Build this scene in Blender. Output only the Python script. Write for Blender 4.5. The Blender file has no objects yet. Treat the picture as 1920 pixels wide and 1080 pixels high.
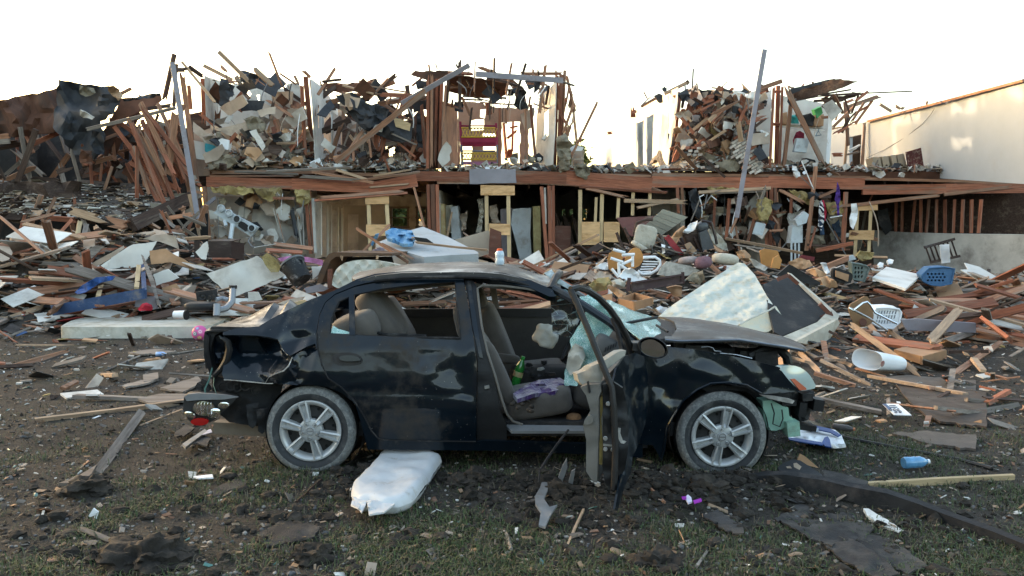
import bpy, bmesh, math, random
import numpy as np
from mathutils import Vector, Matrix, noise
from mathutils.geometry import delaunay_2d_cdt

S = bpy.context.scene
COL = S.collection
rnd = random.Random(11)
R = math.radians

# ------------------------------------------------------------------ camera
F = 1560.0            # focal length in pixels of a 1920-wide frame
CH = 1.73             # eye height
PITCH = math.atan(127.0 / F)
cd = bpy.data.cameras.new('camera')
cd.sensor_width = 36.0
cd.lens = F / 1920.0 * 36.0
cd.clip_start = 0.05
cd.clip_end = 3000
cam = bpy.data.objects.new('camera', cd)
cam.location = (0,0, CH)
cam.rotation_euler = (math.pi / 2 - PITCH, 0,0)
COL.objects.link(cam)
S.camera = cam

# ------------------------------------------------------------------ light
SUN_EL, SUN_AZ = R(6.5), R(-55.0)      # azimuth from +Y, negative = towards -X (left, behind the building)
w = bpy.data.worlds.new('World')
S.world = w
w.use_nodes = True
nt = w.node_tree
bg = nt.nodes['Background']
sky = nt.nodes.new('ShaderNodeTexSky')
sky.sky_type = 'NISHITA'
sky.sun_disc = False
sky.sun_elevation = SUN_EL
sky.sun_rotation = SUN_AZ
sky.air_density = 0.9
sky.dust_density = 3.2
sky.ozone_density = 0.3
bg.inputs['Strength'].default_value = 0.15
nt.links.new(sky.outputs[0], bg.inputs[0])
sl = bpy.data.lights.new('sun', 'SUN')
sl.energy = 0.65
sl.angle = R(1.5)
sl.color = (1.0,0.74,0.46)
sun = bpy.data.objects.new('sun', sl)
to_sun = Vector((math.sin(SUN_AZ) * math.cos(SUN_EL), math.cos(SUN_AZ) * math.cos(SUN_EL), math.sin(SUN_EL)))
sun.rotation_euler = to_sun.to_track_quat('Z', 'Y').to_euler()
COL.objects.link(sun)
S.view_settings.view_transform = 'Standard'
S.view_settings.look = 'None'
S.view_settings.exposure = 2.95
S.view_settings.gamma = 1.0
S.view_settings.use_curve_mapping = False
S.cycles.max_bounces = 6
S.cycles.diffuse_bounces = 3
S.cycles.glossy_bounces = 3
S.cycles.transmission_bounces = 5
S.cycles.transparent_max_bounces = 12

# ------------------------------------------------------------------ helpers
CP, SP = math.cos(PITCH), math.sin(PITCH)
def ray(px, py):
    a = (px - 960.0) / F
    b = (540.0 - py) / F
    return Vector((a, CP + b * SP, -SP + b * CP))
def P(px, py, Y):                       # the point seen at pixel (px,py) standing Y metres away
    d = ray(px, py)
    return Vector((0,0, CH)) + d * (Y / d.y)
def G(px, py, z=0.0):                   # the point seen at pixel (px,py) lying at height z
    d = ray(px, py)
    return Vector((0,0, CH)) + d * ((z - CH) / d.z)
def PX(X, Y, Z):                        # inverse
    v = Vector((X, Y, Z - CH))
    f = v.y * CP - v.z * SP
    u = v.y * SP + v.z * CP
    return 960 + F * v.x / f, 540 - F * u / f

WM = {}
def reg(o, parent, M):
    WM[o.name] = M
    if parent is not None:
        o.parent = parent
        o.matrix_parent_inverse = WM[parent.name].inverted()
    o.matrix_basis = M
    COL.objects.link(o)
    return o
def tag(o, label=None, cat=None, group=None, kind=None):
    if label: o['label'] = label
    if cat: o['category'] = cat
    if group: o['group'] = group
    if kind: o['kind'] = kind
    return o
def thing(name, label, cat, loc, group=None):
    o = bpy.data.objects.new(name, None)
    o.empty_display_size = 0.1
    reg(o, None, Matrix.Translation(Vector(loc)))
    return tag(o, label, cat, group)
def obj(name, verts, faces, m, parent=None, label=None, cat=None, group=None, kind=None, smooth=None, mats=None, fmat=None):
    """world-space verts -> one mesh object with its origin at the base of its bounding box"""
    A = np.array([tuple(v) for v in verts], dtype=np.float64)
    lo, hi = A.min(0), A.max(0)
    c = np.array([(lo[0] + hi[0]) / 2,(lo[1] + hi[1]) / 2, lo[2]])
    A = A - c
    me = bpy.data.meshes.new(name)
    me.from_pydata(A.tolist(),[],[tuple(f) for f in faces])
    if mats:
        for mm in mats: me.materials.append(mm)
        if fmat is not None: me.polygons.foreach_set('material_index', fmat)
    else:
        me.materials.append(m)
    if smooth is not None:
        me.polygons.foreach_set('use_smooth', [True] * len(me.polygons))
        me.set_sharp_from_angle(angle=R(smooth))
    me.update()
    o = bpy.data.objects.new(name, me)
    reg(o, parent, Matrix.Translation(Vector(c)))
    return tag(o, label, cat, group, kind)
def shared(name, me, M, parent=None, label=None, cat=None, group=None, kind=None):
    o = bpy.data.objects.new(name, me)
    reg(o, parent, M)
    return tag(o, label, cat, group, kind)

class MB:
    """collects geometry of ONE part"""
    def __init__(s): s.v = []; s.f = []
    def add(s, verts, faces):
        n = len(s.v); s.v += [Vector(v) for v in verts]; s.f += [tuple(i + n for i in f) for f in faces]; return s
    def box(s, c, size, M=None):
        x, y, z = [k / 2 for k in size]
        vs = [Vector((i * x, j * y, k * z)) for i in (-1,1) for j in (-1,1) for k in (-1,1)]
        if M is not None: vs = [M @ v for v in vs]
        vs = [v + Vector(c) for v in vs]
        return s.add(vs, [(0,1,3,2),(4,6,7,5),(0,4,5,1),(2,3,7,6),(0,2,6,4),(1,5,7,3)])
    def bar(s, a, b, w, t, up=Vector((0,0,1))):
        a = Vector(a); b = Vector(b); d = (b - a)
        L = d.length; x = d.normalized()
        y = up.cross(x)
        if y.length < 1e-3: y = Vector((0,1,0)).cross(x)
        y.normalize(); z = x.cross(y)
        M = Matrix((x, y, z)).transposed()
        return s.box((a + b) / 2,(L, t, w), M)
    def tube(s, pts, r, n=8, caps=True):
        pts = [Vector(p) for p in pts]; rr = r if isinstance(r, (list, tuple)) else [r] * len(pts)
        base = len(s.v); prev = None
        for i, p in enumerate(pts):
            d = (pts[min(i + 1, len(pts) - 1)] - pts[max(i - 1,0)]).normalized()
            if prev is None:
                a = d.orthogonal().normalized()
            else:
                a = (prev - d * prev.dot(d)).normalized()
            prev = a; b = d.cross(a)
            for k in range(n):
                t = 2 * math.pi * k / n
                s.v.append(p + (a * math.cos(t) + b * math.sin(t)) * rr[i])
        for i in range(len(pts) - 1):
            for k in range(n):
                k2 = (k + 1) % n
                s.f.append((base + i * n + k, base + i * n + k2, base + (i + 1) * n + k2, base + (i + 1) * n + k))
        if caps:
            s.f.append(tuple(base + k for k in range(n))[::-1])
            s.f.append(tuple(base + (len(pts) - 1) * n + k for k in range(n)))
        return s
    def lathe(s, prof, c, axis, n=32, closed=False):
        """prof: (r, h) pairs turned about axis through c"""
        ax = Vector(axis).normalized(); a = ax.orthogonal().normalized(); b = ax.cross(a)
        base = len(s.v); m = len(prof)
        for k in range(n):
            t = 2 * math.pi * k / n; e = a * math.cos(t) + b * math.sin(t)
            for r_, h in prof: s.v.append(Vector(c) + e * r_ + ax * h)
        for k in range(n):
            k2 = (k + 1) % n
            for i in range(m - 1 + (1 if closed else 0)):
                j = (i + 1) % m
                s.f.append((base + k * m + i, base + k * m + j, base + k2 * m + j, base + k2 * m + i))
        return s
    def grid(s, rows):
        base = len(s.v); m = len(rows[0])
        for r_ in rows: s.v += [Vector(p) for p in r_]
        for i in range(len(rows) - 1):
            for j in range(m - 1):
                s.f.append((base + i * m + j, base + i * m + j + 1, base + (i + 1) * m + j + 1, base + (i + 1) * m + j))
        return s
    def build(s, name, m, parent=None, smooth=None, **k):
        return obj(name, s.v, s.f, m, parent, smooth=smooth, **k)

def rot(axis, deg): return Matrix.Rotation(R(deg),3, axis)
def pin(x, y, poly):
    c = False; n = len(poly)
    for i in range(n):
        x1, y1 = poly[i][0], poly[i][1]; x2, y2 = poly[i - 1][0], poly[i - 1][1]
        if (y1 > y) != (y2 > y) and x < (x2 - x1) * (y - y1) / (y2 - y1) + x1: c = not c
    return c
def densify(poly, step, jag=0.0, rg=rnd, corners=True):
    out = []
    for i in range(len(poly)):
        a = poly[i]; b = poly[(i + 1) % len(poly)]
        L = math.hypot(b[0] - a[0], b[1] - a[1]); n = max(1, int(L / step))
        for k in range(n):
            t = k / n
            j = jag if k else jag * 0.4
            out.append((a[0] + (b[0] - a[0]) * t + rg.uniform(-j, j), a[1] + (b[1] - a[1]) * t + rg.uniform(-j, j)))
    return out
def smoothpoly(poly, it=1):
    for _ in range(it):
        o = []
        for i in range(len(poly)):
            a = poly[i]; b = poly[(i + 1) % len(poly)]
            o += [(a[0] * .75 + b[0] * .25, a[1] * .75 + b[1] * .25),(a[0] * .25 + b[0] * .75, a[1] * .25 + b[1] * .75)]
        poly = o
    return poly
def tri(poly, step, holes=(), jag=0.0, dense=True):
    """constrained triangulation of an outline with inner points every `step`"""
    rings = [densify(poly, step, jag) if dense else list(poly)] + [densify(h, step, jag) if dense else list(h) for h in holes]
    pts, edges = [],[]
    for r_ in rings:
        n0 = len(pts); n = len(r_); pts += [Vector((p[0], p[1])) for p in r_]
        edges += [(n0 + i, n0 + (i + 1) % n) for i in range(n)]
    xs = [p[0] for p in rings[0]]; ys = [p[1] for p in rings[0]]
    y = min(ys) + step * .5; row = 0
    while y < max(ys):
        x = min(xs) + step * (.5 if row % 2 else .0)
        while x < max(xs):
            if pin(x, y, rings[0]) and not any(pin(x, y, h) for h in rings[1:]):
                q = (x + rnd.uniform(-.12,.12) * step, y + rnd.uniform(-.12,.12) * step)
                pts.append(Vector(q))
            x += step
        y += step * .87; row += 1
    v, e, f, *_ = delaunay_2d_cdt(pts, edges, [],0,1e-4)
    faces = []
    for t in f:
        cx = sum(v[i][0] for i in t) / 3; cy = sum(v[i][1] for i in t) / 3
        if pin(cx, cy, rings[0]) and not any(pin(cx, cy, h) for h in rings[1:]):
            a, b, c = [v[i] for i in t]
            ar = (b[0] - a[0]) * (c[1] - a[1]) - (b[1] - a[1]) * (c[0] - a[0])
            if abs(ar) < 1e-6: continue
            faces.append(tuple(t) if ar > 0 else tuple(t)[::-1])
    used = sorted({i for t in faces for i in t}); mp = {k: i for i, k in enumerate(used)}
    return [v[i] for i in used],[tuple(mp[i] for i in t) for t in faces]
def thicken(vs, fs, off):
    """off: vector or list of vectors; closes the sheet with a back and a rim"""
    n = len(vs)
    offs = off if isinstance(off, list) else [off] * n
    V = list(vs) + [vs[i] + offs[i] for i in range(n)]
    Fc = [tuple(f) for f in fs] + [tuple(i + n for i in f)[::-1] for f in fs]
    ed = {}
    for f in fs:
        for i in range(len(f)):
            a, b = f[i], f[(i + 1) % len(f)]
            ed[(a, b)] = 1
    for (a, b) in ed:
        if (b, a) not in ed: Fc.append((b, a, a + n, b + n))
    return V, Fc
def planefit(pts):
    """pts (px,py,Y): 1/Y is affine in the pixel on a flat sheet"""
    A = np.array([[p[0], p[1],1.0] for p in pts]); b = np.array([1.0 / p[2] for p in pts])
    s_, *_ = np.linalg.lstsq(A, b, rcond=None)
    return lambda x, y: 1.0 / (s_[0] * x + s_[1] * y + s_[2])
def nz(p, s): return noise.noise(Vector(p) * s)
def sheet(name, pts, m, Y=None, parent=None, t=0.015, step=12, amp=0.0, asc=2.0, holes=(), jag=0.0, smooth=35, plane=None, round_=0, bump=None, ext=None, **k):
    """a sheet traced as pixels at depth Y (or per-corner depth), real thickness t, crumpled by amp"""
    if plane is None:
        if Y is None: plane = planefit(pts)
        elif callable(Y): plane = Y
        else: plane = (lambda x, y: Y)
    poly = [(p[0], p[1]) for p in pts]
    if round_: poly = smoothpoly(poly, round_)
    v, f = tri(poly, step, holes, jag)
    off = rnd.uniform(0,50)
    W = []
    for p in v:
        d = plane(p[0], p[1])
        q = P(p[0], p[1], d)
        if amp: d += amp * nz((q.x + off, q.y, q.z), asc) + amp * .45 * nz((q.x, q.y + off, q.z), asc * 2.7)
        if bump: d += bump(p[0], p[1])
        W.append(P(p[0], p[1], d))
    # normal pointing away from the camera
    n = Vector((0,0,0))
    for a, b, c in f: n += (W[b] - W[a]).cross(W[c] - W[a])
    n = n.normalized() if n.length > 1e-9 else Vector((0,1,0))
    c = sum(W, Vector()) / len(W)
    if n.dot(c - Vector((0,0, CH))) < 0: n = -n
    V, Fc = thicken(W, f, n * t if ext is None else Vector(ext))
    return obj(name, V, Fc, m, parent, smooth=smooth, **k)
def wsheet(name, o, ux, uy, poly, m, parent=None, t=0.015, step=0.2, amp=0.0, asc=2.0, holes=(), jag=0.0, smooth=35, fn=None, round_=0, **k):
    """a sheet in metres in the frame o + x*ux + y*uy"""
    o = Vector(o); ux = Vector(ux); uy = Vector(uy); n = ux.cross(uy).normalized()
    if round_: poly = smoothpoly(poly, round_)
    v, f = tri(poly, step, holes, jag)
    off = rnd.uniform(0,50); W = []
    for p in v:
        q = o + ux * p[0] + uy * p[1]
        h = 0
        if amp: h += amp * nz((p[0] + off, p[1], off), asc) + amp * .45 * nz((p[0], p[1] + off, 3), asc * 2.7)
        if fn: h += fn(p[0], p[1])
        W.append(q + n * h)
    V, Fc = thicken(W, f, -n * t)
    return obj(name, V, Fc, m, parent, smooth=smooth, **k)
def board_mesh(name, L, wd, th, m, j0=0.0, j1=0.0, bow=0.0, k=3, seg=2):
    rg = rnd
    vs = []; cols = k + 1
    e0 = [rg.uniform(0, j0) for _ in range(cols)]; e1 = [rg.uniform(0, j1) for _ in range(cols)]
    for s_ in range(seg + 1):
        t = s_ / seg
        for side in (-1,1):
            for c in range(cols):
                x = -L / 2 + L * t
                if s_ == 0: x += e0[c]
                if s_ == seg: x -= e1[c]
                vs.append((x, (c / k - .5) * wd, side * th / 2 + bow * (1 - (2 * t - 1) ** 2)))
    fs = []; row = 2 * cols
    for s_ in range(seg):
        a = s_ * row; b = a + row
        for c in range(k):
            fs.append((a + c, a + c + 1, b + c + 1, b + c))
            fs.append((a + cols + c, b + cols + c, b + cols + c + 1, a + cols + c + 1))
        fs.append((a, b, b + cols, a + cols)); fs.append((a + k, a + cols + k, b + cols + k, b + k))
    for c in range(k):
        fs.append((c, c + cols, c + cols + 1, c + 1))
        a = seg * row; fs.append((a + c, a + c + 1, a + cols + c + 1, a + cols + c))
    me = bpy.data.meshes.new(name); me.from_pydata(vs, [], fs); me.materials.append(m); me.update()
    return me
def board3(name, a, b, wd, th, m, parent=None, face=None, j0=0.0, j1=0.0, bow=0.0, **k):
    """board from a to b; its wide face looks towards `face` (default: the camera)"""
    a = Vector(a); b = Vector(b); x = (b - a); L = x.length; x.normalize()
    f = Vector(face) if face is not None else (Vector((0,0, CH)) - (a + b) / 2)
    z = f - x * f.dot(x)
    if z.length < 1e-4: z = x.orthogonal()
    z.normalize(); y = z.cross(x)
    M = Matrix.Translation((a + b) / 2) @ Matrix((x, y, z)).transposed().to_4x4()
    return shared(name, board_mesh(name, L, wd, th, m, j0, j1, bow), M, parent, **k)
def bd(name, x1, y1, x2, y2, w_, Y1, Y2=None, m=None, parent=None, t=None, roll=None, j=None, **k):
    """board traced in pixels: (x1,y1)->(x2,y2), w_ pixels wide, at depths Y1, Y2"""
    Y2 = Y1 if Y2 is None else Y2
    a = P(x1, y1, Y1); b = P(x2, y2, Y2)
    wd = w_ * (Y1 + Y2) / 2 / F
    t = min(max(wd * .45,.018),.09) if t is None else t
    if j is None: j = rnd.choice((0, wd * .8, wd * 2, wd * 3.5))
    f = (Vector((0,0, CH)) - (a + b) / 2).normalized()
    x = (b - a).normalized(); y = f.cross(x)
    ang = R(rnd.uniform(-28,28) if roll is None else roll)
    face = f * math.cos(ang) + y * math.sin(ang)
    return board3(name, a, b, wd, t, m, parent, face, j0=j * rnd.choice((0,.6,1)), j1=j, bow=rnd.gauss(0,.008) * (b - a).length if k.get('label') or name in ('broken_lumber', 'loose_plank', 'jumbled_lumber', 'wall_lumber') else 0, **k)

# ------------------------------------------------------------------ materials
MATS = {}
def mat(name, col, rough=.8, var=.3, sc=5., col2=None, bump=.25, bsc=40., metal=0., coat=0., stretch=None, orand=.18, dirt=None, spec=.35, alpha=None, sheen=0., coatr=.05, vorb=None, fleck=None):
    if name in MATS: return MATS[name]
    m = bpy.data.materials.new(name); m.use_nodes = True; t = m.node_tree; N = t.nodes; Lk = t.links
    b = N['Principled BSDF']
    tc = N.new('ShaderNodeTexCoord'); mp = N.new('ShaderNodeMapping'); Lk.new(tc.outputs['Object'], mp.inputs[0])
    if stretch: mp.inputs['Scale'].default_value = stretch
    oi = N.new('ShaderNodeObjectInfo')
    ad = N.new('ShaderNodeVectorMath'); ad.operation = 'MULTIPLY_ADD'
    cx = N.new('ShaderNodeCombineXYZ'); Lk.new(oi.outputs['Random'], cx.inputs[0]); Lk.new(oi.outputs['Random'], cx.inputs[1])
    ad.inputs[1].default_value = (37,61,0); Lk.new(cx.outputs[0], ad.inputs[0]); Lk.new(mp.outputs[0], ad.inputs[2])
    n1 = N.new('ShaderNodeTexNoise'); n1.inputs['Scale'].default_value = sc; n1.inputs['Detail'].default_value = 6; n1.inputs['Roughness'].default_value = .62
    Lk.new(ad.outputs[0], n1.inputs['Vector'])
    cr = N.new('ShaderNodeValToRGB'); cr.color_ramp.elements[0].position = .3; cr.color_ramp.elements[1].position = .72
    c2 = col2 if col2 else tuple(min(1, c * (1 + var)) for c in col)
    c1 = tuple(c * (1 - var) for c in col) if not col2 else col
    cr.color_ramp.elements[0].color = (*c1,1); cr.color_ramp.elements[1].color = (*c2,1)
    Lk.new(n1.outputs[0], cr.inputs[0]); out = cr.outputs[0]
    if orand:
        hs = N.new('ShaderNodeHueSaturation'); mr = N.new('ShaderNodeMapRange')
        mr.inputs[3].default_value = 1 - orand; mr.inputs[4].default_value = 1 + orand
        Lk.new(oi.outputs['Random'], mr.inputs[0]); Lk.new(mr.outputs[0], hs.inputs['Value']); Lk.new(out, hs.inputs['Color']); out = hs.outputs[0]
    if dirt:
        dc, amt, dsc = dirt
        n2 = N.new('ShaderNodeTexNoise'); n2.inputs['Scale'].default_value = dsc; n2.inputs['Detail'].default_value = 8; n2.inputs['Roughness'].default_value = .7
        Lk.new(ad.outputs[0], n2.inputs['Vector'])
        r2 = N.new('ShaderNodeValToRGB'); r2.color_ramp.elements[0].position = .62 - amt * .35; r2.color_ramp.elements[1].position = .74 - amt * .2
        Lk.new(n2.outputs[0], r2.inputs[0])
        mx = N.new('ShaderNodeMix'); mx.data_type = 'RGBA'; mx.inputs[7].default_value = (*dc, 1)
        Lk.new(r2.outputs[0], mx.inputs[0]); Lk.new(out, mx.inputs[6]); out = mx.outputs[2]
        ro = N.new('ShaderNodeMix'); ro.data_type = 'FLOAT'; ro.inputs[2].default_value = rough; ro.inputs[3].default_value = .92
        Lk.new(r2.outputs[0], ro.inputs[0]); Lk.new(ro.outputs[0], b.inputs['Roughness'])
        if coat:
            co = N.new('ShaderNodeMix'); co.data_type = 'FLOAT'; co.inputs[2].default_value = coat; co.inputs[3].default_value = 0
            Lk.new(r2.outputs[0], co.inputs[0]); Lk.new(co.outputs[0], b.inputs['Coat Weight'])
    else:
        b.inputs['Roughness'].default_value = rough
        b.inputs['Coat Weight'].default_value = coat
    if fleck:
        fc, thr, fsc = fleck
        vo = N.new('ShaderNodeTexVoronoi'); vo.inputs['Scale'].default_value = fsc; Lk.new(ad.outputs[0], vo.inputs['Vector'])
        lt = N.new('ShaderNodeMath'); lt.operation = 'LESS_THAN'; lt.inputs[1].default_value = thr; Lk.new(vo.outputs['Distance'], lt.inputs[0])
        n3 = N.new('ShaderNodeTexNoise'); n3.inputs['Scale'].default_value = fsc * .13; Lk.new(ad.outputs[0], n3.inputs['Vector'])
        g3 = N.new('ShaderNodeMath'); g3.operation = 'GREATER_THAN'; g3.inputs[1].default_value = .52; Lk.new(n3.outputs[0], g3.inputs[0])
        mu = N.new('ShaderNodeMath'); mu.operation = 'MULTIPLY'; Lk.new(lt.outputs[0], mu.inputs[0]); Lk.new(g3.outputs[0], mu.inputs[1])
        mx = N.new('ShaderNodeMix'); mx.data_type = 'RGBA'; mx.inputs[7].default_value = (*fc, 1)
        Lk.new(mu.outputs[0], mx.inputs[0]); Lk.new(out, mx.inputs[6]); out = mx.outputs[2]
    Lk.new(out, b.inputs['Base Color'])
    b.inputs['Metallic'].default_value = metal
    b.inputs['Coat Roughness'].default_value = coatr
    b.inputs['Specular IOR Level'].default_value = spec
    if sheen: b.inputs['Sheen Weight'].default_value = sheen
    if alpha is not None: b.inputs['Alpha'].default_value = alpha
    if bump:
        nb = N.new('ShaderNodeTexNoise'); nb.inputs['Scale'].default_value = bsc; nb.inputs['Detail'].default_value = 5
        Lk.new(ad.outputs[0], nb.inputs['Vector'])
        bp = N.new('ShaderNodeBump'); bp.inputs['Strength'].default_value = bump; bp.inputs['Distance'].default_value = .02
        Lk.new(nb.outputs[0], bp.inputs['Height']); Lk.new(bp.outputs[0], b.inputs['Normal'])
    MATS[name] = m
    return m
GR = (1.2,16,16)       # grain: stretched along the local x of a board
DUST = (.20,.17,.14)
red = mat('framing_red', (.25,.092,.052),.85,.45,2.2, stretch=GR, bump=.35, bsc=6, orand=.38, dirt=((.20,.15,.115),.30,.5))
brn = mat('framing_brown', (.26,.135,.082),.85,.45,2.2, stretch=GR, bump=.35, bsc=6, orand=.35, dirt=((.22,.19,.16),.32,.5))
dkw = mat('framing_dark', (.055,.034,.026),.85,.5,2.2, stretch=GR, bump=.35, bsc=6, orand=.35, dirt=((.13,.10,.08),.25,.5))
pin_ = mat('new_pine', (.50,.37,.21),.75,.25,2.0, stretch=GR, bump=.2, bsc=6, orand=.12, dirt=((.34,.25,.15),.25,.6))
tan = mat('broken_pine', (.35,.235,.15),.85,.35,2.2, stretch=GR, bump=.35, bsc=6, orand=.25, dirt=((.25,.20,.15),.35,.5))
gryw = mat('weathered_wood', (.20,.17,.145),.9,.4,2.2, stretch=GR, bump=.4, bsc=6, orand=.25, dirt=((.10,.08,.065),.35,.5))
ply = mat('plywood', (.58,.36,.18),.7,.3,1.6, stretch=(1,1,4), bump=.15, bsc=8, orand=.1, dirt=((.36,.20,.08),.35,2.2))
dry = mat('drywall_white', (.64,.63,.59),.9,.10,3, bump=.15, bsc=12, orand=.06, dirt=((.38,.35,.31),.30,1.1))
dryg = mat('drywall_grey', (.42,.40,.365),.9,.18,2, bump=.2, bsc=12, orand=.12, dirt=((.22,.20,.18),.35,.9))
dryt = mat('drywall_tan', (.42,.34,.27),.9,.2,2, bump=.2, bsc=12, orand=.15, dirt=((.25,.2,.16),.3,1.2))
tar = mat('tar_paper', (.025,.028,.034),.7,.5,3, bump=.5, bsc=9, orand=.25, dirt=((.048,.048,.052),.3,4.5), spec=.4)
shing = mat('shingle', (.036,.034,.034),.95,.5,6, bump=.5, bsc=120, orand=.25, dirt=((.085,.075,.065),.45,5))
fasc = mat('fascia_grey', (.22,.21,.235),.7,.15,2, bump=.1, orand=.08, dirt=((.15,.12,.11),.25,1.5))
insul = mat('insulation', (.36,.28,.12),1.,.4,6, bump=.9, bsc=45, orand=.2, dirt=((.20,.16,.10),.4,3))
insulg = mat('insulation_grey', (.22,.19,.14),1.,.4,6, bump=.9, bsc=45, orand=.2)
sheath = mat('roof_sheathing', (.115,.052,.032),.85,.35,1.4, stretch=(1,5,1), bump=.3, bsc=10, orand=.2, dirt=((.05,.035,.03),.35,.8))
carp = mat('cardboard', (.38,.23,.13),.85,.2,3, bump=.15, orand=.2)
dirtm = mat('clod', (.027,.0225,.018),1.,.5,5, bump=.8, bsc=25, orand=.3, dirt=((.058,.046,.035),.35,6))
dark = mat('black_part', (.012,.012,.013),.5,.4,4, bump=.1, orand=.1, dirt=((.05,.045,.04),.2,4))
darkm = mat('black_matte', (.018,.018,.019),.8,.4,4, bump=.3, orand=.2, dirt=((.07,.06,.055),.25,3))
greyp = mat('grey_plastic', (.17,.175,.18),.55,.2,4, bump=.05, orand=.1, dirt=((.15,.13,.11),.25,3))
white = mat('white_plastic', (.74,.76,.78),.4,.06,4, bump=.03, orand=.04, dirt=((.42,.39,.35),.12,3))
steel = mat('steel', (.55,.56,.57),.35,.1,5, metal=.9, bump=.05, orand=.05, dirt=((.2,.17,.14),.2,3))
galv = mat('galvanised', (.42,.47,.50),.5,.12,5, metal=.15, bump=.05, orand=.05, dirt=((.25,.22,.2),.2,3))
# ================================================================== setting: ground
def sstep(a, b, x):
    t = min(1, max(0,(x - a) / (b - a))); return t * t * (3 - 2 * t)
def ground_h(x, y):
    z = 0.030 * nz((x, y, 0),.9) + .016 * nz((x, y, 7),3.1) + .007 * nz((x, y, 3),11)
    z *= 1 - .75 * sstep(0.1,0.6, abs(y - 6.2) * 0)   # calm where the car stands
    m = sstep(12.6,15.6, y) * (1 - sstep(33,45, y))
    A = .85 * math.exp(-((x + 7.4) / 3.0) ** 2) + .80 * math.exp(-((x - 3.0) / 1.7) ** 2) + .25 * math.exp(-((x - 6.6) / 2.2) ** 2) + .16 * math.exp(-((x + 1.5) / 2.2) ** 2) + .30 * math.exp(-((x + 13) / 3.5) ** 2)
    hump = math.exp(-((y - 16.3) / (1.9 if y < 16.3 else 2.6)) ** 2)
    z += m * (.40 + .13 * nz((x, y, 5),.35) + .10 * nz((x, y, 2),1.1) + .05 * nz((x, y, 9),3.)) + A * hump * (1 + .25 * nz((x, y, 6),1.4))
    z += .16 * math.exp(-(((x - 4.6) / 2.2) ** 2 + ((y - 11.0) / 1.5) ** 2)) * (1 + .5 * nz((x, y, 1),2.))
    # churned ridge of soil in front of the sill and the front wheel
    r = math.exp(-((y - 5.22) / .30) ** 2) * (sstep(-1.2,-.2, x) - sstep(1.7,2.2, x))
    z += r * (.05 + .045 * nz((x, y, 4),4.) + .03 * nz((x, y, 8),9))
    return z
xs = [-900,-300,-120,-60,-35,-26] + list(np.arange(-20,-6,.35)) + list(np.arange(-6,6.01,.055)) + list(np.arange(6.35,20,.35)) + [26,35,60,120,300,900]
ys = [-900,-200,-40,-8,0,1.2] + list(np.arange(2.2,8.6,.055)) + list(np.arange(8.6,24,.16)) + [26,30,40,60,100,200,500,2500]
V = [(x, y, ground_h(x, y) if abs(x) < 40 and -8 < y < 60 else 0.0) for y in ys for x in xs]
nx = len(xs)
Fs = [(j * nx + i, j * nx + i + 1,(j + 1) * nx + i + 1,(j + 1) * nx + i) for j in range(len(ys) - 1) for i in range(nx - 1)]
def ground_mat():
    m = bpy.data.materials.new('ground_soil'); m.use_nodes = True; t = m.node_tree; N = t.nodes; L = t.links; b = N['Principled BSDF']
    tc = N.new('ShaderNodeTexCoord')
    def no(sc, det=8, ro=.65):
        n = N.new('ShaderNodeTexNoise'); n.inputs['Scale'].default_value = sc; n.inputs['Detail'].default_value = det; n.inputs['Roughness'].default_value = ro
        L.new(tc.outputs['Object'], n.inputs['Vector']); return n.outputs[0]
    def ramp(i, a, b_, ca, cb):
        r = N.new('ShaderNodeValToRGB'); r.color_ramp.elements[0].position = a; r.color_ramp.elements[1].position = b_
        r.color_ramp.elements[0].color = (*ca, 1); r.color_ramp.elements[1].color = (*cb, 1); L.new(i, r.inputs[0]); return r.outputs[0]
    def mix(f, a, b_):
        x = N.new('ShaderNodeMix'); x.data_type = 'RGBA'; L.new(f, x.inputs[0]); L.new(a, x.inputs[6])
        if isinstance(b_, tuple): x.inputs[7].default_value = (*b_, 1)
        else: L.new(b_, x.inputs[7])
        return x.outputs[2]
    base = ramp(no(3.2),.3,.7,(.024,.0208,.0175),(.078,.069,.059))
    fine = ramp(no(60,4),.35,.68,(.021,.018,.0145),(.112,.099,.086))
    f1 = N.new('ShaderNodeMix'); f1.data_type = 'RGBA'; f1.inputs[0].default_value = .5; L.new(base, f1.inputs[6]); L.new(fine, f1.inputs[7])
    gm = ramp(no(.9),.52,.66,(0,0,0),(1,1,1))
    gf = ramp(no(35,4),.42,.62,(0,0,0),(1,1,1))
    mu = N.new('ShaderNodeMath'); mu.operation = 'MULTIPLY'; L.new(gm, mu.inputs[0]); L.new(gf, mu.inputs[1])
    col = mix(mu.outputs[0], f1.outputs[2],(.034,.042,.018))
    vo = N.new('ShaderNodeTexVoronoi'); vo.inputs['Scale'].default_value = 26; L.new(tc.outputs['Object'], vo.inputs['Vector'])
    sp = ramp(vo.outputs['Distance'],.10,.16,(1,1,1),(0,0,0))
    sm = N.new('ShaderNodeMath'); sm.operation = 'MULTIPLY'; L.new(sp, sm.inputs[0]); L.new(ramp(no(5),.52,.6,(0,0,0),(1,1,1)), sm.inputs[1])
    col = mix(sm.outputs[0], col, (.12,.11,.10))
    L.new(col, b.inputs['Base Color']); b.inputs['Roughness'].default_value = .97; b.inputs['Specular IOR Level'].default_value = .15
    bp = N.new('ShaderNodeBump'); bp.inputs['Strength'].default_value = .9; bp.inputs['Distance'].default_value = .03
    L.new(no(42,8,.75), bp.inputs['Height']); L.new(bp.outputs[0], b.inputs['Normal'])
    return m
gmat = ground_mat()
g_me = bpy.data.meshes.new('ground'); g_me.from_pydata(V, [], Fs); g_me.materials.append(gmat)
g_me.polygons.foreach_set('use_smooth', [True] * len(g_me.polygons)); g_me.update()
tag(shared('ground', g_me, Matrix.Identity(4)), kind='structure')
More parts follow.
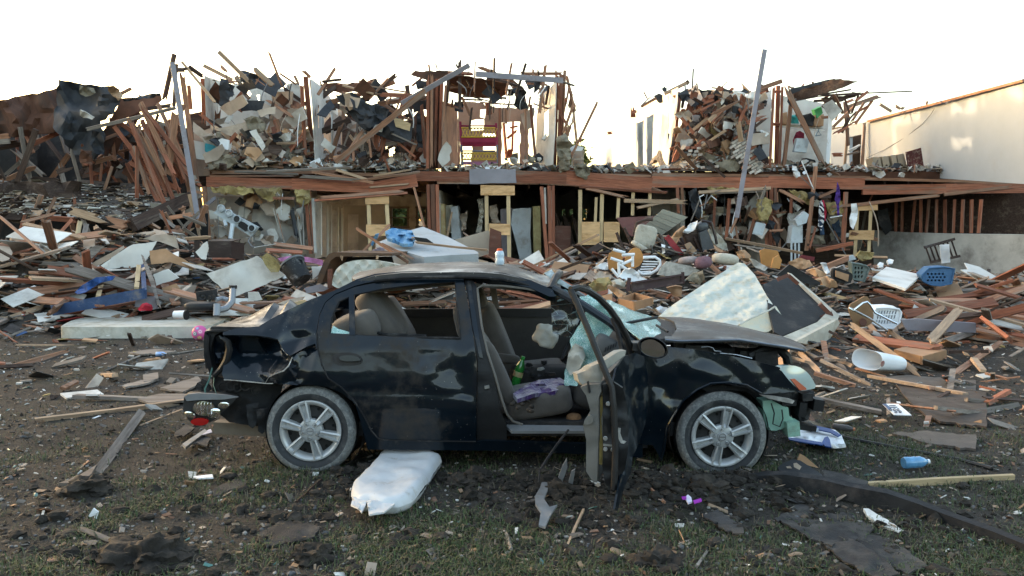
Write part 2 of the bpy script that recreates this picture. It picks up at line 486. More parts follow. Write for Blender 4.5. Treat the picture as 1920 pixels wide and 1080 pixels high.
def hit(px, py, ymax=30.0, dz=0.0):
    """point where the sight line of a pixel first meets the ground sheet"""
    d = ray(px, py); y = 3.0; C = Vector((0,0, CH))
    while y < ymax:
        q = C + d * (y / d.y)
        if q.z <= ground_h(q.x, q.y) + dz: return q
        y += .06
    return None
def GZ(px, py, dz=0.0):
    q = hit(px, py, dz=dz)
    return q if q is not None else P(px, py, 20.5)

# ---- trees beyond the ruin, and an added unseen block that shades the ground
leaf = mat('tree_leaf', (.045,.075,.022),.8,.5,3, bump=0, orand=.2)
bark = mat('bark', (.07,.05,.035),.95,.3,6)
def leaf_tree(x, y, h, label, seed):
    rg = random.Random(seed)
    t = thing('tree', label, 'tree', (x, y, 0), 'trees behind the ruined building')
    m_ = MB(); m_.tube([(x, y, -.1),(x + .1, y, h * .25),(x, y + .1, h * .55)],[.22,.17,.08],8)
    for k in range(6):
        a = rg.uniform(0,6.28); m_.tube([(x, y, h * .3),(x + math.cos(a) * h * .2, y + math.sin(a) * h * .2, h * .55)],[.09,.03],6)
    m_.build('trunk', bark, t, 40)
    n = 5200; c = np.array([[rg.gauss(0,1), rg.gauss(0,1), rg.gauss(0,1)] for _ in range(26)]) * np.array([h * .20, h * .20, h * .20]) + np.array([x, y, h * .58])
    g = np.random.default_rng(seed); i = g.integers(0,26, n); p = c[i] + g.normal(0, h * .055,(n, 3))
    p[:, 2] = np.maximum(p[:, 2],.12 * h)
    u = g.normal(0,1,(n, 3)); u /= np.linalg.norm(u, axis=1)[:, None]; w_ = np.cross(u, g.normal(0,1,(n, 3))); w_ /= np.linalg.norm(w_, axis=1)[:, None]
    s_ = g.uniform(.09,.2,(n, 1)); V4 = np.stack([p - u * s_, p + w_ * s_ * .6, p + u * s_, p - w_ * s_ * .6],1).reshape(-1,3)
    obj('crown', V4.tolist(),[(4 * k, 4 * k + 1,4 * k + 2,4 * k + 3) for k in range(n)], leaf, t)
for k, (x, y, h, l) in enumerate(((-6.0,34,4.4, 'low leafy tree seen through the left pair of ground floor windows'),(-3.4,35,4.2, 'low leafy tree seen through the window beside the left stud post'),(2.2,36,4.3, 'low leafy tree showing in the small window slots behind the props'))): leaf_tree(x, y, h, l, 40 + k)
nb = thing('shade_block', 'added unseen two storey block past the left end, shading the ground', 'building', (-38,29,0))  # added out of view to keep the low sun off car and soil
brickm = mat('block_wall', (.28,.19,.14),.9,.2,4, bump=.2)
m_ = MB(); m_.box((-38,28,3.1),(27,11,6.2)); m_.build('wall', brickm, nb)
m_ = MB(); m_.add([(-52,22,6.2),(-24,22,6.2),(-24,34,6.2),(-52,34,6.2),(-52,28,8.6),(-24,28,8.6)],[(0,1,5,4),(3,4,5,2),(0,4,3),(1,2,5),(0,3,2,1)]); m_.build('roof', shing, nb)
for k in range(6):
    for z in (1.5,4.5):
        m_ = MB(); m_.box((-49 + k * 4.2,22.47, z),(1.4,.1,1.3)); wv = m_.build('window', dry, nb)
        m_ = MB(); m_.box((-49 + k * 4.2,22.4, z),(1.2,.06,1.1)); m_.build('pane', mat('pane', (.05,.06,.07),.1,.1, bump=0), wv)

# unseen trees added behind the camera to darken reflections in the car's paint
gt = np.random.default_rng(77); n = 15000
p = np.stack([gt.uniform(-45,45, n), gt.uniform(-28,-20, n), np.zeros(n)],1)
top = 5.5 + 2.2 * np.array([noise.noise(Vector((q[0] * .22, q[1] * .2,0))) for q in p]); p[:, 2] = gt.random(n) ** .8 * top
u = gt.normal(0,1,(n, 3)); u /= np.linalg.norm(u, axis=1)[:, None]; w2 = np.cross(u, gt.normal(0,1,(n, 3))); w2 /= np.linalg.norm(w2, axis=1)[:, None]
s_ = gt.uniform(.3,.6,(n, 1)); V4 = np.stack([p - u * s_, p + w2 * s_ * .6, p + u * s_, p - w2 * s_ * .6],1).reshape(-1,3)
obj('added_tree_belt', V4.tolist(),[(4 * k, 4 * k + 1,4 * k + 2,4 * k + 3) for k in range(n)], leaf, None, label='added unseen belt of trees behind the camera, darkening the paint reflections', cat='trees', kind='stuff')
# ================================================================== the wrecked car
def paint_mat(name, col, amt, dust=(.15,.135,.12), rough=.28):
    return mat(name, col, rough, .25,3, bump=.02, bsc=5, metal=.0, coat=.62, orand=0, dirt=(dust, amt, 2.6), spec=.12, coatr=.07, fleck=((.16,.15,.14),.085,34))
paint = paint_mat('car_paint', (.0026,.0062,.0105),.17,(.09,.08,.07))
paintd = mat('car_paint_dusty', (.011,.012,.014),.38,.3,4, bump=.04, bsc=9, coat=.5, coatr=.18, orand=0, dirt=((.062,.058,.054),.62,2.2), spec=.5, fleck=((.45,.43,.40),.10,30))
seatm = mat('seat_cloth', (.095,.083,.072),.9,.18,8, bump=.15, bsc=200, orand=.08, dirt=((.06,.05,.04),.15,3), sheen=.2)
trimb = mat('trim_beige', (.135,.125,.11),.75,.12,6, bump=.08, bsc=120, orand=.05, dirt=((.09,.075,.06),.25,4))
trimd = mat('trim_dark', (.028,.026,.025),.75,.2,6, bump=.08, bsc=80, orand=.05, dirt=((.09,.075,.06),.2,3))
rub = mat('rubber', (.010,.010,.011),.8,.2,8, bump=.1, bsc=60, orand=.05, dirt=((.09,.085,.08),.25,6))
tyred = mat('tyre_dusty', (.17,.175,.17),.95,.3,45, col2=(.10,.105,.105), bump=.5, bsc=90, orand=.05, dirt=((.26,.26,.25),.45,38))
tyrem = mat('tyre_wall', (.035,.037,.040),.85,.3,10, bump=.2, bsc=50, orand=.05, dirt=((.12,.12,.115),.3,6))
silver = mat('wheel_silver', (.44,.45,.45),.34,.08,6, metal=.35, bump=.02, orand=0, dirt=((.26,.25,.23),.22,7))
chrome = mat('lamp_chrome', (.75,.76,.77),.12,.05,6, metal=1., bump=0, orand=0)
redl = mat('red_lens', (.30,.008,.008),.15,.1,6, bump=0, coat=1., orand=0)
amberl = mat('amber_lens', (.50,.13,.07),.25,.1,6, bump=0, coat=.6, orand=0)
resv = mat('reservoir_plastic', (.22,.38,.30),.5,.12,5, bump=.05, orand=0, dirt=((.15,.15,.12),.2,4))
bagm = mat('airbag_cloth', (.50,.47,.40),.9,.12,4, bump=.2, bsc=30, orand=0)
def glass_teal():
    m = bpy.data.materials.new('cracked_glass'); m.use_nodes = True; t = m.node_tree; N = t.nodes; L = t.links; b = N['Principled BSDF']
    tc = N.new('ShaderNodeTexCoord')
    vo = N.new('ShaderNodeTexVoronoi'); vo.feature = 'DISTANCE_TO_EDGE'; vo.inputs['Scale'].default_value = 95; L.new(tc.outputs['Object'], vo.inputs['Vector'])
    r = N.new('ShaderNodeValToRGB'); r.color_ramp.elements[0].position = .02; r.color_ramp.elements[1].position = .12
    r.color_ramp.elements[0].color = (.70,.85,.81,1); r.color_ramp.elements[1].color = (.20,.46,.41,1)
    L.new(vo.outputs[0], r.inputs[0])
    no = N.new('ShaderNodeTexNoise'); no.inputs['Scale'].default_value = 5; no.inputs['Detail'].default_value = 4; L.new(tc.outputs['Object'], no.inputs['Vector'])
    r2 = N.new('ShaderNodeValToRGB'); r2.color_ramp.elements[0].position = .38; r2.color_ramp.elements[1].position = .62
    r2.color_ramp.elements[0].color = (.82,.82,.82,1); r2.color_ramp.elements[1].color = (.98,.98,.98,1); L.new(no.outputs[0], r2.inputs[0])
    L.new(r.outputs[0], b.inputs['Base Color']); L.new(r2.outputs[0], b.inputs['Alpha'])
    b.inputs['Roughness'].default_value = .2; b.inputs['Coat Weight'].default_value = .6
    bp = N.new('ShaderNodeBump'); bp.inputs['Strength'].default_value = .6; bp.inputs['Distance'].default_value = .006
    L.new(vo.outputs[0], bp.inputs['Height']); L.new(bp.outputs[0], b.inputs['Normal'])
    return m
teal = glass_teal()
def glass_dark():
    m = bpy.data.materials.new('cracked_dark_glass'); m.use_nodes = True; t = m.node_tree; N = t.nodes; L = t.links; b = N['Principled BSDF']
    tc = N.new('ShaderNodeTexCoord')
    mp = N.new('ShaderNodeMapping'); mp.inputs['Rotation'].default_value = (.3,.6,.2); mp.inputs['Scale'].default_value = (7,12,17); L.new(tc.outputs['Object'], mp.inputs[0])
    vo = N.new('ShaderNodeTexVoronoi'); vo.feature = 'DISTANCE_TO_EDGE'; vo.inputs['Scale'].default_value = 1; L.new(mp.outputs[0], vo.inputs['Vector'])
    r = N.new('ShaderNodeValToRGB'); r.color_ramp.elements[0].position = .006; r.color_ramp.elements[1].position = .022
    r.color_ramp.elements[0].color = (.16,.21,.21,1); r.color_ramp.elements[1].color = (.012,.014,.016,1)
    L.new(vo.outputs[0], r.inputs[0]); L.new(r.outputs[0], b.inputs['Base Color'])
    b.inputs['Roughness'].default_value = .15; b.inputs['Coat Weight'].default_value = .8
    return m
dglass = glass_dark()
lens = mat('clear_lens', (.42,.50,.48),.12,.1,6, bump=0, coat=1., orand=0, spec=.6)

YN = 5.60; YC = YN + .89
def Yb(x, y):
    return YN + float(np.interp(y, [495,515,545,585,625,655,700,760,800,830,852,880],[.36,.33,.25,.16,.075,.03,0,-.012,.005,.03,.05,.07]))
def dent_fn(dents=(), creases=(), g=.34):
    def f(x, y):
        d = 0
        for (a, b, r, h) in dents: d += h * math.exp(-(((x - a) ** 2 + (y - b) ** 2) / (r * r)))
        for (x1, y1, x2, y2, w_, h) in creases:
            L2 = (x2 - x1) ** 2 + (y2 - y1) ** 2; t = max(0, min(1,((x - x1) * (x2 - x1) + (y - y1) * (y2 - y1)) / L2))
            dd = math.hypot(x - x1 - t * (x2 - x1), y - y1 - t * (y2 - y1))
            d += h * max(0,1 - dd / w_)
        return d * g
    return f
def facet_fn(kn):
    """crumpled metal: flat facets between depth knots (px,py,dY)"""
    pts = [Vector((a, b)) for a, b, h in kn]
    v, e, f, *_ = delaunay_2d_cdt(pts, [],[],0,1e-3)
    H = []
    for p in v: H.append(min(kn, key=lambda q: (q[0] - p[0]) ** 2 + (q[1] - p[1]) ** 2)[2])
    T_ = [(v[a], v[b], v[c], H[a], H[b], H[c]) for a, b, c in f]
    def fn(x, y):
        for A, B_, C, ha, hb, hc in T_:
            d = (B_[1] - C[1]) * (A[0] - C[0]) + (C[0] - B_[0]) * (A[1] - C[1])
            if abs(d) < 1e-9: continue
            u = ((B_[1] - C[1]) * (x - C[0]) + (C[0] - B_[0]) * (y - C[1])) / d; w_ = ((C[1] - A[1]) * (x - C[0]) + (A[0] - C[0]) * (y - C[1])) / d
            if u >= -.001 and w_ >= -.001 and u + w_ <= 1.001: return ha * u + hb * w_ + hc * (1 - u - w_)
        return min(kn, key=lambda q: (q[0] - x) ** 2 + (q[1] - y) ** 2)[2]
    return fn
def both(a, b): return lambda x, y: a(x, y) + b(x, y)
car = thing('wrecked_car', 'crushed black four door sedan with an open front door on churned soil', 'car', (P(967,880, YC)[0], YC, 0))
def mirror(o, name=None, parent=None):
    """far side twin of a near side part"""
    me = o.data.copy(); A = np.empty(len(me.vertices) * 3); me.vertices.foreach_get('co', A); A = A.reshape(-1,3)
    Mw = WM[o.name]; A[:, 0] += Mw.translation.x; A[:, 2] += Mw.translation.z; A[:, 1] = 2 * YC - (A[:, 1] + Mw.translation.y)
    me.vertices.foreach_set('co', A.ravel()); me.flip_normals(); me.update()
    return shared(name or o.name.split('.')[0], me, Matrix.Identity(4), parent or car)
def cp(name, poly, m=paint, bump=None, t=.022, step=7, parent=car, Yf=Yb, smooth=50, **k):
    o_ = rnd.uniform(0,90); wob = lambda x, y: .0013 * nz((x * .035 + o_, y * .05,1),1.) + .0005 * nz((x * .10, y * .13 + o_, 2),1.)
    return sheet(name, poly, m, Y=Yf, parent=parent, t=t, step=step, bump=both(bump, wob) if bump else wob, smooth=smooth, **k)

paintm = paint_mat('car_paint_muddy', (.0026,.0062,.0105),.34,(.045,.038,.031))
# ---- rear door with its window frame
win_r = [(618,626),(621,595),(634,566),(661,553),(717,541),(790,532),(854,528),(860,600),(863,634),(740,632)]
rd = cp('rear_door', [(594,625),(600,590),(610,568),(628,553),(665,538),(717,528),(790,520),(868,519),(878,570),(886,621),(894,677),(893,827),(800,826),(721,824),(708,821),(696,807),(682,779),(664,751),(640,726),(615,709),(603,684),(596,656)],
     holes=[win_r], step=6, m=paintm,
     bump=both(dent_fn([(690,735,40,.012),(660,715,30,-.012),(625,668,20,.010)],[(655,732,880,741,9,.022),(696,765,888,770,7,-.016),(655,722,720,712,10,-.015)]),
                  facet_fn([(590,500,0),(900,500,0),(590,830,0),(900,830,0),(755,640,0),(893,640,0),(895,760,0),(748,745,0),(740,690,.004),(790,664,.016),(848,661,.022),(872,668,.004),(845,692,.030),(812,694,.006),(882,702,.020),(868,728,.016),(800,716,-.004),(775,690,-.004),(832,676,.012),(640,690,0),(700,672,.003)])))
sheet('handle_recess', smoothpoly([(622,664),(650,660),(672,664),(682,676),(672,685),(640,686),(624,680)],1), trimd, Y=lambda x, y: Yb(x, y) - .006, parent=rd, t=.008, step=8)
sheet('door_handle', smoothpoly([(634,668),(660,665),(676,672),(676,677),(640,678)],1), paint, Y=lambda x, y: Yb(x, y) - .026, parent=rd, t=.018, step=6)
sheet('window_divider', [(654,556),(664,552),(666,628),(655,628)], paint, Y=lambda x, y: Yb(x, y) - .004, parent=rd, t=.02, step=20)
m_ = MB(); m_.tube([P(a, b, Yb(a, b) + .012) for a, b in [(618,626),(622,594),(636,565),(662,553),(717,541),(790,532),(854,528),(860,600),(863,634),(740,633),(618,627)]],.0095,6); m_.build('window_seal', rub, rd, 40)
m_ = MB(); m_.tube([P(a, b, Yb(a, b) - .003) for a, b in [(594,625),(596,656),(603,684),(615,709),(640,726),(664,751),(682,779),(696,807),(708,821),(721,825),(800,827),(893,828)]],.005,5); m_.build('shut_line', rub, rd, 40)
# broken glass left along the door's lower window edge
sheet('glass_remnant', [(618,627),(625,610),(634,617),(655,622),(654,629)], teal, Y=lambda x, y: Yb(x, y) + .02, parent=rd, t=.004, step=9, jag=1.5)
m_ = MB(); m_.tube([P(a, b, YN + .25) for a, b in [(627,625),(632,612),(645,602),(665,600),(680,606),(690,618),(720,627),(800,630)]],.011,6); m_.build('loose_weatherstrip', rub, rd, 40)

# ---- rear quarter: intact shoulder and pillar, crushed flank, torn lower lip
qs = cp('quarter_panel', [(418,623),(440,616),(470,613),(485,612),(510,597),(538,582),(583,561),(626,545),(664,526),(671,524),(690,519),(717,522),(665,536),(628,551),(609,567),(599,590),(593,624),(594,655),(591,644),(575,650),(555,661),(544,667),(532,658),(526,646),(521,636),(505,632),(480,629),(450,628),(418,628)],
     bump=facet_fn([(418,623,0),(418,628,0),(450,617,-.004),(450,628,-.012),(485,612,0),(490,629,-.03),(520,636,-.02),(530,602,-.016),(553,588,.022),(561,636,.040),(553,655,.004),(544,667,-.022),(526,646,0),(540,618,.004),(575,615,-.010),(586,592,.004),(592,640,0),(594,655,0),(576,650,-.016),(583,632,.012),(610,560,0),(583,561,0),(626,545,0),(664,526,0),(690,519,0),(717,522,0),(665,536,0),(628,551,0),(609,567,0),(599,590,0),(593,624,0),(538,582,0),(510,597,0),(500,615,-.012),(470,620,-.018)]), step=5, smooth=38)
flank = facet_fn([(421,630,.03),(450,630,.05),(480,631,.05),(520,637,.05),(440,641,.19),(500,646,.20),(528,656,.10),(544,669,-.005),(450,664,.15),(498,664,.13),(530,668,.09),(545,680,.01),(452,700,.055),(480,700,.055),(500,715,.03),(420,713,.04),(424,665,.10),(416,700,.05),(505,706,.0),(520,697,-.032),(540,688,-.03),(548,673,-.012),(556,664,.02),(575,656,.04),(593,648,.045),(597,660,0),(562,690,.03),(585,698,-.006),(555,714,.04),(575,712,.012),(604,686,0),(616,711,0),(641,728,0),(664,752,0),(668,760,0),(660,752,.02),(640,737,.02),(615,726,.02),(585,722,.02),(555,722,.02),(525,720,.02),(470,715,.035),(510,690,.045)])
cp('crushed_flank', [(421,630),(450,630),(480,631),(520,637),(531,658),(544,669),(556,664),(575,655),(593,648),(597,658),(604,686),(616,711),(641,728),(664,752),(668,760),(660,752),(640,737),(615,726),(585,722),(555,722),(525,720),(500,716),(470,715),(440,711),(421,713),(416,700),(424,665)], bump=flank, step=5, smooth=35, t=.006)
torn = mat('torn_metal', (.45,.43,.40),.5,.3,20, metal=.4, bump=.3, orand=0)
m_ = MB()
for pl in [[(498,717),(504,707),(516,701),(532,695),(541,686),(545,677),(548,670)],[(543,667),(556,659),(572,653),(592,642)],[(520,634),(526,642),(528,653),(540,666)],[(420,712),(440,713),(470,716),(500,719),(512,719)],[(592,624),(593,648)]]:
    dn = [(a, b) for a, b in pl]
    m_.tube([P(a, b, Yb(a, b) + flank(a, b) - .012) for a, b in dn],[.0018 + .0045 * rnd.random() for _ in dn],4)
m_.build('torn_edge', torn, car, 40)
# roof of the wheel house and rocker
cp('rocker_sill', [(664,752),(682,780),(696,808),(708,822),(721,826),(893,829),(905,826),(1100,832),(1205,836),(1205,858),(1100,852),(930,845),(689,843),(683,815),(676,790)], step=9, bump=dent_fn([(800,838,30,.012),(1000,842,20,.01)],[(693,832,1200,843,5,.012)]))
m_ = MB(); m_.lathe([(.34,-.02),(.345,-.12),(.345,-.55),(.20,-.6)], P(588,806, YN + .03),(0,-1,0),40); m_.build('wheel_house', darkm, car, 40)
m_ = MB(); m_.lathe([(.345,-.05),(.345,-.12),(.345,-.55),(.20,-.6)], P(1352,815, YN + .03),(0,-1,0),40); m_.build('wheel_house', darkm, car, 40)
# ---- front fender
fend = cp('front_fender', [(1200,655),(1217,659),(1257,651),(1300,655),(1367,667),(1417,677),(1463,689),(1466,696),(1480,714),(1499,733),(1465,737),(1428,739),(1420,730),(1400,723),(1367,718),(1333,720),(1307,732),(1281,752),(1262,782),(1251,802),(1245,845),(1239,863),(1233,850),(1224,835),(1200,833),(1203,760),(1210,700)],
     step=5, smooth=35, bump=facet_fn([(1190,640,0),(1520,680,0),(1520,745,0),(1190,870,0),(1240,870,0),(1217,659,0),(1257,651,0),(1300,655,0),(1367,667,0),(1417,677,0),(1463,689,0),(1499,733,0),(1428,739,-.004),(1400,723,0),(1367,718,0),(1333,720,0),(1307,732,.004),(1281,752,.018),(1262,782,.004),(1251,802,0),(1235,690,-.012),(1248,728,.022),(1260,748,.040),(1274,706,.026),(1292,688,-.004),(1300,714,.012),(1328,700,-.010),(1345,682,.006),(1378,700,.012),(1402,690,-.004),(1420,714,-.008),(1440,703,.016),(1446,724,.008),(1226,760,-.012),(1222,722,.010),(1214,790,0),(1230,800,.006),(1268,672,-.008),(1318,672,.005),(1260,700,.002),(1238,748,-.006)]))
m_ = MB(); m_.tube([P(a, b, Yb(a, b) - .004) for a, b in [(1428,738),(1400,722),(1367,717),(1333,719),(1307,731),(1281,751),(1262,781),(1251,801),(1245,845),(1239,863)]],.008,6); m_.build('arch_lip', paint, fend, 40)
sheet('mud_flap', [(1313,727),(1340,720),(1400,727),(1420,740),(1395,734),(1365,731),(1325,735)], rub, Y=YN + .08, parent=fend, t=.03, step=9, amp=.02)
# ---- roof, header and far rail
rail = [(612,553),(640,539),(671,526),(703,517),(752,512),(800,511),(858,510),(905,511),(941,514),(970,520),(995,528),(1015,535),(1031,543)]
rows = []
near = [P(a, b, YN + .30) for a, b in rail[2:]]
rows_ = []
for i, p in enumerate(near):
    row = []
    u = i / (len(near) - 1)
    for j in range(19):
        v = j / 18
        y = p.y + (2 * (YC - p.y)) * v
        c = 1 - (2 * v - 1) ** 4
        z = p.z + .034 * c * (.5 + .5 * math.sin(math.pi * min(1, max(0, u * 1.1)))) + .012 * c * nz((p.x * 2, y * 2.4,1),1.) * 1.6
        if u > .7: z -= .03 * c * (u - .7) / .3 * math.sin(3 * math.pi * v)
        x = p.x + (.10 * c if u > .95 else (-.10 * c if u < .02 else 0))
        row.append((x, y, z))
    rows_.append(row)
m_ = MB(); m_.grid(rows_); V_, F_ = thicken(m_.v, m_.f, Vector((0,0,-.03)))
roof = obj('roof', V_, F_, paintd, car, smooth=60)
rl = cp('roof_rail', [(664,525),(703,513.5),(752,509),(858,507.5),(941,511),(995,525),(1036,543),(1042,556),(1030,556),(995,540),(941,528),(905,522),(858,519),(790,519),(717,524),(690,530)], step=8, t=.07)
mirror(rl)
m_ = MB(); m_.tube([P(a, b + 9, YN + .285) for a, b in rail[3:]],.012,6); m_.build('drip_seal', rub, roof, 40)
m_ = MB(); m_.tube([P(1031,543, YN + .3), P(1042,520, YN + .45), P(1050,512, YC), P(1042,520, YN + .45) + Vector((0,2 * (YC - YN - .45),-.01)), P(1031,543, YN + .3) + Vector((0,2 * (YC - YN - .3),0))],.028,8); m_.build('windshield_header', dark, roof, 40)
sheet('headliner', [(640,541),(860,527),(1000,545),(1030,556),(1000,549),(860,534),(700,549)], trimb, Y=YN + .42, parent=roof, t=.02, step=14, amp=.01)
sheet('torn_headliner_edge', [(716,546),(780,533),(850,529),(852,533),(790,541),(740,549)], mat('rust_brown', (.20,.075,.03),.9,.4,8, bump=.4), Y=YN + .5, parent=roof, t=.02, step=9, jag=1.5)
# ---- A, B pillars
bp_ = cp('centre_pillar', [(870,519),(884,521),(893,536),(899,575),(906,625),(918,680),(930,730),(940,775),(950,798),(950,826),(894,827),(896,677),(887,621),(879,570)], m=dark, step=9, t=.10, Yf=lambda x, y: Yb(x, y) + .03, bump=dent_fn([(905,720,10,.03),(915,770,14,-.02)]))
m_ = MB(); m_.tube([P(a, b, Yb(a, b) + .02) for a, b in [(1031,550),(985,541),(940,536),(905,535),(895,541),(897,560),(903,610),(914,660),(928,702),(940,745),(950,775),(962,790),(980,796)]],.0085,6); m_.build('door_seal', trimb, bp_, 40)
sheet('pillar_paint_strip', [(875,523),(882,525),(900,640),(906,672),(899,670),(886,612)], paint, Y=lambda x, y: Yb(x, y) + .018, parent=bp_, t=.01, step=10)
sheet('striker_plate', [(908,724),(917,722),(918,728),(909,730)], steel, Y=YN + .01, parent=bp_, t=.015, step=10)
m_ = MB(); ap = [P(1036,541, YN + .30), P(1090,570, YN + .25), P(1145,606, YN + .18), P(1200,652, YN + .10)]
m_.tube(ap, .030,8); m_.build('windshield_pillar', paint, car, 40)
m_ = MB(); m_.tube([Vector((p.x, 2 * YC - p.y, p.z)) for p in ap],.030,8); m_.build('windshield_pillar', paint, car, 40)
# ---- far side twins
fdr = cp('far_front_door', [(874,521),(940,514),(1000,530),(1060,565),(1130,607),(1196,648),(1210,680),(1203,835),(893,829),(895,680)], step=14, holes=[[(892,545),(940,538),(1000,556),(1060,592),(1110,624),(1115,632),(898,630)]], t=.05)
mirror(fdr); bpy.data.objects.remove(fdr)
mirror(rd, 'far_rear_door'); mirror(qs, 'far_quarter_panel'); mirror(fend, 'far_front_fender')
far_fl = cp('far_flank', [(421,630),(593,648),(616,711),(641,728),(585,722),(500,716),(421,713)], step=14); mirror(far_fl); bpy.data.objects.remove(far_fl)
# ---- trunk lid
rows = []
for i in range(23):
    u = i / 22
    row = []
    for j in range(21):
        v = j / 20
        y = YN + .13 + 1.52 * v
        if u < .72:
            x = -1.47 - (.66 / .72) * u; z = 1.005 - .035 * (u / .72) ** 2
        else:
            a = (u - .72) / .28; x = -2.13 - .03 * math.sin(a * math.pi * .6) + .05 * a * a; z = .97 - .30 * a ** 1.35
        fold = max(0,1 - abs((x + 1.80) / .24)) * max(0,1 - abs((v - .36) / .24)) * .12
        fold2 = max(0,1 - abs((x + 1.66 + .25 * (v - .3)) / .13)) * max(0,1 - abs((v - .33) / .30)) * .085
        fold3 = -max(0,1 - abs((x + 1.74) / .06)) * max(0,1 - abs((v - .3) / .3)) * .06
        z += fold + fold2 + fold3 - .035 * sstep(.5,1, v) + (.012 * nz((x * 5, y * 4,0),1.))
        if v < .03: z -= .012
        row.append((x, y, z))
    rows.append(row)
m_ = MB(); m_.grid(rows); V_, F_ = thicken(m_.v, m_.f, [Vector((.035 if r_.z < .95 else 0,0,-.012)) for r_ in m_.v])
tl = obj('trunk_lid', V_, F_, mat('trunk_paint', (.008,.009,.011),.4,.3,4, bump=.03, coat=.35, coatr=.2, orand=0, dirt=((.035,.033,.031),.35,3), spec=.2), car, smooth=30)
sheet('trunk_lid_lip', [(397,612),(485,614),(470,617),(420,621),(403,628),(397,645),(395,668),(394,690),(386,692),(382,665),(383,640),(389,622)], dark, Y=YN + .16, parent=tl, t=.03, step=8)
sheet('trunk_cavity_panel', [(398,622),(430,618),(480,616),(480,650),(430,720),(396,700)], trimd, Y=YN + .45, parent=car, t=.02, step=16)
sheet('trunk_side_lining', [(560,590),(620,560),(640,640),(560,660)], trimd, Y=YN + .5, parent=car, t=.02, step=30)
# ---- lamp frame, torn rear corner, under-structure
m_ = MB(); m_.tube([P(a, b, YN + .10) for a, b in [(418,634),(427,640),(430,655),(425,675),(414,692),(402,704),(397,700)]],[.014,.022,.026,.024,.02,.02,.012],7); m_.build('lamp_frame', dark, car, 40)
sheet('lamp_pocket', [(397,634),(416,627),(424,640),(421,660),(410,682),(398,690)], paint, Y=YN + .22, parent=car, t=.02, step=6, amp=.05, asc=9)
rear_inner = sheet('rear_inner_panel', [(398,702),(416,708),(440,712),(500,717),(530,722),(524,745),(510,770),(503,800),(470,798),(430,792),(405,770),(398,735)], darkm, Y=lambda x, y: YN + .16 + .0006 * (x - 400), parent=car, t=.03, step=7, amp=.05, asc=6)
for a, b, r_ in ((418,726,9),(432,724,8),(445,727,7),(460,723,9),(478,732,6)):
    m_ = MB(); m_.tube([P(a + r_ * math.cos(t), b + r_ * math.sin(t), YN + .135) for t in np.linspace(.4,5.0,8)],.006,5); m_.build('pressed_rib', darkm, rear_inner, 40)
m_ = MB(); m_.bar(P(404,800, YN + .33), P(520,806, YN + .33),.085,.08); m_.build('bumper_beam', mat('beam_grey', (.17,.145,.115),.85,.2,4, bump=.2), car)
m_ = MB(); m_.tube([P(398,690, YN + .1), P(392,712, YN + .05), P(384,730, YN + .02), P(386,745, YN)],.006,5); m_.tube([P(402,705, YN + .1), P(400,722, YN + .04), P(408,745, YN)],.003,5); m_.build('lamp_wire', mat('wire_green', (.05,.12,.10),.6), car, 40)
m_ = MB()
for a, b, s_ in ((376,724,.05),(384,715,.04),(378,733,.035),(388,728,.05)): m_.box(P(a, b, YN + .12),(s_, s_, s_ * .8), rot('Y', rnd.uniform(0,60)))
m_.build('lamp_socket', darkm, car)
for a, b in ((470,790),(488,800)):
    sheet('torn_liner', [(a - 8, b - 30),(a + 14, b - 34),(a + 18, b - 12),(a + 4, b + 14),(a - 4, b + 8)], darkm, Y=YN + .1, parent=car, t=.01, step=7, amp=.05, asc=8, jag=2)
# ---- hanging tail lamp
tlamp = sheet('tail_lamp', [(345,745),(352,740),(372,738),(420,741),(444,746),(430,762),(412,778),(398,790),(380,798),(366,799),(352,786),(343,768)], trimd, Y=lambda x, y: YN - .03 + .0009 * (x - 345), parent=car, t=.10, step=9, label='rear lamp hanging loose from its wires')
def blob(name, poly, m, Y, parent, d=.02, t=.02):
    cx = sum(p[0] for p in poly) / len(poly); cy = sum(p[1] for p in poly) / len(poly); rr = max(math.hypot(p[0] - cx, p[1] - cy) for p in poly)
    return sheet(name, smoothpoly(poly, 1), m, Y=Y, parent=parent, t=t, step=max(2.5, rr / 4), bump=lambda x, y: -d * max(0,1 - ((x - cx) ** 2 + (y - cy) ** 2) / (rr * rr)), smooth=60)
def oval(cx, cy, a, b, n=14, ro=0): return [(cx + a * math.cos(t) * math.cos(R(ro)) - b * math.sin(t) * math.sin(R(ro)), cy + a * math.cos(t) * math.sin(R(ro)) + b * math.sin(t) * math.cos(R(ro))) for t in np.linspace(0,2 * math.pi, n, endpoint=False)]
for q in ((382,766,21,14,5),(419,760,11,6,-5),(401,775,13,9,-20),(356,778,11,6,20)):
    lb = blob('reflector', oval(*q[:4], ro=q[4]), chrome, YN - .035, tlamp, .012)
m_ = MB()
for s_ in (-12,-6,0,6,12): m_.tube([P(382 + s_ + 2,766 - 11, YN - .048), P(382 + s_ - 1,766, YN - .058), P(382 + s_ + 2,766 + 11, YN - .048)],.0025,5)
m_.build('reflector_rib', chrome, tlamp, 40)
blob('red_lens', oval(374,791,17,7), redl, YN - .042, tlamp, .012)
sheet('lamp_cap', [(345,744),(352,739),(372,737),(420,740),(446,745),(420,749),(372,750),(350,752)], greyp, Y=YN - .045, parent=tlamp, t=.02, step=9)
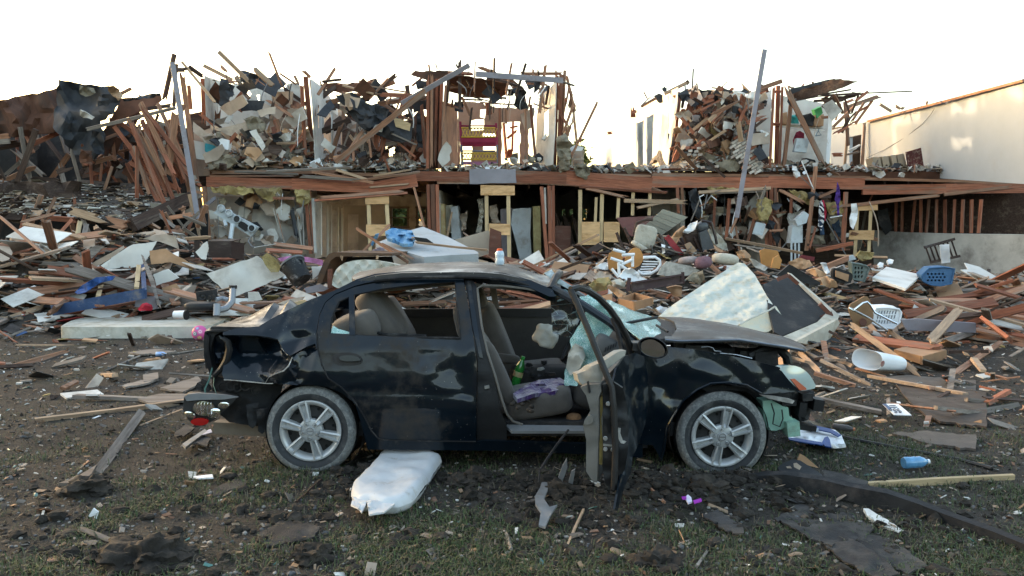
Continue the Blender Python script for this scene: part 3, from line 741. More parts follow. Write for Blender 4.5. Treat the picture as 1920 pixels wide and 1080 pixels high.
# ---- hood
he_r = [(1246,637, YN + .16),(1258,630, YN + .30),(1269,616, YN + .60),(1264,604, YN + .95),(1245,596, YN + 1.35),(1222,592, YN + 1.68)]
he_f = [(1508,656, YN + .20),(1512,653, YN + .40),(1507,648, YN + .65),(1500,643, YN + .95),(1482,635, YN + 1.35),(1462,629, YN + 1.68)]
rows = []
for a, b in zip(he_r, he_f):
    A = P(*a); B = P(*b); row = []
    for i in range(25):
        u = i / 24; q = A.lerp(B, u)
        q.z += .045 * math.sin(math.pi * min(1, u * 1.02)) * (.7 + .3 * nz((q.x * 2, q.y * 2,0),1)) + .012 * nz((q.x * 5, q.y * 5,2),1.)
        row.append(q)
    rows.append(row)
# finer across
R2 = []
for i in range(len(rows) - 1):
    for k in range(3): R2.append([rows[i][c].lerp(rows[i + 1][c], k / 3) for c in range(25)])
R2.append(rows[-1])
for c in range(25):
    R2[0][c] = P(*[float(np.interp(c / 24,[0,.1,.5,.85,1], k)) for k in ([1247,1272,1385,1465,1508],[636,638.5,636,648,656],[YN + .14] * 5)])
    R2[1][c] = R2[1][c].lerp(R2[0][c] + Vector((0,.06,.028)),.6)
m_ = MB(); m_.grid(R2); V_, F_ = thicken(m_.v, m_.f, Vector((0,0,-.018)))
hood = obj('hood', V_, F_, paintd, car, smooth=50)
m_ = MB(); m_.tube([p + Vector((0,-.004,-.004)) for p in R2[0]],.007,6); m_.build('hood_edge', mat('bent_edge', (.16,.18,.21),.3,.2,5, metal=.6, coat=.5, orand=0, bump=0), hood, 50)
# ---- engine bay under the lifted hood
m_ = MB(); m_.box((P(1340,690, YC).x, YC, .44),(.80,1.25,.42)); m_.build('engine_bay_floor', darkm, car)
for (a, b, y, sx, sy, sz, mm) in ((1300,662,.35,.16,.2,.14, dark),(1345,664,.45,.2,.2,.12, darkm),(1395,668,.4,.12,.2,.1, dark),(1430,672,.35,.16,.2,.13, darkm),(1275,650,.4,.1,.2,.1, darkm)):
    m_ = MB(); m_.box(P(a, b, YN + y),(sx, sy, sz), rot('Y', rnd.uniform(-15,15))); m_.build('engine_part', mm, car)
m_ = MB(); m_.tube([P(a, b, YN + .2) for a, b in [(1315,651),(1328,650),(1336,652),(1340,658),(1352,659)]],.004,5); m_.tube([P(a, b, YN + .22) for a, b in [(1350,662),(1380,665),(1410,672)]],.004,5); m_.build('fuel_line', steel, car, 40)
m_ = MB(); m_.tube([P(a, b, YN + .3) for a, b in [(1405,668),(1430,655),(1462,655),(1475,668),(1478,682)]],.035,8); m_.build('air_hose', dark, car, 40)
# ---- head lamp and smashed front corner
hl = sheet('head_lamp', smoothpoly([(1461,690),(1476,684),(1497,687),(1512,696),(1522,708),(1532,727),(1516,731),(1499,733),(1482,716),(1470,703)],1), lens, Y=lambda x, y: YN + .0 + .0030 * max(0, x - 1462), parent=car, t=.05, step=5, bump=lambda x, y: -.03 * math.exp(-(((x - 1497) / 28) ** 2 + ((y - 708) / 20) ** 2)), smooth=60)
sheet('turn_lens', [(1482,711),(1490,710),(1512,728),(1512,731),(1500,732)], amberl, Y=lambda x, y: YN - .03 + .0030 * max(0, x - 1462), parent=hl, t=.01, step=5)
sheet('bumper_bracket', [(1424,740),(1452,743),(1480,748),(1490,752),(1486,757),(1470,754),(1440,747)], torn, Y=YN + .01, parent=car, t=.01, step=8, amp=.02, asc=10)
sheet('front_support', [(1440,742),(1498,736),(1527,733),(1528,748),(1540,752),(1538,772),(1520,772),(1515,788),(1500,790),(1494,762),(1460,755)], darkm, Y=lambda x, y: YN + .12 + .002 * max(0, x - 1460), parent=car, t=.08, step=7, amp=.06, asc=9, jag=1)
for (a, b, sx, sz) in ((1509,742,.07,.05),(1530,757,.07,.08),(1500,765,.05,.1),(1475,752,.1,.04)):
    m_ = MB(); m_.box(P(a, b, YN + .16),(sx, .12, sz), rot('Y', rnd.uniform(-10,10))); m_.build('crash_bracket', dark, car)
rv = sheet('washer_reservoir', [(1430,752),(1447,750),(1468,762),(1478,764),(1480,780),(1490,786),(1496,790),(1497,812),(1480,818),(1474,800),(1458,808),(1440,806),(1432,785)], resv, Y=YN + .10, parent=car, t=.14, step=7, amp=.02, asc=8)
m_ = MB(); m_.box(P(1484,802, YN + .09),(.085,.1,.1), rot('Y', -6)); m_.build('reservoir_tank', resv, rv)
m_ = MB(); m_.tube([P(a, b, YN + .07) for a, b in [(1446,756),(1452,775),(1449,795),(1462,800),(1468,785),(1466,768)]],.005,5); m_.tube([P(a, b, YN + .06) for a, b in [(1440,800),(1448,812),(1462,806),(1470,815)]],.004,5); m_.build('wire_loom', dark, rv, 40)
m_ = MB(); m_.box(P(1505,797, YN + .2),(.14,.16,.04), rot('Y', 8)); m_.build('splash_shield', dark, car)
# ---- windshield remains
ws = sheet('windshield_glass', [(1128,566,6.2),(1142,562,6.5),(1165,572,6.8),(1190,584,6.9),(1222,593,7.0),(1246,610,6.4),(1254,633,5.85),(1205,639,5.75),(1178,618,5.8),(1152,590,5.9)], teal, parent=car, t=.006, step=6, amp=.10, asc=4, jag=1.0, smooth=25)
sheet('fallen_glass', [(1086,556,5.9),(1108,553,5.9),(1124,562,5.9),(1146,582,5.9),(1152,612,5.9),(1138,640,5.9),(1124,668,5.9),(1110,694,5.88),(1082,724,5.86),(1058,722,5.88),(1058,700,5.9),(1072,668,5.92),(1068,640,5.95),(1084,612,5.95),(1098,584,5.93)], teal, parent=ws, t=.006, step=5, amp=.07, asc=6, jag=1.6, smooth=25)
sheet('dark_glass', [(1031,558),(1047,553),(1066,556),(1096,562),(1094,584),(1082,610),(1068,634),(1036,624),(1034,588)], dglass, Y=lambda x, y: 5.93 + .001 * (x - 1030), parent=ws, t=.006, step=7, amp=.06, asc=4, smooth=25)
sheet('curled_glass', [(1031,556),(1040,546),(1060,542),(1068,548),(1065,560),(1046,566)], mat('glass_blue', (.16,.26,.28),.2,.6,30, coat=1., bump=.6, bsc=60), Y=5.95, parent=ws, t=.006, step=5, amp=.05, asc=8)
for pl in ([(1020,512),(1034,505),(1046,520),(1080,541),(1073,545),(1043,530)],):
    sheet('glass_shard', pl, mat('glass_grey', (.30,.36,.36),.15,.5,20, coat=1., bump=.3), Y=lambda x, y: 6.35 - .004 * (y - 505), parent=ws, t=.005, step=6, amp=.04, asc=6)
m_ = MB(); m_.tube([P(1170,607,5.95), P(1200,601,6.05), P(1232,595,6.15)],.012,6); m_.build('wiper_arm', dark, car, 40)
m_ = MB(); m_.tube([P(1231,610,6.1), P(1252,622,5.95)],.010,6); m_.build('wiper_arm', dark, car, 40)
sheet('cowl', [(1180,600,6.7),(1222,594,7.1),(1262,604,6.6),(1268,616,6.2),(1262,630,5.9),(1225,640,5.75),(1200,634,5.85)], darkm, parent=car, t=.05, step=8, amp=.05, asc=6, bump=lambda x, y: .06)
# ---- mirror
mh = MB(); c = P(1225,652,5.38); vs = []
for i in range(9):
    u = i / 8; r_ = math.sqrt(max(0,1 - (1 - u) ** 2)) if u < 1 else 1
    row = []
    for k in range(25):
        t = 2 * math.pi * k / 24
        row.append(c + Vector((math.cos(t) * .098 * r_ * (1.0 if math.cos(t) > 0 else 1.05),.09 * (1 - u), math.sin(t) * .069 * r_ - math.cos(t) * .018 * r_)))
    vs.append(row)
for s_, y in ((.93,-.004),(.88,.006)): vs.append([c + (p - c) * s_ + Vector((0, y, 0)) for p in vs[8]])
mh.grid(vs)
mir = mh.build('wing_mirror', dark, car, 40)
sheet('mirror_glass', smoothpoly([(1204,640),(1222,635),(1240,645),(1248,657),(1243,669),(1224,671),(1206,664),(1201,652)],1), mat('mirror', (.5,.52,.52),.03,.05,5, metal=1., bump=0, orand=0), Y=5.385, parent=mir, t=.004, step=9)
m_ = MB(); m_.box(P(1194,648,5.45),(.07,.12,.05)); m_.build('mirror_foot', dark, mir)
# ---- open front door seen on its edge
dv = Vector((.30,.86,0))
fd = sheet('front_door_skin', [(1150,716,4.78),(1156,690,4.9),(1172,667,5.2),(1192,662,5.42),(1208,668,5.5),(1214,700,5.52),(1216,745,5.52),(1210,795,5.45),(1196,835,5.2),(1186,858,5.0),(1182,890,4.9),(1172,910,4.8),(1158,958,4.68),(1153,955,4.68),(1162,905,4.75),(1174,860,4.85),(1178,800,4.95),(1172,745,4.9)], paint, parent=car, t=.012, step=6, amp=.06, asc=5, smooth=45, label='buckled outer skin of the open front door')
le = sheet('latch_face', [(1130,722),(1150,716),(1168,728),(1176,760),(1179,800),(1177,850),(1172,880),(1160,900),(1152,924),(1146,921),(1134,905),(1130,880),(1131,800)], dark, Y=4.80, parent=fd, t=.05, step=8, amp=.04, asc=6, bump=dent_fn([(1160,800,10,.05)]))
for a, b in ((1135,822),(1135,842),(1149,843),(1140,757)):
    m_ = MB(); m_.lathe([(.0,.012),(.010,.012),(.012,.0),(.014,0)], P(a, b, 4.785),(0,-1,0),12); m_.build('latch_bolt', steel, le, 40)
sheet('latch_plate', [(1131,832),(1148,834),(1148,837),(1131,836)], steel, Y=4.785, parent=le, t=.006, step=8)
sheet('edge_scuff', [(1158,802),(1164,803),(1163,812),(1168,826),(1176,828),(1176,833),(1164,831),(1158,820)], torn, Y=4.785, parent=le, t=.006, step=4)
it = sheet('door_inner_trim', [(1088,726),(1099,722),(1125,720),(1128,733),(1122,745),(1122,818),(1119,905),(1112,904),(1099,884),(1099,824),(1093,798),(1097,787),(1107,770),(1099,742)], trimb, Y=4.80, parent=fd, t=.02, ext=dv * .72 + Vector((0,0,.05)), step=8, amp=.015, asc=7)
sheet('arm_rest', smoothpoly([(1094,790),(1104,776),(1112,782),(1111,794),(1096,798)],1), trimb, Y=4.77, parent=it, t=.02, ext=dv * .35, step=6)
sheet('trim_stuffing', [(1124,745),(1131,743),(1131,765),(1127,785),(1131,840),(1129,872),(1122,870),(1122,800)], mat('foam', (.40,.29,.10),.95,.3,12, bump=.5), Y=4.84, parent=it, t=.03, step=6)
sheet('broken_armrest_top', [(1082,701),(1096,696),(1106,688),(1130,678),(1160,659),(1174,657),(1172,666),(1150,684),(1133,698),(1128,716),(1112,722),(1096,724),(1086,716)], mat('trim_pale', (.27,.255,.22),.7,.15,6, bump=.15, dirt=((.2,.18,.15),.3,5)), Y=lambda x, y: 4.85 + .006 * max(0, x - 1130), parent=it, t=.05, step=6, amp=.03, asc=9)
sheet('torn_trim_strip', [(1100,716),(1104,714),(1108,735),(1105,738)], dark, Y=4.79, parent=it, t=.006, step=6)
m_ = MB()
m_.tube([P(*q) for q in [(1070,543,4.98),(1085,576,4.94),(1100,611,4.90),(1118,655,4.86),(1134,694,4.82),(1147,727,4.79),(1151,770,4.78),(1154,835,4.77),(1153,870,4.76),(1151,918,4.75)]],.0195,8); m_.build('window_frame', dark, fd, 40)
m_ = MB()
m_.tube([P(*q) for q in [(1070,543,4.98),(1084,539,5.02),(1102,545,5.1),(1122,558,5.17),(1142,578,5.25),(1160,603,5.33),(1174,630,5.4),(1182,652,5.44),(1186,668,5.46)]],.0215,8); m_.build('window_frame', dark, fd, 40)
m_ = MB()
m_.tube([P(*q) for q in [(1148,596,5.55),(1158,622,5.52),(1165,648,5.5),(1168,664,5.48)]],.016,7); m_.build('frame_seal', rub, fd, 40)
# dark sheet inside the hinge end
sheet('hinge_pillar', [(1180,650),(1216,664),(1214,840),(1180,840)], dark, Y=YN + .10, parent=car, t=.06, step=20)
# seat belt hanging out of the sill
m_ = MB(); m_.tube([P(1066,806,5.50), P(1045,833,5.40), P(1025,862,5.25), P(1012,882,5.1), P(1010,905,5.05)],[.008,.009,.010,.006,.006],5); m_.build('trailing_belt', darkm, car, 40)
# ---- cabin
def puff(name, c, size, M, m, parent, e=.38, n=18, k=11, ns=.02, **kw):
    b = MB(); rows = []
    def pw(x, p): return math.copysign(abs(x) ** p, x)
    for i in range(k + 1):
        f = -math.pi / 2 + math.pi * i / k; row = []
        for j in range(n + 1):
            t = 2 * math.pi * j / n
            v = Vector((pw(math.cos(f), e) * pw(math.cos(t), e) * size[0] / 2, pw(math.cos(f), e) * pw(math.sin(t), e) * size[1] / 2, pw(math.sin(f), e) * size[2] / 2))
            v += v.normalized() * ns * min(size) * (nz(v * 7 + Vector(c),1) + .6 * nz(v * 19 + Vector(c),1))
            row.append(Vector(c) + M @ v)
        rows.append(row)
    b.grid(rows); return b.build(name, m, parent, 60, **kw)
I3 = Matrix.Identity(3)
floor = MB(); x0 = P(600,800, YC).x; x1 = P(1230,800, YC).x
floor.box(((x0 + x1) / 2, YC, .27),(x1 - x0,1.5,.10)); floor.build('floor_pan', darkm, car)
puff('front_seat', P(1008,748,6.02),(.50,.50,.20), rot('Y', -9), seatm, car, .42)
puff('seat_back', P(921,695,6.05),(.16,.50,.62), rot('Y', -26), seatm, car, .42)
puff('seat_bolster', P(934,700,5.84),(.12,.13,.50), rot('Y', -24), seatm, car, .6)
puff('far_seat_back', P(934,640,6.75),(.17,.50,.66), rot('Y', -22), seatm, car, .42)
puff('far_head_rest', P(898,560,6.7),(.12,.27,.18), rot('Y', -18), seatm, car, .5)
puff('far_seat_cushion', P(1005,700,6.85),(.50,.5,.18), rot('Y', -7), seatm, car, .42)
puff('seat_arm', P(951,672,6.5),(.20,.07,.07), rot('Y', 8), seatm, car, .5)
puff('rear_seat_back', P(718,590,6.25),(.16,.62,.44), rot('Y', -38), seatm, car, .4)
puff('rear_seat_fold', P(672,612,6.0),(.34,.50,.22), rot('Y', -20), seatm, car, .5)
puff('rear_seat_back', P(742,604,6.85),(.15,.58,.44), rot('Y', -30), seatm, car, .4)
puff('rear_seat_cushion', P(790,700,6.5),(.5,1.25,.18), I3, seatm, car, .4)
puff('front_head_rest', P(866,602,6.15),(.10,.28,.24), rot('Y', -12), seatm, car, .5)
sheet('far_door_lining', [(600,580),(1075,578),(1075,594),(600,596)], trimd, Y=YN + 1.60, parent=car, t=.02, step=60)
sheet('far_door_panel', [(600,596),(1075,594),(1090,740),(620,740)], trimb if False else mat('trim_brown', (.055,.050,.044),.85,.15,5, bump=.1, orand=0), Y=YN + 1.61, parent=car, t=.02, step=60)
sheet('far_pillar_trim', [(918,540),(930,540),(936,578),(926,580)], trimb, Y=YN + 1.5, parent=car, t=.03, step=20)
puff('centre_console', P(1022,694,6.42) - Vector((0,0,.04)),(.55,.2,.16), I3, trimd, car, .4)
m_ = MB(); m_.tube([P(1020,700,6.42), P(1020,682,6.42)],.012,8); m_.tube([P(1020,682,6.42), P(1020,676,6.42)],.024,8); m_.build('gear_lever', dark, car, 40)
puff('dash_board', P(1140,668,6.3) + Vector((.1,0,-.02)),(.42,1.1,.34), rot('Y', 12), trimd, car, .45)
puff('dash_end', P(1138,650,5.82),(.20,.12,.14), rot('Y', 30), mat('dash_grey', (.10,.10,.10),.7,.15,8, bump=.05), car, .5)
m_ = MB()
for k in range(5): m_.bar(P(1134 + k * 5,660 - k * 2.4,5.755), P(1136 + k * 5,651 - k * 2.4,5.755),.006,.006)
m_.build('air_vent', dark, car)
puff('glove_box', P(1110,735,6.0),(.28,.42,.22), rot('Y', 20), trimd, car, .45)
m_ = MB(); m_.lathe([(.185 + .014 * math.cos(t),.014 * math.sin(t)) for t in np.linspace(0,2 * math.pi, 7)], P(1075,640,6.9),(-.85,0,.5),28); m_.build('steering_wheel', dark, car, 50)
puff('air_bag', P(1026,633,6.3),(.17,.14,.17), rot('Y', 20), bagm, car, .7, n=30, k=20, ns=.32)
sheet('side_air_bag', [(1061,690),(1066,662),(1078,645),(1092,652),(1098,668),(1088,690),(1070,704)], bagm, Y=5.86, parent=car, t=.05, step=7, amp=.06, asc=9)
sheet('scuff_plate', [(945,796),(1095,798),(1098,808),(960,808)], greyp, Y=lambda x, y: 5.72 - .008 * (y - 796), parent=car, t=.02, step=20)
puff('torn_carpet', P(1076,783,5.85),(.11,.1,.07), I3, mat('rust_clump', (.22,.12,.06),1.,.5,14, bump=.8), car, .9)
# ---- wheels
def wheel(cx, cy, Yw, spin, far=False):
    c = P(cx, cy, Yw); ax = Vector((0,-1,0)); Rt = .319
    b = MB(); b.lathe([(.212,-.10),(.225,.0),(.245,.010),(.262,.012)], c, ax, 48); ty = b
    w_ = MB(); w_.lathe([(.205,-.21),(.245,-.215),(.29,-.20),(.314,-.17),(Rt, -.12),(Rt, -.07),(.313,-.025),(.302,-.006),(.290,.008),(.262,.013),(.240,.008),(.222,-.004),(.208,-.02)], c, ax, 64)
    n = 64; m = 13; fm = []
    for k in range(n):
        for i in range(m - 1): fm.append(1 if 6 <= i <= 8 else (2 if i >= 9 else 0))
    tyre = obj('tyre', w_.v, w_.f, None, car, smooth=45, mats=[rub, tyred, tyrem], fmat=fm)
    d = MB(); d.lathe([(0,-.055),(.06,-.05),(.10,-.03),(.15,-.045),(.19,-.06),(.205,-.05)], c, ax, 40); disc = d.build('wheel_disc', mat('disc_dark', (.022,.021,.020),.7,.4,10, bump=.1, orand=0), tyre, 40)
    r_ = MB(); r_.lathe([(.170,-.050),(.180,-.012),(.196,.004),(.206,.007),(.213,.004),(.214,-.02)], c, ax, 56); rim = r_.build('wheel_cover', silver, tyre, 50)
    h = MB(); h.lathe([(0,.010),(.03,.010),(.034,.004),(.070,.002),(.082,-.004),(.086,-.03)], c, ax, 36); h.build('hub', silver, rim, 50)
    ex = Vector((1,0,0)); ez = Vector((0,0,1))
    for k in range(6):
        a = R(spin + 60 * k); e = ex * math.cos(a) + ez * math.sin(a); q = -ex * math.sin(a) + ez * math.cos(a)
        rows = []
        for i in range(7):
            u = i / 6; rr = .068 + .142 * u; hw = .021 + .013 * u
            prof = [(-1.1,-.04),(-1,.006),(-.62,.011),(-.42,-.014 if .1 < u < .95 else .006),(.42,-.014 if .1 < u < .95 else .006),(.62,.011),(1,.006),(1.1,-.04)]
            rows.append([c + e * rr + q * (hw * x) + ax * (hgt + .004 - .006 * u * u) for x, hgt in prof])
        s_ = MB(); s_.grid(rows); s_.build('spoke', silver, rim, 35)
    for k in range(5):
        a = R(90 + 72 * k + spin * .3); p = c + (ex * math.cos(a) + ez * math.sin(a)) * .052
        s_ = MB(); s_.lathe([(.017,.0045),(.014,.0)], p, ax, 12); s_.f.append(tuple(12 * 0 + 2 * i + 1 for i in range(12))); s_.build('lug_recess', dark, rim, 40)
        s_ = MB(); s_.lathe([(.0,.012),(.006,.012),(.009,.004),(.009,.0)], p, ax, 8); s_.build('lug_nut', steel, rim, 40)
    em = MB(); em.lathe([(.021,.0105),(.021,.0135),(.025,.0135),(.025,.009)], c, ax, 24); em.bar(c + ax * .012 - ex * .024 + ez * .001, c + ax * .012 + ex * .024 + ez * .001,.007,.004); em.build('emblem', greyp, rim, 40)
    for k in range(12):
        a = R(30 * k + 11); p = c + (ex * math.cos(a) + ez * math.sin(a)) * .152 + ax * (-.043)
        s_ = MB(); s_.lathe([(0,.001),(.0105,.001)], p, ax, 8); s_.build('vent_hole', mat('hole_black', (.003,.003,.003),.9,.1), disc)
    return tyre
wheel(582,808, YN + .045,105); wheel(1354,819, YN + .045,18)
for cx, cy in ((582,808),(1354,819)):
    c = P(cx, cy, YN + .045); c.y = 2 * YC - c.y
    w_ = MB(); w_.lathe([(.05,.20),(.205,.21),(.245,.215),(.29,.20),(.314,.17),(.319,.12),(.319,.07),(.313,.025),(.29,-.008),(.24,-.008),(.2,.02),(.05,.02)], c, (0,-1,0),40); w_.build('far_wheel', rub, car, 40)
# ---- loose things in and on the car
gb = P(972,700,6.25)
b = MB(); d = Vector((.28,0,.96)).normalized(); prof = [(0,0),(.032,.0),(.036,.02),(.034,.06),(.036,.12),(.033,.16),(.016,.20),(.013,.21),(.013,.22)]
b.lathe(prof, gb - d * .1, d, 16); bt = b.build('green_bottle', mat('green_pet', (.02,.22,.03),.12,.2,8, coat=1., bump=0, alpha=.85), None, 50, label='green plastic drink bottle lying between the front seats', cat='bottle')
b = MB(); b.lathe([(0,.235),(.015,.235),(.015,.215),(.012,.215)], gb - d * .1, d, 12); b.build('cap', mat('green_cap', (.03,.30,.05),.4,.1), bt, 40)
b = MB(); b.lathe([(.0365,.075),(.0372,.08),(.0372,.11),(.0365,.115)], gb - d * .1, d, 16); b.build('bottle_label', mat('label_red', (.35,.05,.05),.5,.5,30, col2=(.30,.45,.20)), bt, 40)
sheet('purple_cloth', [(962,738),(985,722),(1010,712),(1050,708),(1062,716),(1058,728),(1030,735),(1000,738),(970,748)], mat('purple_satin', (.055,.02,.12),.35,.5,14, bump=.5, bsc=30, sheen=.5), Y=lambda x, y: 6.02 - .010 * (y - 712), t=.03, step=5, amp=.10, asc=9, label='crumpled shiny purple cloth on the front car seat', cat='cloth')
bt = P(937,496,6.55)
b = MB(); b.lathe([(0,0),(.030,0),(.037,.01),(.036,.045),(.033,.055),(.037,.068),(.036,.085),(.028,.105),(.018,.112)], bt, (0,0,1),18); o_ = b.build('sports_bottle', mat('clear_blue', (.50,.62,.72),.1,.2,12, coat=1., bump=0, alpha=.75), None, 50, label='clear drink bottle with orange cap standing on the car roof', cat='bottle')
b = MB(); b.lathe([(.022,.105),(.022,.122),(.018,.125),(0,.125)], bt, (0,0,1),14); b.build('cap', mat('orange_cap', (.70,.10,.02),.45,.1), o_, 40)

# soil and clutter thrown into the cabin
gx = random.Random(4)
for q in range(12):
    a, b_ = gx.uniform(958,1000), gx.uniform(745,775); s_ = gx.uniform(.010,.024)
    puff('cabin_soil', P(a, b_, 6.0 - .004 * (b_ - 742) * 8),(s_ * 1.6, s_ * 1.4, s_), rot('Z', gx.uniform(0,90)), dirtm, car, .9, n=9, k=6, ns=.5)
for q in range(9):
    a, b_ = gx.uniform(985,1055), gx.uniform(680,705); sheet('cabin_scrap', [(a + gx.uniform(4,9) * math.cos(u), b_ + gx.uniform(2,6) * math.sin(u)) for u in np.linspace(0,5.4,5)], gx.choice((trimd, trimb, dark, mat('paper_grey', (.35,.34,.32),.8))), Y=6.2 + gx.uniform(-.1,.15), parent=car, t=.01, step=4, amp=.04, asc=12)
# ================================================================== ruined apartment building
YF = 21.0
def Zat(py, Y=YF): return P(960, py, Y).z
def Xat(px, Y=YF): return P(px, 400, Y).x
bld = thing('ruined_apartment_building', 'long two storey timber apartment building torn open along its front', 'building', (2.5,25,0))
def B(x1, y1, x2, y2, w_, Y=YF, m=red, n='stud', Y2=None, t=None, roll=None, p=None, j=None): return bd(n, x1, y1, x2, y2, w_, Y, Y2, m, p or bld, t, roll, j)
def W(n, pts, m, Y=None, p=None, **k): return sheet(n, pts, m, Y=Y, parent=p or bld, **k)
ZF, ZB = 2.98,2.52
# ---- ground floor shell
slab = MB(); slab.box(((Xat(392) + 16) / 2,25.3, ZF - .13),(16 - Xat(392),8.3,.2)); slab.build('upper_floor', sheath, bld)
for i in range(40):
    x = Xat(392) + .25 + i * .6
    if x > 15.8: break
    m_ = MB(); m_.box((x, 25.2, ZF - .34),(.045,8.0,.2)); m_.build('joist', dkw, bld)
wsheet('back_wall', (-7.7,28.9,0),(1,0,0),(0,0,1),[(0,0),(23.5,0),(23.5,2.75),(0,2.75)], dryg, bld, step=1.5,
       holes=[[(Xat(a, 28.9) + 7.7, Zat(d, 28.9)),(Xat(b, 28.9) + 7.7, Zat(d, 28.9)),(Xat(b, 28.9) + 7.7, Zat(c, 28.9)),(Xat(a, 28.9) + 7.7, Zat(c, 28.9))] for a, b, c, d in ((736,764,391,424),(782,799,390,424),(1054,1060,392,404),(1068,1074,392,404),(1092,1100,392,412))])
for px, y1, mm in ((1,0,0),) if False else ((823,28.9, dryg),(1038,28.9, dryg),(1292,28.9, dryg),(1447,28.9, dryg)):
    x = Xat(px)
    wsheet('partition', (x, 21.5,0),(0,1,0),(0,0,1),[(0,0),(y1 - 21.5,0),(y1 - 21.5,2.5),(0,2.5)], mm, bld, step=1.2, t=.1)
for a, b in ((730,768),(779,802)):
    m_ = MB()
    for x in (a + 3, b - 3): m_.bar(P(x, 388,28.8), P(x, 427,28.8),.07,.07, Vector((0,1,0)))
    m_.bar(P(a, 389,28.8), P(b, 389,28.8),.07,.07); m_.bar(P(a, 426,28.8), P(b, 426,28.8),.07,.07); m_.bar(P(a, 408,28.8), P(b, 408,28.8),.04,.04)
    m_.build('window_frame', gryw, bld)
# long rim beam, broken and sagging
for q in ((388,341,548,345,19),(548,345,692,351,21),(690,354,782,338,23),(776,330,884,331,18),(966,331,1062,334,22),(1060,333,1222,347,26),(1221,341,1440,343,20),(1440,341,1620,345,21),(1617,356,1772,354,18),(1770,354,1925,352,19)):
    B(q[0], q[1], q[2], q[3], q[4],20.93, red, 'rim_beam', t=.09, roll=0, j=0)
for q in ((388,323,640,322,7),(640,326,780,330,6),(388,330,560,330,3),(820,342,1010,343,5),(1010,343,1222,356,4),(1222,329,1440,329,5),(1225,326,1630,332,4),(1618,335,1925,343,5),(970,322,1220,330,4)):
    B(q[0], q[1], q[2], q[3], q[4],20.97, brn, 'floor_plate', t=.12, roll=0)
W('fascia_patch', [(880,317),(967,317),(969,343),(881,345)], fasc, 20.86, t=.03, step=12, jag=1.0)
for q in ((560,330,690,338,5, gryw),(585,322,700,342,5, brn),(630,318,692,338,5, tan),(660,340,790,322,4, brn),(700,330,770,318,3, tan),(500,322,660,314,4, gryw),(590,372,764,358,6, brn),(590,376,764,362,4, red),(512,371,552,372,5, red),(440,322,560,327,3, gryw),(690,352,770,345,3, tan),
          (1092,352,1182,372,5, brn),(1086,350,1252,361,4, red),(1170,376,1292,379,7, tan),(1190,391,1275,373,5, tan),(1222,352,1245,362,4, brn),(1310,361,1445,353,6, tan),(1330,362,1440,358,3, gryw),(1458,354,1514,384,6, brn),(1536,370,1568,356,5, brn),(1560,388,1640,380,5, brn),(1608,384,1772,365,6, brn),(1770,365,1900,350,6, brn)):
    B(q[0], q[1], q[2], q[3], q[4],20.6, q[5], 'loose_plank', t=.05)
# ground floor posts
for q in ((383,350,392,450,8, brn),(572,352,583,476,6, red),(580,352,590,474,5, red),(587,372,592,474,5, dryg),(803,346,806,440,6, red),(811,346,814,440,8, sheath),(819,346,821,440,6, red),(776,350,796,426,4, brn),(1015,350,1026,492,6, red),(1022,352,1024,420,3, dryg),(1029,348,1032,500,6, red),(1037,348,1038,508,6, red),
          (1270,352,1272,400,6, red),(1277,332,1283,404,5, brn),(1341,362,1338,430,5, red),(1368,372,1362,448,6, red),(1436,352,1438,460,6, red),(1446,352,1444,462,7, red),(1454,352,1452,460,5, red),(1456,360,1462,470,5, brn),(1420,390,1402,455,5, red),(1530,312,1512,470,7, brn),(1586,360,1580,470,8, red),(1484,372,1482,420,5, red)):
    B(q[0], q[1], q[2], q[3], q[4],20.95 if q[0] < 1500 else 20.7, q[5], 'stud', t=.1, roll=rnd.uniform(-12,12), j=0)
for q in ((691,380,694,470,7),(725,382,728,430,7),(912,365,913,440,7),(953,365,955,494,7),(912,440,914,470,6),(1088,356,1087,506,7),(1129,358,1126,495,7),(1118,370,1116,420,5),(1160,370,1158,410,6),(1187,361,1186,404,6),(1219,360,1217,404,6),(1608,392,1603,478,6),(1633,390,1629,472,6)):
    B(q[0], q[1], q[2], q[3], q[4],20.7, pin_, 'new_prop', t=.09, roll=0, j=0)
for pts in ([(684,365),(729,364),(730,382),(685,383)],[(686,421),(729,421),(727,442),(687,442)],[(901,347),(965,348),(965,366),(901,366)],[(917,419),(956,420),(956,441),(917,440)],[(1091,416),(1125,416),(1124,459),(1091,459)],[(1132,416),(1162,416),(1162,454),(1132,454)],[(1593,432),(1640,432),(1638,450),(1592,449)],[(1610,384),(1646,382),(1646,394),(1608,395)]):
    W('plywood_patch', pts, ply, 20.62, t=.02, step=14)
# door wall on the left, receding
dw = W('door_wall', [(592,372,21.1),(640,385,24.2),(640,475,24.2),(592,485,21.1)], dryg, step=12, holes=[[(603,388),(613,390),(613,480),(603,482)],[(622,393),(632,395),(632,477),(622,479)]])
for x in (602,614,621,634,641): B(x, 380 + (x - 600) * .25, x + .5,478,2.6,21.1 + (x - 592) / 48 * 3.1 - .06, dry, 'door_trim', t=.05, roll=0, j=0)
W('inner_wall', [(645,385),(690,385),(690,480),(645,480)], mat('dim_plaster', (.16,.155,.15),.9,.2,2),25.5, step=20, holes=[[(652,402),(672,402),(672,480),(652,480)]])
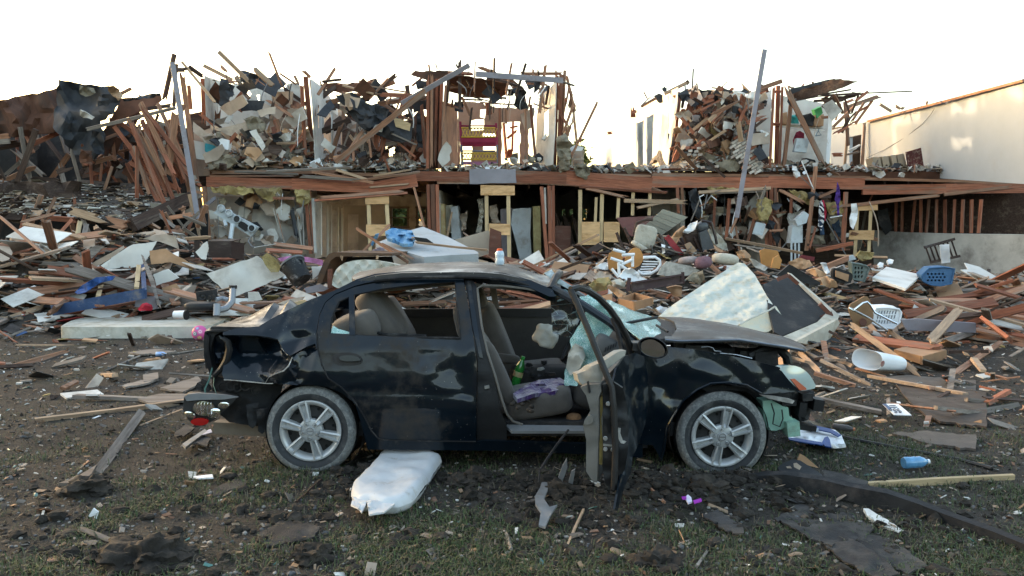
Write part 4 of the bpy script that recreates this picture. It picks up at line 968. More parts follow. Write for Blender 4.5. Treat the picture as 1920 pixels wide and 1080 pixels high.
# left ground floor: torn drywall and insulation
W('torn_drywall', [(478,380),(515,380),(518,400),(560,385),(578,392),(574,470),(480,470),(470,430)], dryg, 21.6, amp=.15, jag=3, step=12)
W('torn_drywall', [(405,365),(445,368),(452,410),(405,420)], dry, 22.2, amp=.1, jag=2)
W('torn_drywall', [(447,372),(478,372),(480,398),(455,405)], dryt, 21.9, amp=.1, jag=2)
for pts, mm in (([(517,395),(532,380),(545,388),(543,410),(532,416),(520,405)], dry),([(483,382),(512,380),(518,404),(500,404)], dryt),([(500,432),(515,428),(522,444),(518,455),(505,446)], dry),([(480,435),(494,440),(488,452),(478,450)], dry),([(555,392),(566,388),(566,430),(558,440)], dry),([(576,405),(583,402),(586,470),(578,474)], dryt)):
    W('drywall_flap', pts, mm, 21.2, amp=.12, asc=4, jag=1.5, step=7)
for pts in ([(395,350),(435,350),(470,352),(475,363),(440,366),(400,362)],[(472,352),(525,352),(528,370),(505,378),(485,366)],[(553,354),(580,356),(583,372),(570,384),(556,378)],[(1325,350),(1375,352),(1400,356),(1350,362),(1335,366)],[(1478,356),(1510,360),(1530,378),(1515,384),(1488,366)]):
    W('insulation_batt', pts, insul, 20.8, amp=.18, asc=5, jag=2.5, t=.10, step=6)
W('insulation_batt', [(1423,374),(1436,370),(1450,378),(1446,400),(1440,418),(1428,414),(1422,398)], insul, 20.5, amp=.16, asc=5, jag=2.5, t=.1, step=5)
for q in ((548,382,560,450,3),(556,395,566,466,3),(520,400,532,452,1.5),(512,390,528,448,1.2),(516,392,533,455,1.2),(568,400,570,470,2)):
    B(q[0], q[1], q[2], q[3], q[4],21.0, rnd.choice((dryg, brn, dark)), 'hanging_strip', t=.02)
B(546,390,558,452,6,20.9, tar, 'black_pipe', t=.08)
# ---- upper storey, left rooms
W('upper_wall', [(384,143),(432,158),(486,160),(510,168),(566,165),(564,243),(470,246),(420,242),(384,228)], dry, 23.8, step=14, jag=1.5, holes=[[(457,168),(464,165),(471,176),(468,183),(460,180)],[(481,178),(487,177),(486,190),(483,186)]])
W('drywall_flap', [(538,158),(562,155),(566,190),(548,214),(520,225),(505,238),(512,200),(526,188)], dryg, 23.2, amp=.15, jag=1.5)
W('drywall_flap', [(505,214),(563,202),(566,228),(506,246)], dryt, 22.9, amp=.08, jag=1)
W('drywall_flap', [(522,238),(566,226),(567,246),(532,258)], dryt, 22.5, amp=.05, jag=1)
W('upper_wall', [(384,141,21.5),(408,158,23.5),(410,232,23.5),(388,236,21.5)], dryg, step=12)
W('tar_sheet', [(412,146),(428,150),(432,172),(440,178),(431,182),(429,200),(420,206),(411,197)], tar, 21.6, amp=.15, asc=4, jag=1.5, step=6)
W('tar_sheet', [(448,132),(470,136),(512,148),(520,172),(498,170),(470,160),(452,152)], tar, 22.6, amp=.3, asc=3, jag=2, step=7)
W('tar_sheet', [(428,156),(440,162),(436,182),(424,174)], tar, 21.8, amp=.15, asc=4, jag=1.5, step=6)
for q in ((327,101,307,192,8, dkw),(340,131,384,449,9, brn),(341,116,405,194,5, tan),(328,131,356,131,7, dkw),(354,125,382,145,7, dkw),(380,147,383,236,8, red),(382,123,445,155,7, tan),(410,97,472,158,7, tan),(411,121,426,136,5, brn),(476,128,512,162,9, tan),(502,92,529,162,3, brn),(525,138,555,158,3, brn),(552,142,562,162,5, brn),(564,128,585,148,5, brn),(354,160,358,205,6, brn),(374,212,408,240,6, red),(392,225,416,240,4, dkw),
          (573,144,587,296,9, red),(566,160,572,292,6, red),(583,150,590,220,5, brn),(604,153,640,149,4, dkw),(515,225,530,262,6, red),(520,224,534,268,5, brn),(620,296,642,226,7, brn),(655,246,640,286,3, gryw),(668,246,668,300,5, red),(690,240,696,296,4, brn),(655,252,688,300,4, tan),(706,245,705,290,9, red),(730,208,712,296,9, red),(692,186,728,147,3.5, brn),(706,177,786,180,8, red),(692,161,763,173,2.5, brn),(642,160,700,176,2.5, tan),(763,160,775,256,8, dkw),(790,190,798,300,6, red),(782,262,766,300,6, brn),(740,215,752,180,3, brn),(722,196,735,182,3, brn),(744,300,792,270,2, gryw),(755,220,775,226,2.5, brn),(700,178,716,172,6, brn)):
    B(q[0], q[1], q[2], q[3], q[4],21.3 + rnd.uniform(-.5,.6), q[5], 'rafter' if q[1] < 170 and q[5] is not red else 'stud', t=.06)
W('receding_wall', [(583,147,21.1),(612,170,22.6),(634,205,23.9),(638,290,24.1),(591,300,21.1)], dry, step=10, jag=.8, holes=[[(608,203),(622,207),(621,287),(606,288)],[(596,196),(599,198),(599,240),(597,240)]])
for a in ((607,202,605,288),(622.5,206,621.5,287)): B(*a, 2.6,22.4, dry, 'door_trim', t=.05, roll=0, j=0)
W('receding_wall', [(624,210,22.7),(638,220,24.1),(640,290,24.1),(625,292,22.7)], dryg, step=12)
W('roof_sheathing', [(603,158),(631,155),(670,158),(706,147),(722,176),(700,178),(663,172),(640,176),(612,168)], sheath, 22.3, amp=.15, jag=1.5, step=9)
W('roof_slab', [(628,178),(660,172),(696,196),(706,194),(733,210),(773,240),(770,264),(752,268),(716,256),(684,243),(667,228),(652,208)], tar, 20.9, amp=.22, asc=2.5, jag=2, step=8, t=.05)
W('bare_plywood', [(643,176),(654,174),(664,186),(656,192),(661,204),(655,208),(648,192)], tan, 20.76, amp=.05, jag=1, step=6)
W('bare_plywood', [(738,218),(770,232),(768,246),(742,238)], pin_, 20.76, amp=.05, jag=1, step=6)
for pts in ([(656,184),(690,198),(704,215),(692,222),(676,214),(662,204)],[(668,214),(690,224),(706,216),(716,232),(690,240),(674,232)],[(704,194),(730,206),(722,228),(702,216)]):
    W('torn_tar_paper', pts, tar, 20.55, amp=.18, asc=4, jag=2, step=6, t=.01)
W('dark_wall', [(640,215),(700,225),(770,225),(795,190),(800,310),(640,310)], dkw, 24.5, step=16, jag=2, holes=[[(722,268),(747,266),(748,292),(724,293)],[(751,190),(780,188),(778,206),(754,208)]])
for q in ((880,122,753,194,9, fasc, 20.0,20.3),(798,170,629,304,10, brn, 20.2,20.4),(892,139,1056,151,10, fasc, 20.3,20.6),(323,117,371,410,9, fasc, 19.2,19.0),(1434,93,1381,408,8.5, fasc, 19.8,19.3)):
    B(q[0], q[1], q[2], q[3], q[4], q[6], q[5], 'fascia_strip' if q[5] is fasc else 'rafter', q[7],.04,8, j=0)
# ---- the bunk room
for q in ((803,139,802,316,5, red),(809,137,808,316,5, brn),(820,138,816,316,5, red),(829,138,824,318,5, red),(836,160,830,250,4, brn),(798,160,806,205,4, brn),(841,143,838,196,4, dkw),(862,110,862,206,5, dkw),(891,115,889,172,2.5, brn),(927,108,925,178,2.8, dkw),(960,115,948,180,4, brn),(986,119,966,184,4.5, dkw),(1023,121,1011,216,5, brn),(816,117,821,133,2, dkw),(853,118,862,132,2.5, dkw),(1000,128,999,150,3, brn),(893,124,920,134,5, brn),(815,135,892,139,5, red),(980,138,1056,138,4.5, brn),(936,150,985,166,4, dkw),(885,200,880,245,3, dkw),(937,198,936,320,4, red),(919,180,918,228,3, dkw),(949,205,949,232,3, brn),(985,200,988,300,3, brn),(995,196,1004,300,5, red),(1045,142,1040,318,5, red),(1052,140,1047,320,7, red),(1059,132,1052,300,4, brn),(1062,140,1078,210,4, brn),(1074,198,1082,272,3, tan),(1075,196,1056,250,3, brn),(1070,168,1072,215,4, brn),(1121,190,1068,300,3.2, brn),(1050,152,1078,161,2, gryw),(872,144,884,168,3, dkw),(914,192,918,215,9, red),(1088,258,1085,272,5, red)):
    B(q[0], q[1], q[2], q[3], q[4],21.1 + rnd.uniform(-.2,.7), q[5], 'rafter' if q[1] < 135 else 'stud', t=.07)
W('sheathing_panel', [(809,145),(829,145),(829,316),(806,316)], sheath, 21.6, step=20)
W('roof_sheathing', [(769,139),(779,132),(815,134),(840,132),(842,148),(815,148),(801,151),(782,145)], sheath, 20.9, amp=.1, jag=2, step=7)
W('roof_sheathing', [(841,141,21.2),(872,143,21.3),(951,156,21.5),(949,178,24),(933,187,25),(866,178,24.5),(842,172,23)], sheath, amp=.08, jag=1.5, step=9)
W('tar_sheet', [(780,152),(800,152),(798,166),(782,168)], tar, 21.3, amp=.15, jag=2, step=6)
W('tar_sheet', [(960,168),(975,160),(988,172),(984,190),(990,202),(975,207),(962,198),(966,182)], tar, 21.3, amp=.2, asc=4, jag=2, step=6)
W('tar_sheet', [(952,168),(970,164),(962,180),(950,180)], tar, 21.8, amp=.2, asc=4, jag=2, step=6)
W('tar_sheet', [(1003,150),(1014,152),(1012,166),(1000,176)], tar, 21.4, amp=.2, asc=4, jag=1, step=6)
W('tar_sheet', [(852,190),(867,190),(868,210),(853,208)], tar, 21.8, amp=.2, asc=4, jag=2, step=6)
W('tar_sheet', [(782,212),(794,214),(796,280),(784,275),(780,240)], tar, 21.2, amp=.2, asc=4, jag=2, step=7)
roomp = mat('room_plaster', (.27,.165,.115),.9,.2,2, bump=.2, bsc=12, dirt=((.16,.10,.075),.35,1.2))
W('inner_wall', [(829,190,21.3),(858,198,24.5),(858,312,24.5),(829,316,21.3)], roomp, step=14, jag=1)
W('room_back_wall', [(858,190),(905,192),(912,200),(976,202),(990,200),(992,312),(858,312)], roomp, 25.5, step=9, jag=1.5, holes=[[(882,226),(908,224),(906,244),(884,246)],[(862,262),(885,264),(884,310),(862,310)],[(941,230),(975,228),(975,310),(940,310)],[(901,206),(911,205),(909,222),(900,220)],[(905,250),(930,250),(930,284),(906,282)]])
for q in ((944,230,950,300,4),(962,228,960,296,4),(948,262,975,240,3),(956,240,972,236,3),(952,288,970,288,16)): B(*q, 26.2, red, 'stud', t=.08)
for q in ((865,186,905,188,2, dkw),(880,180,940,196,2, dkw),(900,192,985,198,2.4, red),(868,180,950,184,3, dkw)): B(*q[:5],24.8, q[5], 'rafter', t=.05)
W('angled_wall', [(1004,312,22.5),(1006,220,22.5),(1012,180,22.3),(1030,166,21.6),(1043,150,21.1),(1040,250,21.1),(1036,314,21.1)], dry, step=10, holes=[[(1020,212),(1029,203),(1028,254),(1019,262)]])
B(1017,264,1028,250,5,21.5, dry, 'window_sill', t=.1)
W('drywall_flap', [(826,280),(838,265),(846,275),(844,300),(830,312),(820,300)], dryg, 20.9, amp=.1, jag=2, step=7)
W('drywall_flap', [(976,215),(1002,200),(998,240),(984,245)], dryt, 23, amp=.1, jag=2, step=9)
for pts in ([(1043,262),(1060,250),(1072,268),(1068,300),(1050,308),(1044,290)],[(1072,312),(1100,306),(1108,322),(1096,338),(1080,330)],[(1046,300),(1065,296),(1066,320),(1050,324)]):
    W('insulation_batt', pts, insulg, 20.8, amp=.2, asc=5, jag=2.5, t=.12, step=5)
# ---- right block
W('lit_wall', [(1184,213,28.3),(1194,206,27.2),(1231,186,23.8),(1271,163,21.2),(1270,192,21.25),(1264,235,21.4),(1256,285,21.7),(1251,322,21.9),(1186,322,28.2)], dry, step=9, jag=.6, holes=[[(1195,231),(1206,226),(1206,320),(1195,320)],[(1214,220),(1225,214),(1223,320),(1212,320)],[(1254,197),(1264,195),(1261,225),(1252,268)]])
for a in ((1194,230,1194,320,27.2),(1207,225,1207,320,26),(1213,219,1212,320,25.4),(1226,213,1224,320,24.4)): B(*a[:4],2.2, a[4] - .1, dry, 'door_trim', t=.06, roll=0, j=0)
W('door_leaf', [(1197,232,27.6),(1206,228,27),(1206,320,27),(1197,320,27.6)], white, step=30, t=.04)
W('distant_wall', [(1112,240,42),(1140,214,36),(1186,190,28.4),(1186,322,28.4),(1112,322,42)], dry, step=14, holes=[[(1167,272),(1176,268),(1175,292),(1167,296)]])  # top edge raised so the wall shades the wing
for q in ((1202,200,1230,184,4, brn),(1246,176,1292,153,5, tan),(1184,212,1194,208,5, red),(1187,214,1187,226,9, red),(1133,250,1151,249,5, red),(1286,152,1292,158,6, dkw),(1207,172,1214,186,1.5, brn),(1204,196,1222,180,2, gryw),(1284,156,1286,176,2.5, dryg)): B(*q[:5],23.5 if q[0] < 1200 else 22, q[5], 'rafter', t=.06)
W('tar_sheet', [(1226,180),(1236,175),(1243,178),(1243,192),(1237,194),(1230,186)], tar, 22.4, amp=.1, jag=1, step=5)
W('tar_sheet', [(1241,166),(1246,162),(1251,166),(1250,172),(1244,172)], tar, 22, amp=.1, jag=1, step=4)
for q in ((1276,168,1268,230,6, red),(1272,200,1262,306,5, red),(1303,172,1266,296,13, red),(1308,158,1300,176,6, dkw),(1260,318,1275,268,9, red),(1300,128.5,1298,166,1.6, gryw),(1340,176,1420,196,7, brn),(1334,174,1390,192,4, brn),(1376,214,1420,176,9, red),(1395,176,1384,222,10, red),(1332,216,1388,190,6, brn),(1310,196,1320,222,5, red),(1330,238,1362,208,9, red),(1356,206,1386,226,5, brn),(1354,240,1380,224,6, tan),(1316,258,1340,226,4, gryw),(1290,252,1330,220,6, tan),(1300,262,1320,244,4, brn),(1270,290,1320,308,6, gryw),(1386,242,1408,200,3, tan),(1370,236,1408,234,3, brn),(1345,164,1364,174,9, brn),(1350,170,1360,160,6, red),(1420,168,1466,152,7, brn),(1424,160,1432,164,6, dkw),(1412,180,1440,168,8, red),(1300,300,1330,280,7, tan),(1340,296,1366,270,8, brn)):
    B(*q[:5],21.0 + rnd.uniform(-.4,1.2), q[5], 'broken_stud', t=.07)
for pts, mm, y in (([(1290,168),(1310,166),(1330,172),(1345,180),(1340,200),(1325,196),(1318,202),(1296,196)], tar, 22.2),([(1326,168),(1340,174),(1338,200),(1326,204)], tar, 21.6),([(1375,172),(1395,166),(1405,172),(1395,180)], tar, 21.8),([(1280,205),(1296,205),(1294,230),(1280,228)], dryg, 22.6),([(1275,240),(1296,238),(1310,250),(1288,262),(1276,258)], dryg, 21.6),([(1300,252),(1312,245),(1330,262),(1332,284),(1312,280)], dryt, 21.1),([(1328,210),(1346,182),(1360,180),(1352,205),(1336,218)], dryt, 21.0),([(1277,262),(1300,262),(1290,280),(1275,282)], dryg, 20.9),([(1364,260),(1372,266),(1366,290),(1350,282),(1352,266)], carp, 21.0),([(1330,240),(1346,232),(1356,248),(1342,258)], insul, 21.1),([(1340,305),(1370,296),(1390,310),(1380,322),(1350,320)], insulg, 20.9),([(1310,280),(1330,285),(1345,300),(1325,310)], insulg, 21),([(1392,216),(1408,212),(1412,230),(1398,236)], dry, 21.9),([(1298,216),(1330,218),(1330,228),(1300,226)], dry, 22.2),([(1360,190),(1372,186),(1374,200),(1362,204)], dry, 22.4)):
    W('rubble_slab', pts, mm, y, amp=.2, asc=3, jag=2.5, step=6, t=.03)
W('upper_wall', [(1419,182),(1447,168),(1445,292),(1426,300),(1418,275)], dry, 22.2, step=12, jag=1.5)
for q in ((1451,161,1443,326,5, red),(1459,161,1455,328,7, red),(1467,163,1461,324,4, red),(1486,168,1468,326,6, brn),(1471,159,1550,320,9, brn),(1450,172,1466,172,5, red),(1448,233,1464,233,5, red),(1446,320,1460,320,6, red),(1587,202,1655,178,7, brn),(1584,191,1591,275,6, brn),(1620,193,1593,234,4, brn),(1636,188,1604,232,4, brn),(1601,200,1558,242,4.5, brn),(1560,188,1575,172,5, brn),(1530,180,1616,175,4, dkw),(1616,175,1711,171,2, dkw),(1535,178,1596,168,3, dkw),(1649,195,1673,210,5, tan),(1673,194,1690,206,4.5, tan),(1697,200,1684,208,5, tan),(1739,190,1737,196,2, brn),(1550,316,1574,330,5, brn),(1583,312,1598,328,5, brn),(1558,290,1582,290,6, red),(1590,240,1582,328,4, tan),(1622,230,1614,328,4, brn),(1590,284,1614,272,4, dry),(1588,290,1612,284,3, brn),(1514,178,1545,165,3, dkw)):
    B(*q[:5],21.0 + (rnd.uniform(0,.8) if q[0] < 1560 else 1.5 + rnd.random()), q[5], 'truss_timber', t=.07)
W('roof_overhang', [(1481,169),(1512,160),(1567,148),(1608,152),(1579,164),(1532,179),(1496,187),(1482,182)], dkw, lambda x, y: 21.6 - .008 * (x - 1481), amp=.1, jag=1.5, step=8, t=.06)
W('roof_overhang', [(1540,184),(1612,176),(1604,182),(1570,192),(1548,196)], dkw, 21.8, amp=.1, jag=1.5, step=8, t=.05)
W('tar_sheet', [(1480,168),(1518,158),(1566,147),(1560,152),(1510,166),(1486,176),(1484,200),(1476,190)], tar, 21.2, amp=.12, jag=1, step=6)
W('hanging_panel', [(1542,197),(1560,187),(1579,208),(1561,227),(1556,220)], dryg, 21.0, step=12, jag=.6)
closet = W('closet_wall', [(1463,178),(1556,196),(1554,332),(1462,332)], dry, 23.0, step=16, jag=1)
W('closet_shelf', [(1465,232),(1545,236),(1545,240),(1465,237)], dry, 22.3, t=.3, step=20)
B(1466,238,1546,245,2,22.2, dry, 'closet_rail', t=.03, j=0)
B(1557,218,1551,330,7,21.4, white, 'door_jamb', t=.1, roll=0, j=0)
W('wing_wall', [(1557,244,28.5),(1622,229,25.6),(1770,190,20.9),(1920,150,17.7),(1920,345,17.7),(1770,335,20.9),(1622,326,25.6),(1557,322,28.5)], mat('wing_paint', (.37,.40,.43),.85,.05,2, bump=.05, orand=0, dirt=((.36,.37,.38),.15,1.2)), step=18, t=.1, holes=[[(1593,257),(1615,252),(1612,324),(1592,323)]])
B(1624,228,1770,190,4,25.4, brn, 'top_plate', 20.8, t=.1, roll=0); B(1770,190,1921,150,4.5,20.8, brn, 'top_plate', 17.6, t=.1, roll=0)
B(1621,230,1617,326,5,25.4, tan, 'door_jamb', t=.1, roll=0, j=0)
m_ = MB(); pts = [(1752,204),(1745,215),(1730,232),(1700,256),(1660,280),(1625,296)]
m_.tube([P(a, b, float(np.interp(a, [1622,1770],[25.4,20.75]))) for a, b in pts],.006,5); m_.build('hanging_cable', dark, bld, 40)
# right ground floor bay
W('low_wall', [(1634,432,22.8),(1700,436,22.0),(1772,438,21.2),(1925,440,19.4),(1925,530,19.4),(1772,520,21.2),(1640,515,22.8)], dryg, step=18, t=.1)
for x in (1680,1692,1716,1727,1742,1756,1772,1790,1806,1822,1840): B(x, 374, x - 3 + rnd.uniform(-3,3),437,5, float(np.interp(x, [1634,1772,1925],[22.9,21.3,19.5])), red, 'stud', t=.06, j=0)
W('shade_backing', [(1640,368,24.2),(1925,362,20.6),(1925,440,20.6),(1640,436,24.2)], dkw, step=30)  # dark sheet stands in for the shade behind the studs
W('torn_lining', [(1645,395),(1665,390),(1672,430),(1660,440),(1648,420)], darkm, 22.4, amp=.2, jag=2, step=7)
W('mid_drywall', [(1395,385),(1425,358),(1435,360),(1432,400),(1410,408)], dry, 21.5, amp=.06, jag=2, step=9)
W('mid_drywall', [(1330,424),(1400,426),(1402,440),(1340,442)], dryt, 21.6, amp=.06, jag=2, step=9)
W('mid_drywall', [(1318,400),(1350,402),(1345,424),(1322,420)], dry, 22.4, amp=.06, jag=2, step=9)
W('mid_drywall', [(1407,430),(1436,400),(1436,470),(1410,462)], dryg, 22.0, amp=.06, jag=1, step=9)
W('mid_drywall', [(1364,376),(1380,372),(1382,382),(1366,384)], dryt, 20.9, amp=.1, jag=2, step=5)
W('left_bay_wall', [(1222,352),(1270,350),(1268,420),(1222,416)], dryg, 23.0, step=16)
for pts, mm in (([(1290,360),(1306,352),(1318,390),(1312,412),(1300,400)], tar),([(1300,385),(1310,378),(1322,400),(1310,410)], insul),([(1312,396),(1322,392),(1324,404),(1310,412),(1302,408)], carp),([(1316,388),(1340,380),(1348,392),(1340,402),(1320,400)], dkw),([(1330,370),(1340,368),(1344,380),(1332,384)], insul),([(1476,372),(1488,380),(1502,390),(1496,396),(1484,384)], dry),([(1518,440),(1545,442),(1548,456),(1524,462)], insulg),([(1476,408),(1500,396),(1510,392),(1506,400),(1482,420)], dry),([(1478,400),(1500,402),(1498,440),(1480,446)], dryg),([(1552,400),(1580,400),(1584,450),(1560,456)], insulg),([(1548,380),(1580,376),(1584,400),(1556,402)], insul),([(1536,360),(1560,366),(1556,384),(1540,380)], dkw),([(1560,420),(1574,412),(1576,440),(1568,450)], mat('navy_cloth', (.03,.05,.08),.9,.3))):
    W('hanging_scrap', pts, mm, 20.9 + rnd.uniform(-.2,.6), amp=.2, asc=4, jag=2, step=5, t=.03)
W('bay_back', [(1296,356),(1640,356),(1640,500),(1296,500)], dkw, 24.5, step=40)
for q in ((1326,364,1320,392),(1334,366,1318,388),(1330,364,1345,376),(1322,364,1310,370),(1340,360,1352,356),(1502,300,1526,356),(1540,396,1586,478),(1560,398,1580,384),(1556,408,1580,404),(1462,470,1500,424),(1500,330,1526,354)):
    B(*q, 1.6,20.5, rnd.choice((white, greyp, gryw)), 'dangling_strip', t=.02)
# ---- collapsed left end
W('collapsed_floor', [(140,336,21.0),(300,348,21.0),(350,366,20.2),(250,420,17.6),(200,412,17.8),(140,398,18.4)], mat('dirty_floor', (.05,.042,.037),.95,.6,9, bump=.8, bsc=20, dirt=((.12,.11,.10),.32,14)), step=12, amp=.12, t=.12)
B(248,422,357,371,24,17.5, dkw, 'fallen_beam', 20.0,.12,0, j=0)
B(130,394,205,416,15,17.6, tan, 'fallen_beam', t=.15, roll=0); B(196,414,262,428,18,17.4, brn, 'fallen_beam', t=.15)
W('roof_slab', [(206,228),(227,184),(262,182),(300,176),(302,188),(282,204),(228,222),(215,262),(196,300),(190,250)], sheath, 20.6, amp=.1, jag=1.5, step=10, t=.04)
W('roof_slab', [(110,150),(150,157),(203,161),(229,179),(212,212),(186,226),(196,262),(176,300),(140,290),(100,240)], tar, 20.2, amp=.45, asc=1.6, jag=3, step=9, t=.05)
for pts, mm in (([(203,163),(212,160),(229,178),(222,190),(206,176)], tan),([(150,160),(176,165),(180,174),(160,182),(150,176)], insulg),([(186,180),(210,188),(204,198),(180,200)], tar),([(150,206),(176,220),(172,224),(150,216)], dryg),([(172,244),(196,250),(194,290),(176,286),(168,268)], tar),([(150,280),(170,284),(172,310),(150,306)], sheath),([(230,186),(262,180),(300,174),(300,180),(262,186),(232,190)], tar)):
    W('roof_scrap', pts, mm, 19.8, amp=.3, asc=3, jag=2, step=6, t=.03)
for q in ((160,243,331,202,6, gryw, 19.6),(222,178,246,166,5, brn, 20.5),(246,231,309,384,8, red, 19.3),(266,225,325,375,7, red, 19.6),(284,220,337,366,6, red, 19.9),(307,225,352,355,6, red, 20.2),(261,231,259,294,4, brn, 20.4),(329,210,313,332,13, brn, 19.8),(318,300,342,340,6, red, 20.4),(270,250,287,352,5, red, 20.6),(296,226,312,262,9, gryw, 20),(356,364,378,450,7, tan, 19.2),(278,204,330,196,6, dkw, 20.6),(331,120,326,200,5, dkw, 21),(340,220,352,300,6, red, 20.8),(346,300,362,420,5, brn, 20.4),(360,330,374,372,12, gryw, 20.2),(358,340,380,344,5, gryw, 20),(358,358,382,362,5, brn, 20),(376,390,384,420,7, brn, 19.9),(380,390,410,366,6, fasc, 20.4)):
    B(q[0], q[1], q[2], q[3], q[4], q[6], q[5], 'leaning_stud' if abs(q[3] - q[1]) > 60 else 'broken_stud', t=.07)
W('wall_scrap', [(346,395),(365,385),(372,408),(352,412)], dryt, 19.8, jag=1, step=8); W('shade_back', [(60,250),(350,240),(382,450),(60,450)], darkm, 23.5, step=40)  # matte black sheet stands in for the shaded void behind the collapse
W('wall_scrap', [(295,270),(310,262),(316,300),(300,310)], dryg, 20.7, jag=2, step=8); W('wall_scrap', [(362,228),(404,262),(396,272),(362,248)], dryt, 21.2, amp=.1, jag=1, step=8)
W('wall_scrap', [(404,243),(470,226),(476,240),(434,256)], dryt, 20.9, amp=.05, jag=.6, step=8); W('wall_scrap', [(358,262),(392,270),(385,300),(362,296)], dry, 21.3, amp=.05, jag=1, step=8)
W('wall_scrap', [(380,290),(416,270),(422,282),(408,300),(385,306)], dryt, 20.7, amp=.1, jag=1, step=8); W('wall_scrap', [(468,246),(480,242),(498,275),(492,282)], dry, 20.8, amp=.05, jag=1, step=8)
for pts in ([(455,222),(480,218),(500,235),(486,250),(466,242)],[(388,296),(430,288),(446,306),(420,318),(390,316)]): W('insulation_batt', pts, insulg, 20.8, amp=.2, asc=5, jag=2.5, t=.1, step=6)
# left of the frame of the photograph: the collapse goes on
W('roof_slab', [(-60,200),(60,175),(120,165),(150,200),(100,250),(-60,262)], sheath, 20.6, amp=.5, asc=1.6, jag=3, step=12, t=.05)
W('collapsed_floor', [(-80,340),(150,340),(150,400),(-80,420)], dkw, 19.4, amp=.3, jag=3, step=16, t=.1)
W('shade_back', [(-200,230),(70,250),(70,480),(-200,480)], darkm, 23.0, step=40)  # black sheet in place of deep shade
W('shade_back', [(-200,380),(390,400),(390,500),(-200,500)], darkm, 20.5, step=40)  # black sheet in place of the shade under the fallen floor
# right of the frame: wing goes on
wsheet('wing_wall', (10.95,17.6,0),(0,-1,0),(0,0,1),[(0,0),(6,0),(6,2.4),(0,2.5)], dryg, bld, step=1.2, t=.1)
# ---- brick panel: every brick its own piece
brk = [mat('brick_pale', (.46,.42,.37),.9,.2,9, bump=.4, bsc=50, orand=.25, dirt=((.30,.15,.10),.3,6)), mat('brick_red', (.30,.12,.075),.9,.3,9, bump=.4, bsc=50, orand=.25)]
bw, bh = .20,.072
cube = []
for mm in brk:
    b_ = MB(); b_.box((0,0,0),(bw - .014,.09, bh - .014)); me = bpy.data.meshes.new('brick'); me.from_pydata([tuple(v) for v in b_.v],[], b_.f); me.materials.append(mm); cube.append(me)
outline = [(1379,242),(1400,246),(1418,275),(1432,322),(1408,326),(1372,292),(1369,272)]
org = P(1398,285,20.85); ang = R(32)
Mr = Matrix.Rotation(-ang, 3, 'Y')
mortar = W('mortar_bed', outline, mat('mortar', (.24,.22,.20),.95,.2),20.93, step=12, t=.06)
for r_ in range(-9,10):
    for c_ in range(-6,7):
        v = org + Mr @ Vector((c_ * bw + (bw / 2 if r_ % 2 else 0),0, r_ * bh))
        if pin(*PX(*v), outline):
            shared('brick', cube[1 if rnd.random() < .14 else 0], Matrix.Translation(v + Vector((0, rnd.uniform(-.012,.012),0))) @ (Mr @ rot('Y', rnd.uniform(-1.5,1.5))).to_4x4(), bld)
for (a, b) in ((1290,277),(1295,283),(1300,277),(1306,284),(1311,278),(1293,290),(1303,291),(1313,290),(1440 - 108,302),(1344,312),(1318,314)):
    shared('brick', cube[1 if b < 278 else 0], Matrix.Translation(P(a, b, 20.7)) @ (rot('Y', -5) @ rot('Z', 70)).to_4x4(), bld)

# ---- fill: rubble heaps on the upper floor and clutter hanging in the torn rooms
W('bay_back', [(385,350),(594,352),(594,520),(385,520)], dry, 23.2, step=40)
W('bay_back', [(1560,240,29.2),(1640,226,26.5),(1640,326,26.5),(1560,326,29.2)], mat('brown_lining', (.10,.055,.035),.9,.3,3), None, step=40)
hm = mat('heap_dust', (.12,.10,.085),1.,.6,7, bump=.9, bsc=18, orand=.1, dirt=((.30,.28,.25),.3,10))
def heap(x0, x1, h, d=2.6):
    rows = []
    for i in range(15):
        v = i / 14; row = []
        for k in range(25):
            u = k / 24; x = x0 + (x1 - x0) * u; y = 20.98 + d * v
            e = min(1, v * 1.6) * (1 - abs(2 * u - 1) ** 4 * .7)
            row.append((x, y, ZF - .02 + h * e * (.75 + .5 * nz((x, y, 2),1.3) + .25 * nz((x, y, 5),4.))))
        rows.append(row)
    m_ = MB(); m_.grid(rows); m_.build('rubble_heap', hm, bld, 50)
heap(Xat(388), Xat(585),1.05); heap(Xat(590), Xat(800),.42); heap(Xat(1256), Xat(1446),1.5,3.4); heap(Xat(1450), Xat(1556),.22)
heap(Xat(830), Xat(1035),.10)
AVOID = [outline, [(1466,200),(1550,200),(1550,300),(1466,300)],[(858,226),(936,226),(936,312),(858,312)],[(1525,338),(1612,338),(1612,440),(1525,440)],[(1476,390),(1522,390),(1510,470),(1476,470)]]
def clutter(name, poly, n, Y0, Y1, ms, L, w_, ang=None, seed=1, flat_=False):
    g = random.Random(seed); xs_ = [p[0] for p in poly]; ys_ = [p[1] for p in poly]; k = 0
    while k < n:
        x = g.uniform(min(xs_), max(xs_)); y = g.uniform(min(ys_), max(ys_))
        if not pin(x, y, poly) or any(pin(x, y, a_) for a_ in AVOID): continue
        k += 1; l = g.uniform(*L); a = g.choice(ang) + g.gauss(0,14) if ang else g.uniform(0,180); Y = g.uniform(Y0, Y1); dx, dy = math.cos(R(a)) * l / 2,-math.sin(R(a)) * l / 2
        B(x - dx, y - dy, x + dx, y + dy, g.uniform(*w_), Y, g.choice(ms), name, Y + g.uniform(-.4,.4), t=.03 if flat_ else None)
clutter('broken_lumber', [(-100,230),(150,230),(150,340),(-100,340)],40,20.0,22.5,[red, brn, dkw, brn, gryw],(30,110),(4,10),(100,120,70,20),33)
clutter('broken_lumber', [(-100,400),(150,400),(150,480),(-100,480)],36,17,20,[red, brn, dkw, brn, gryw],(30,90),(4,10),(10,160,60,120),34)
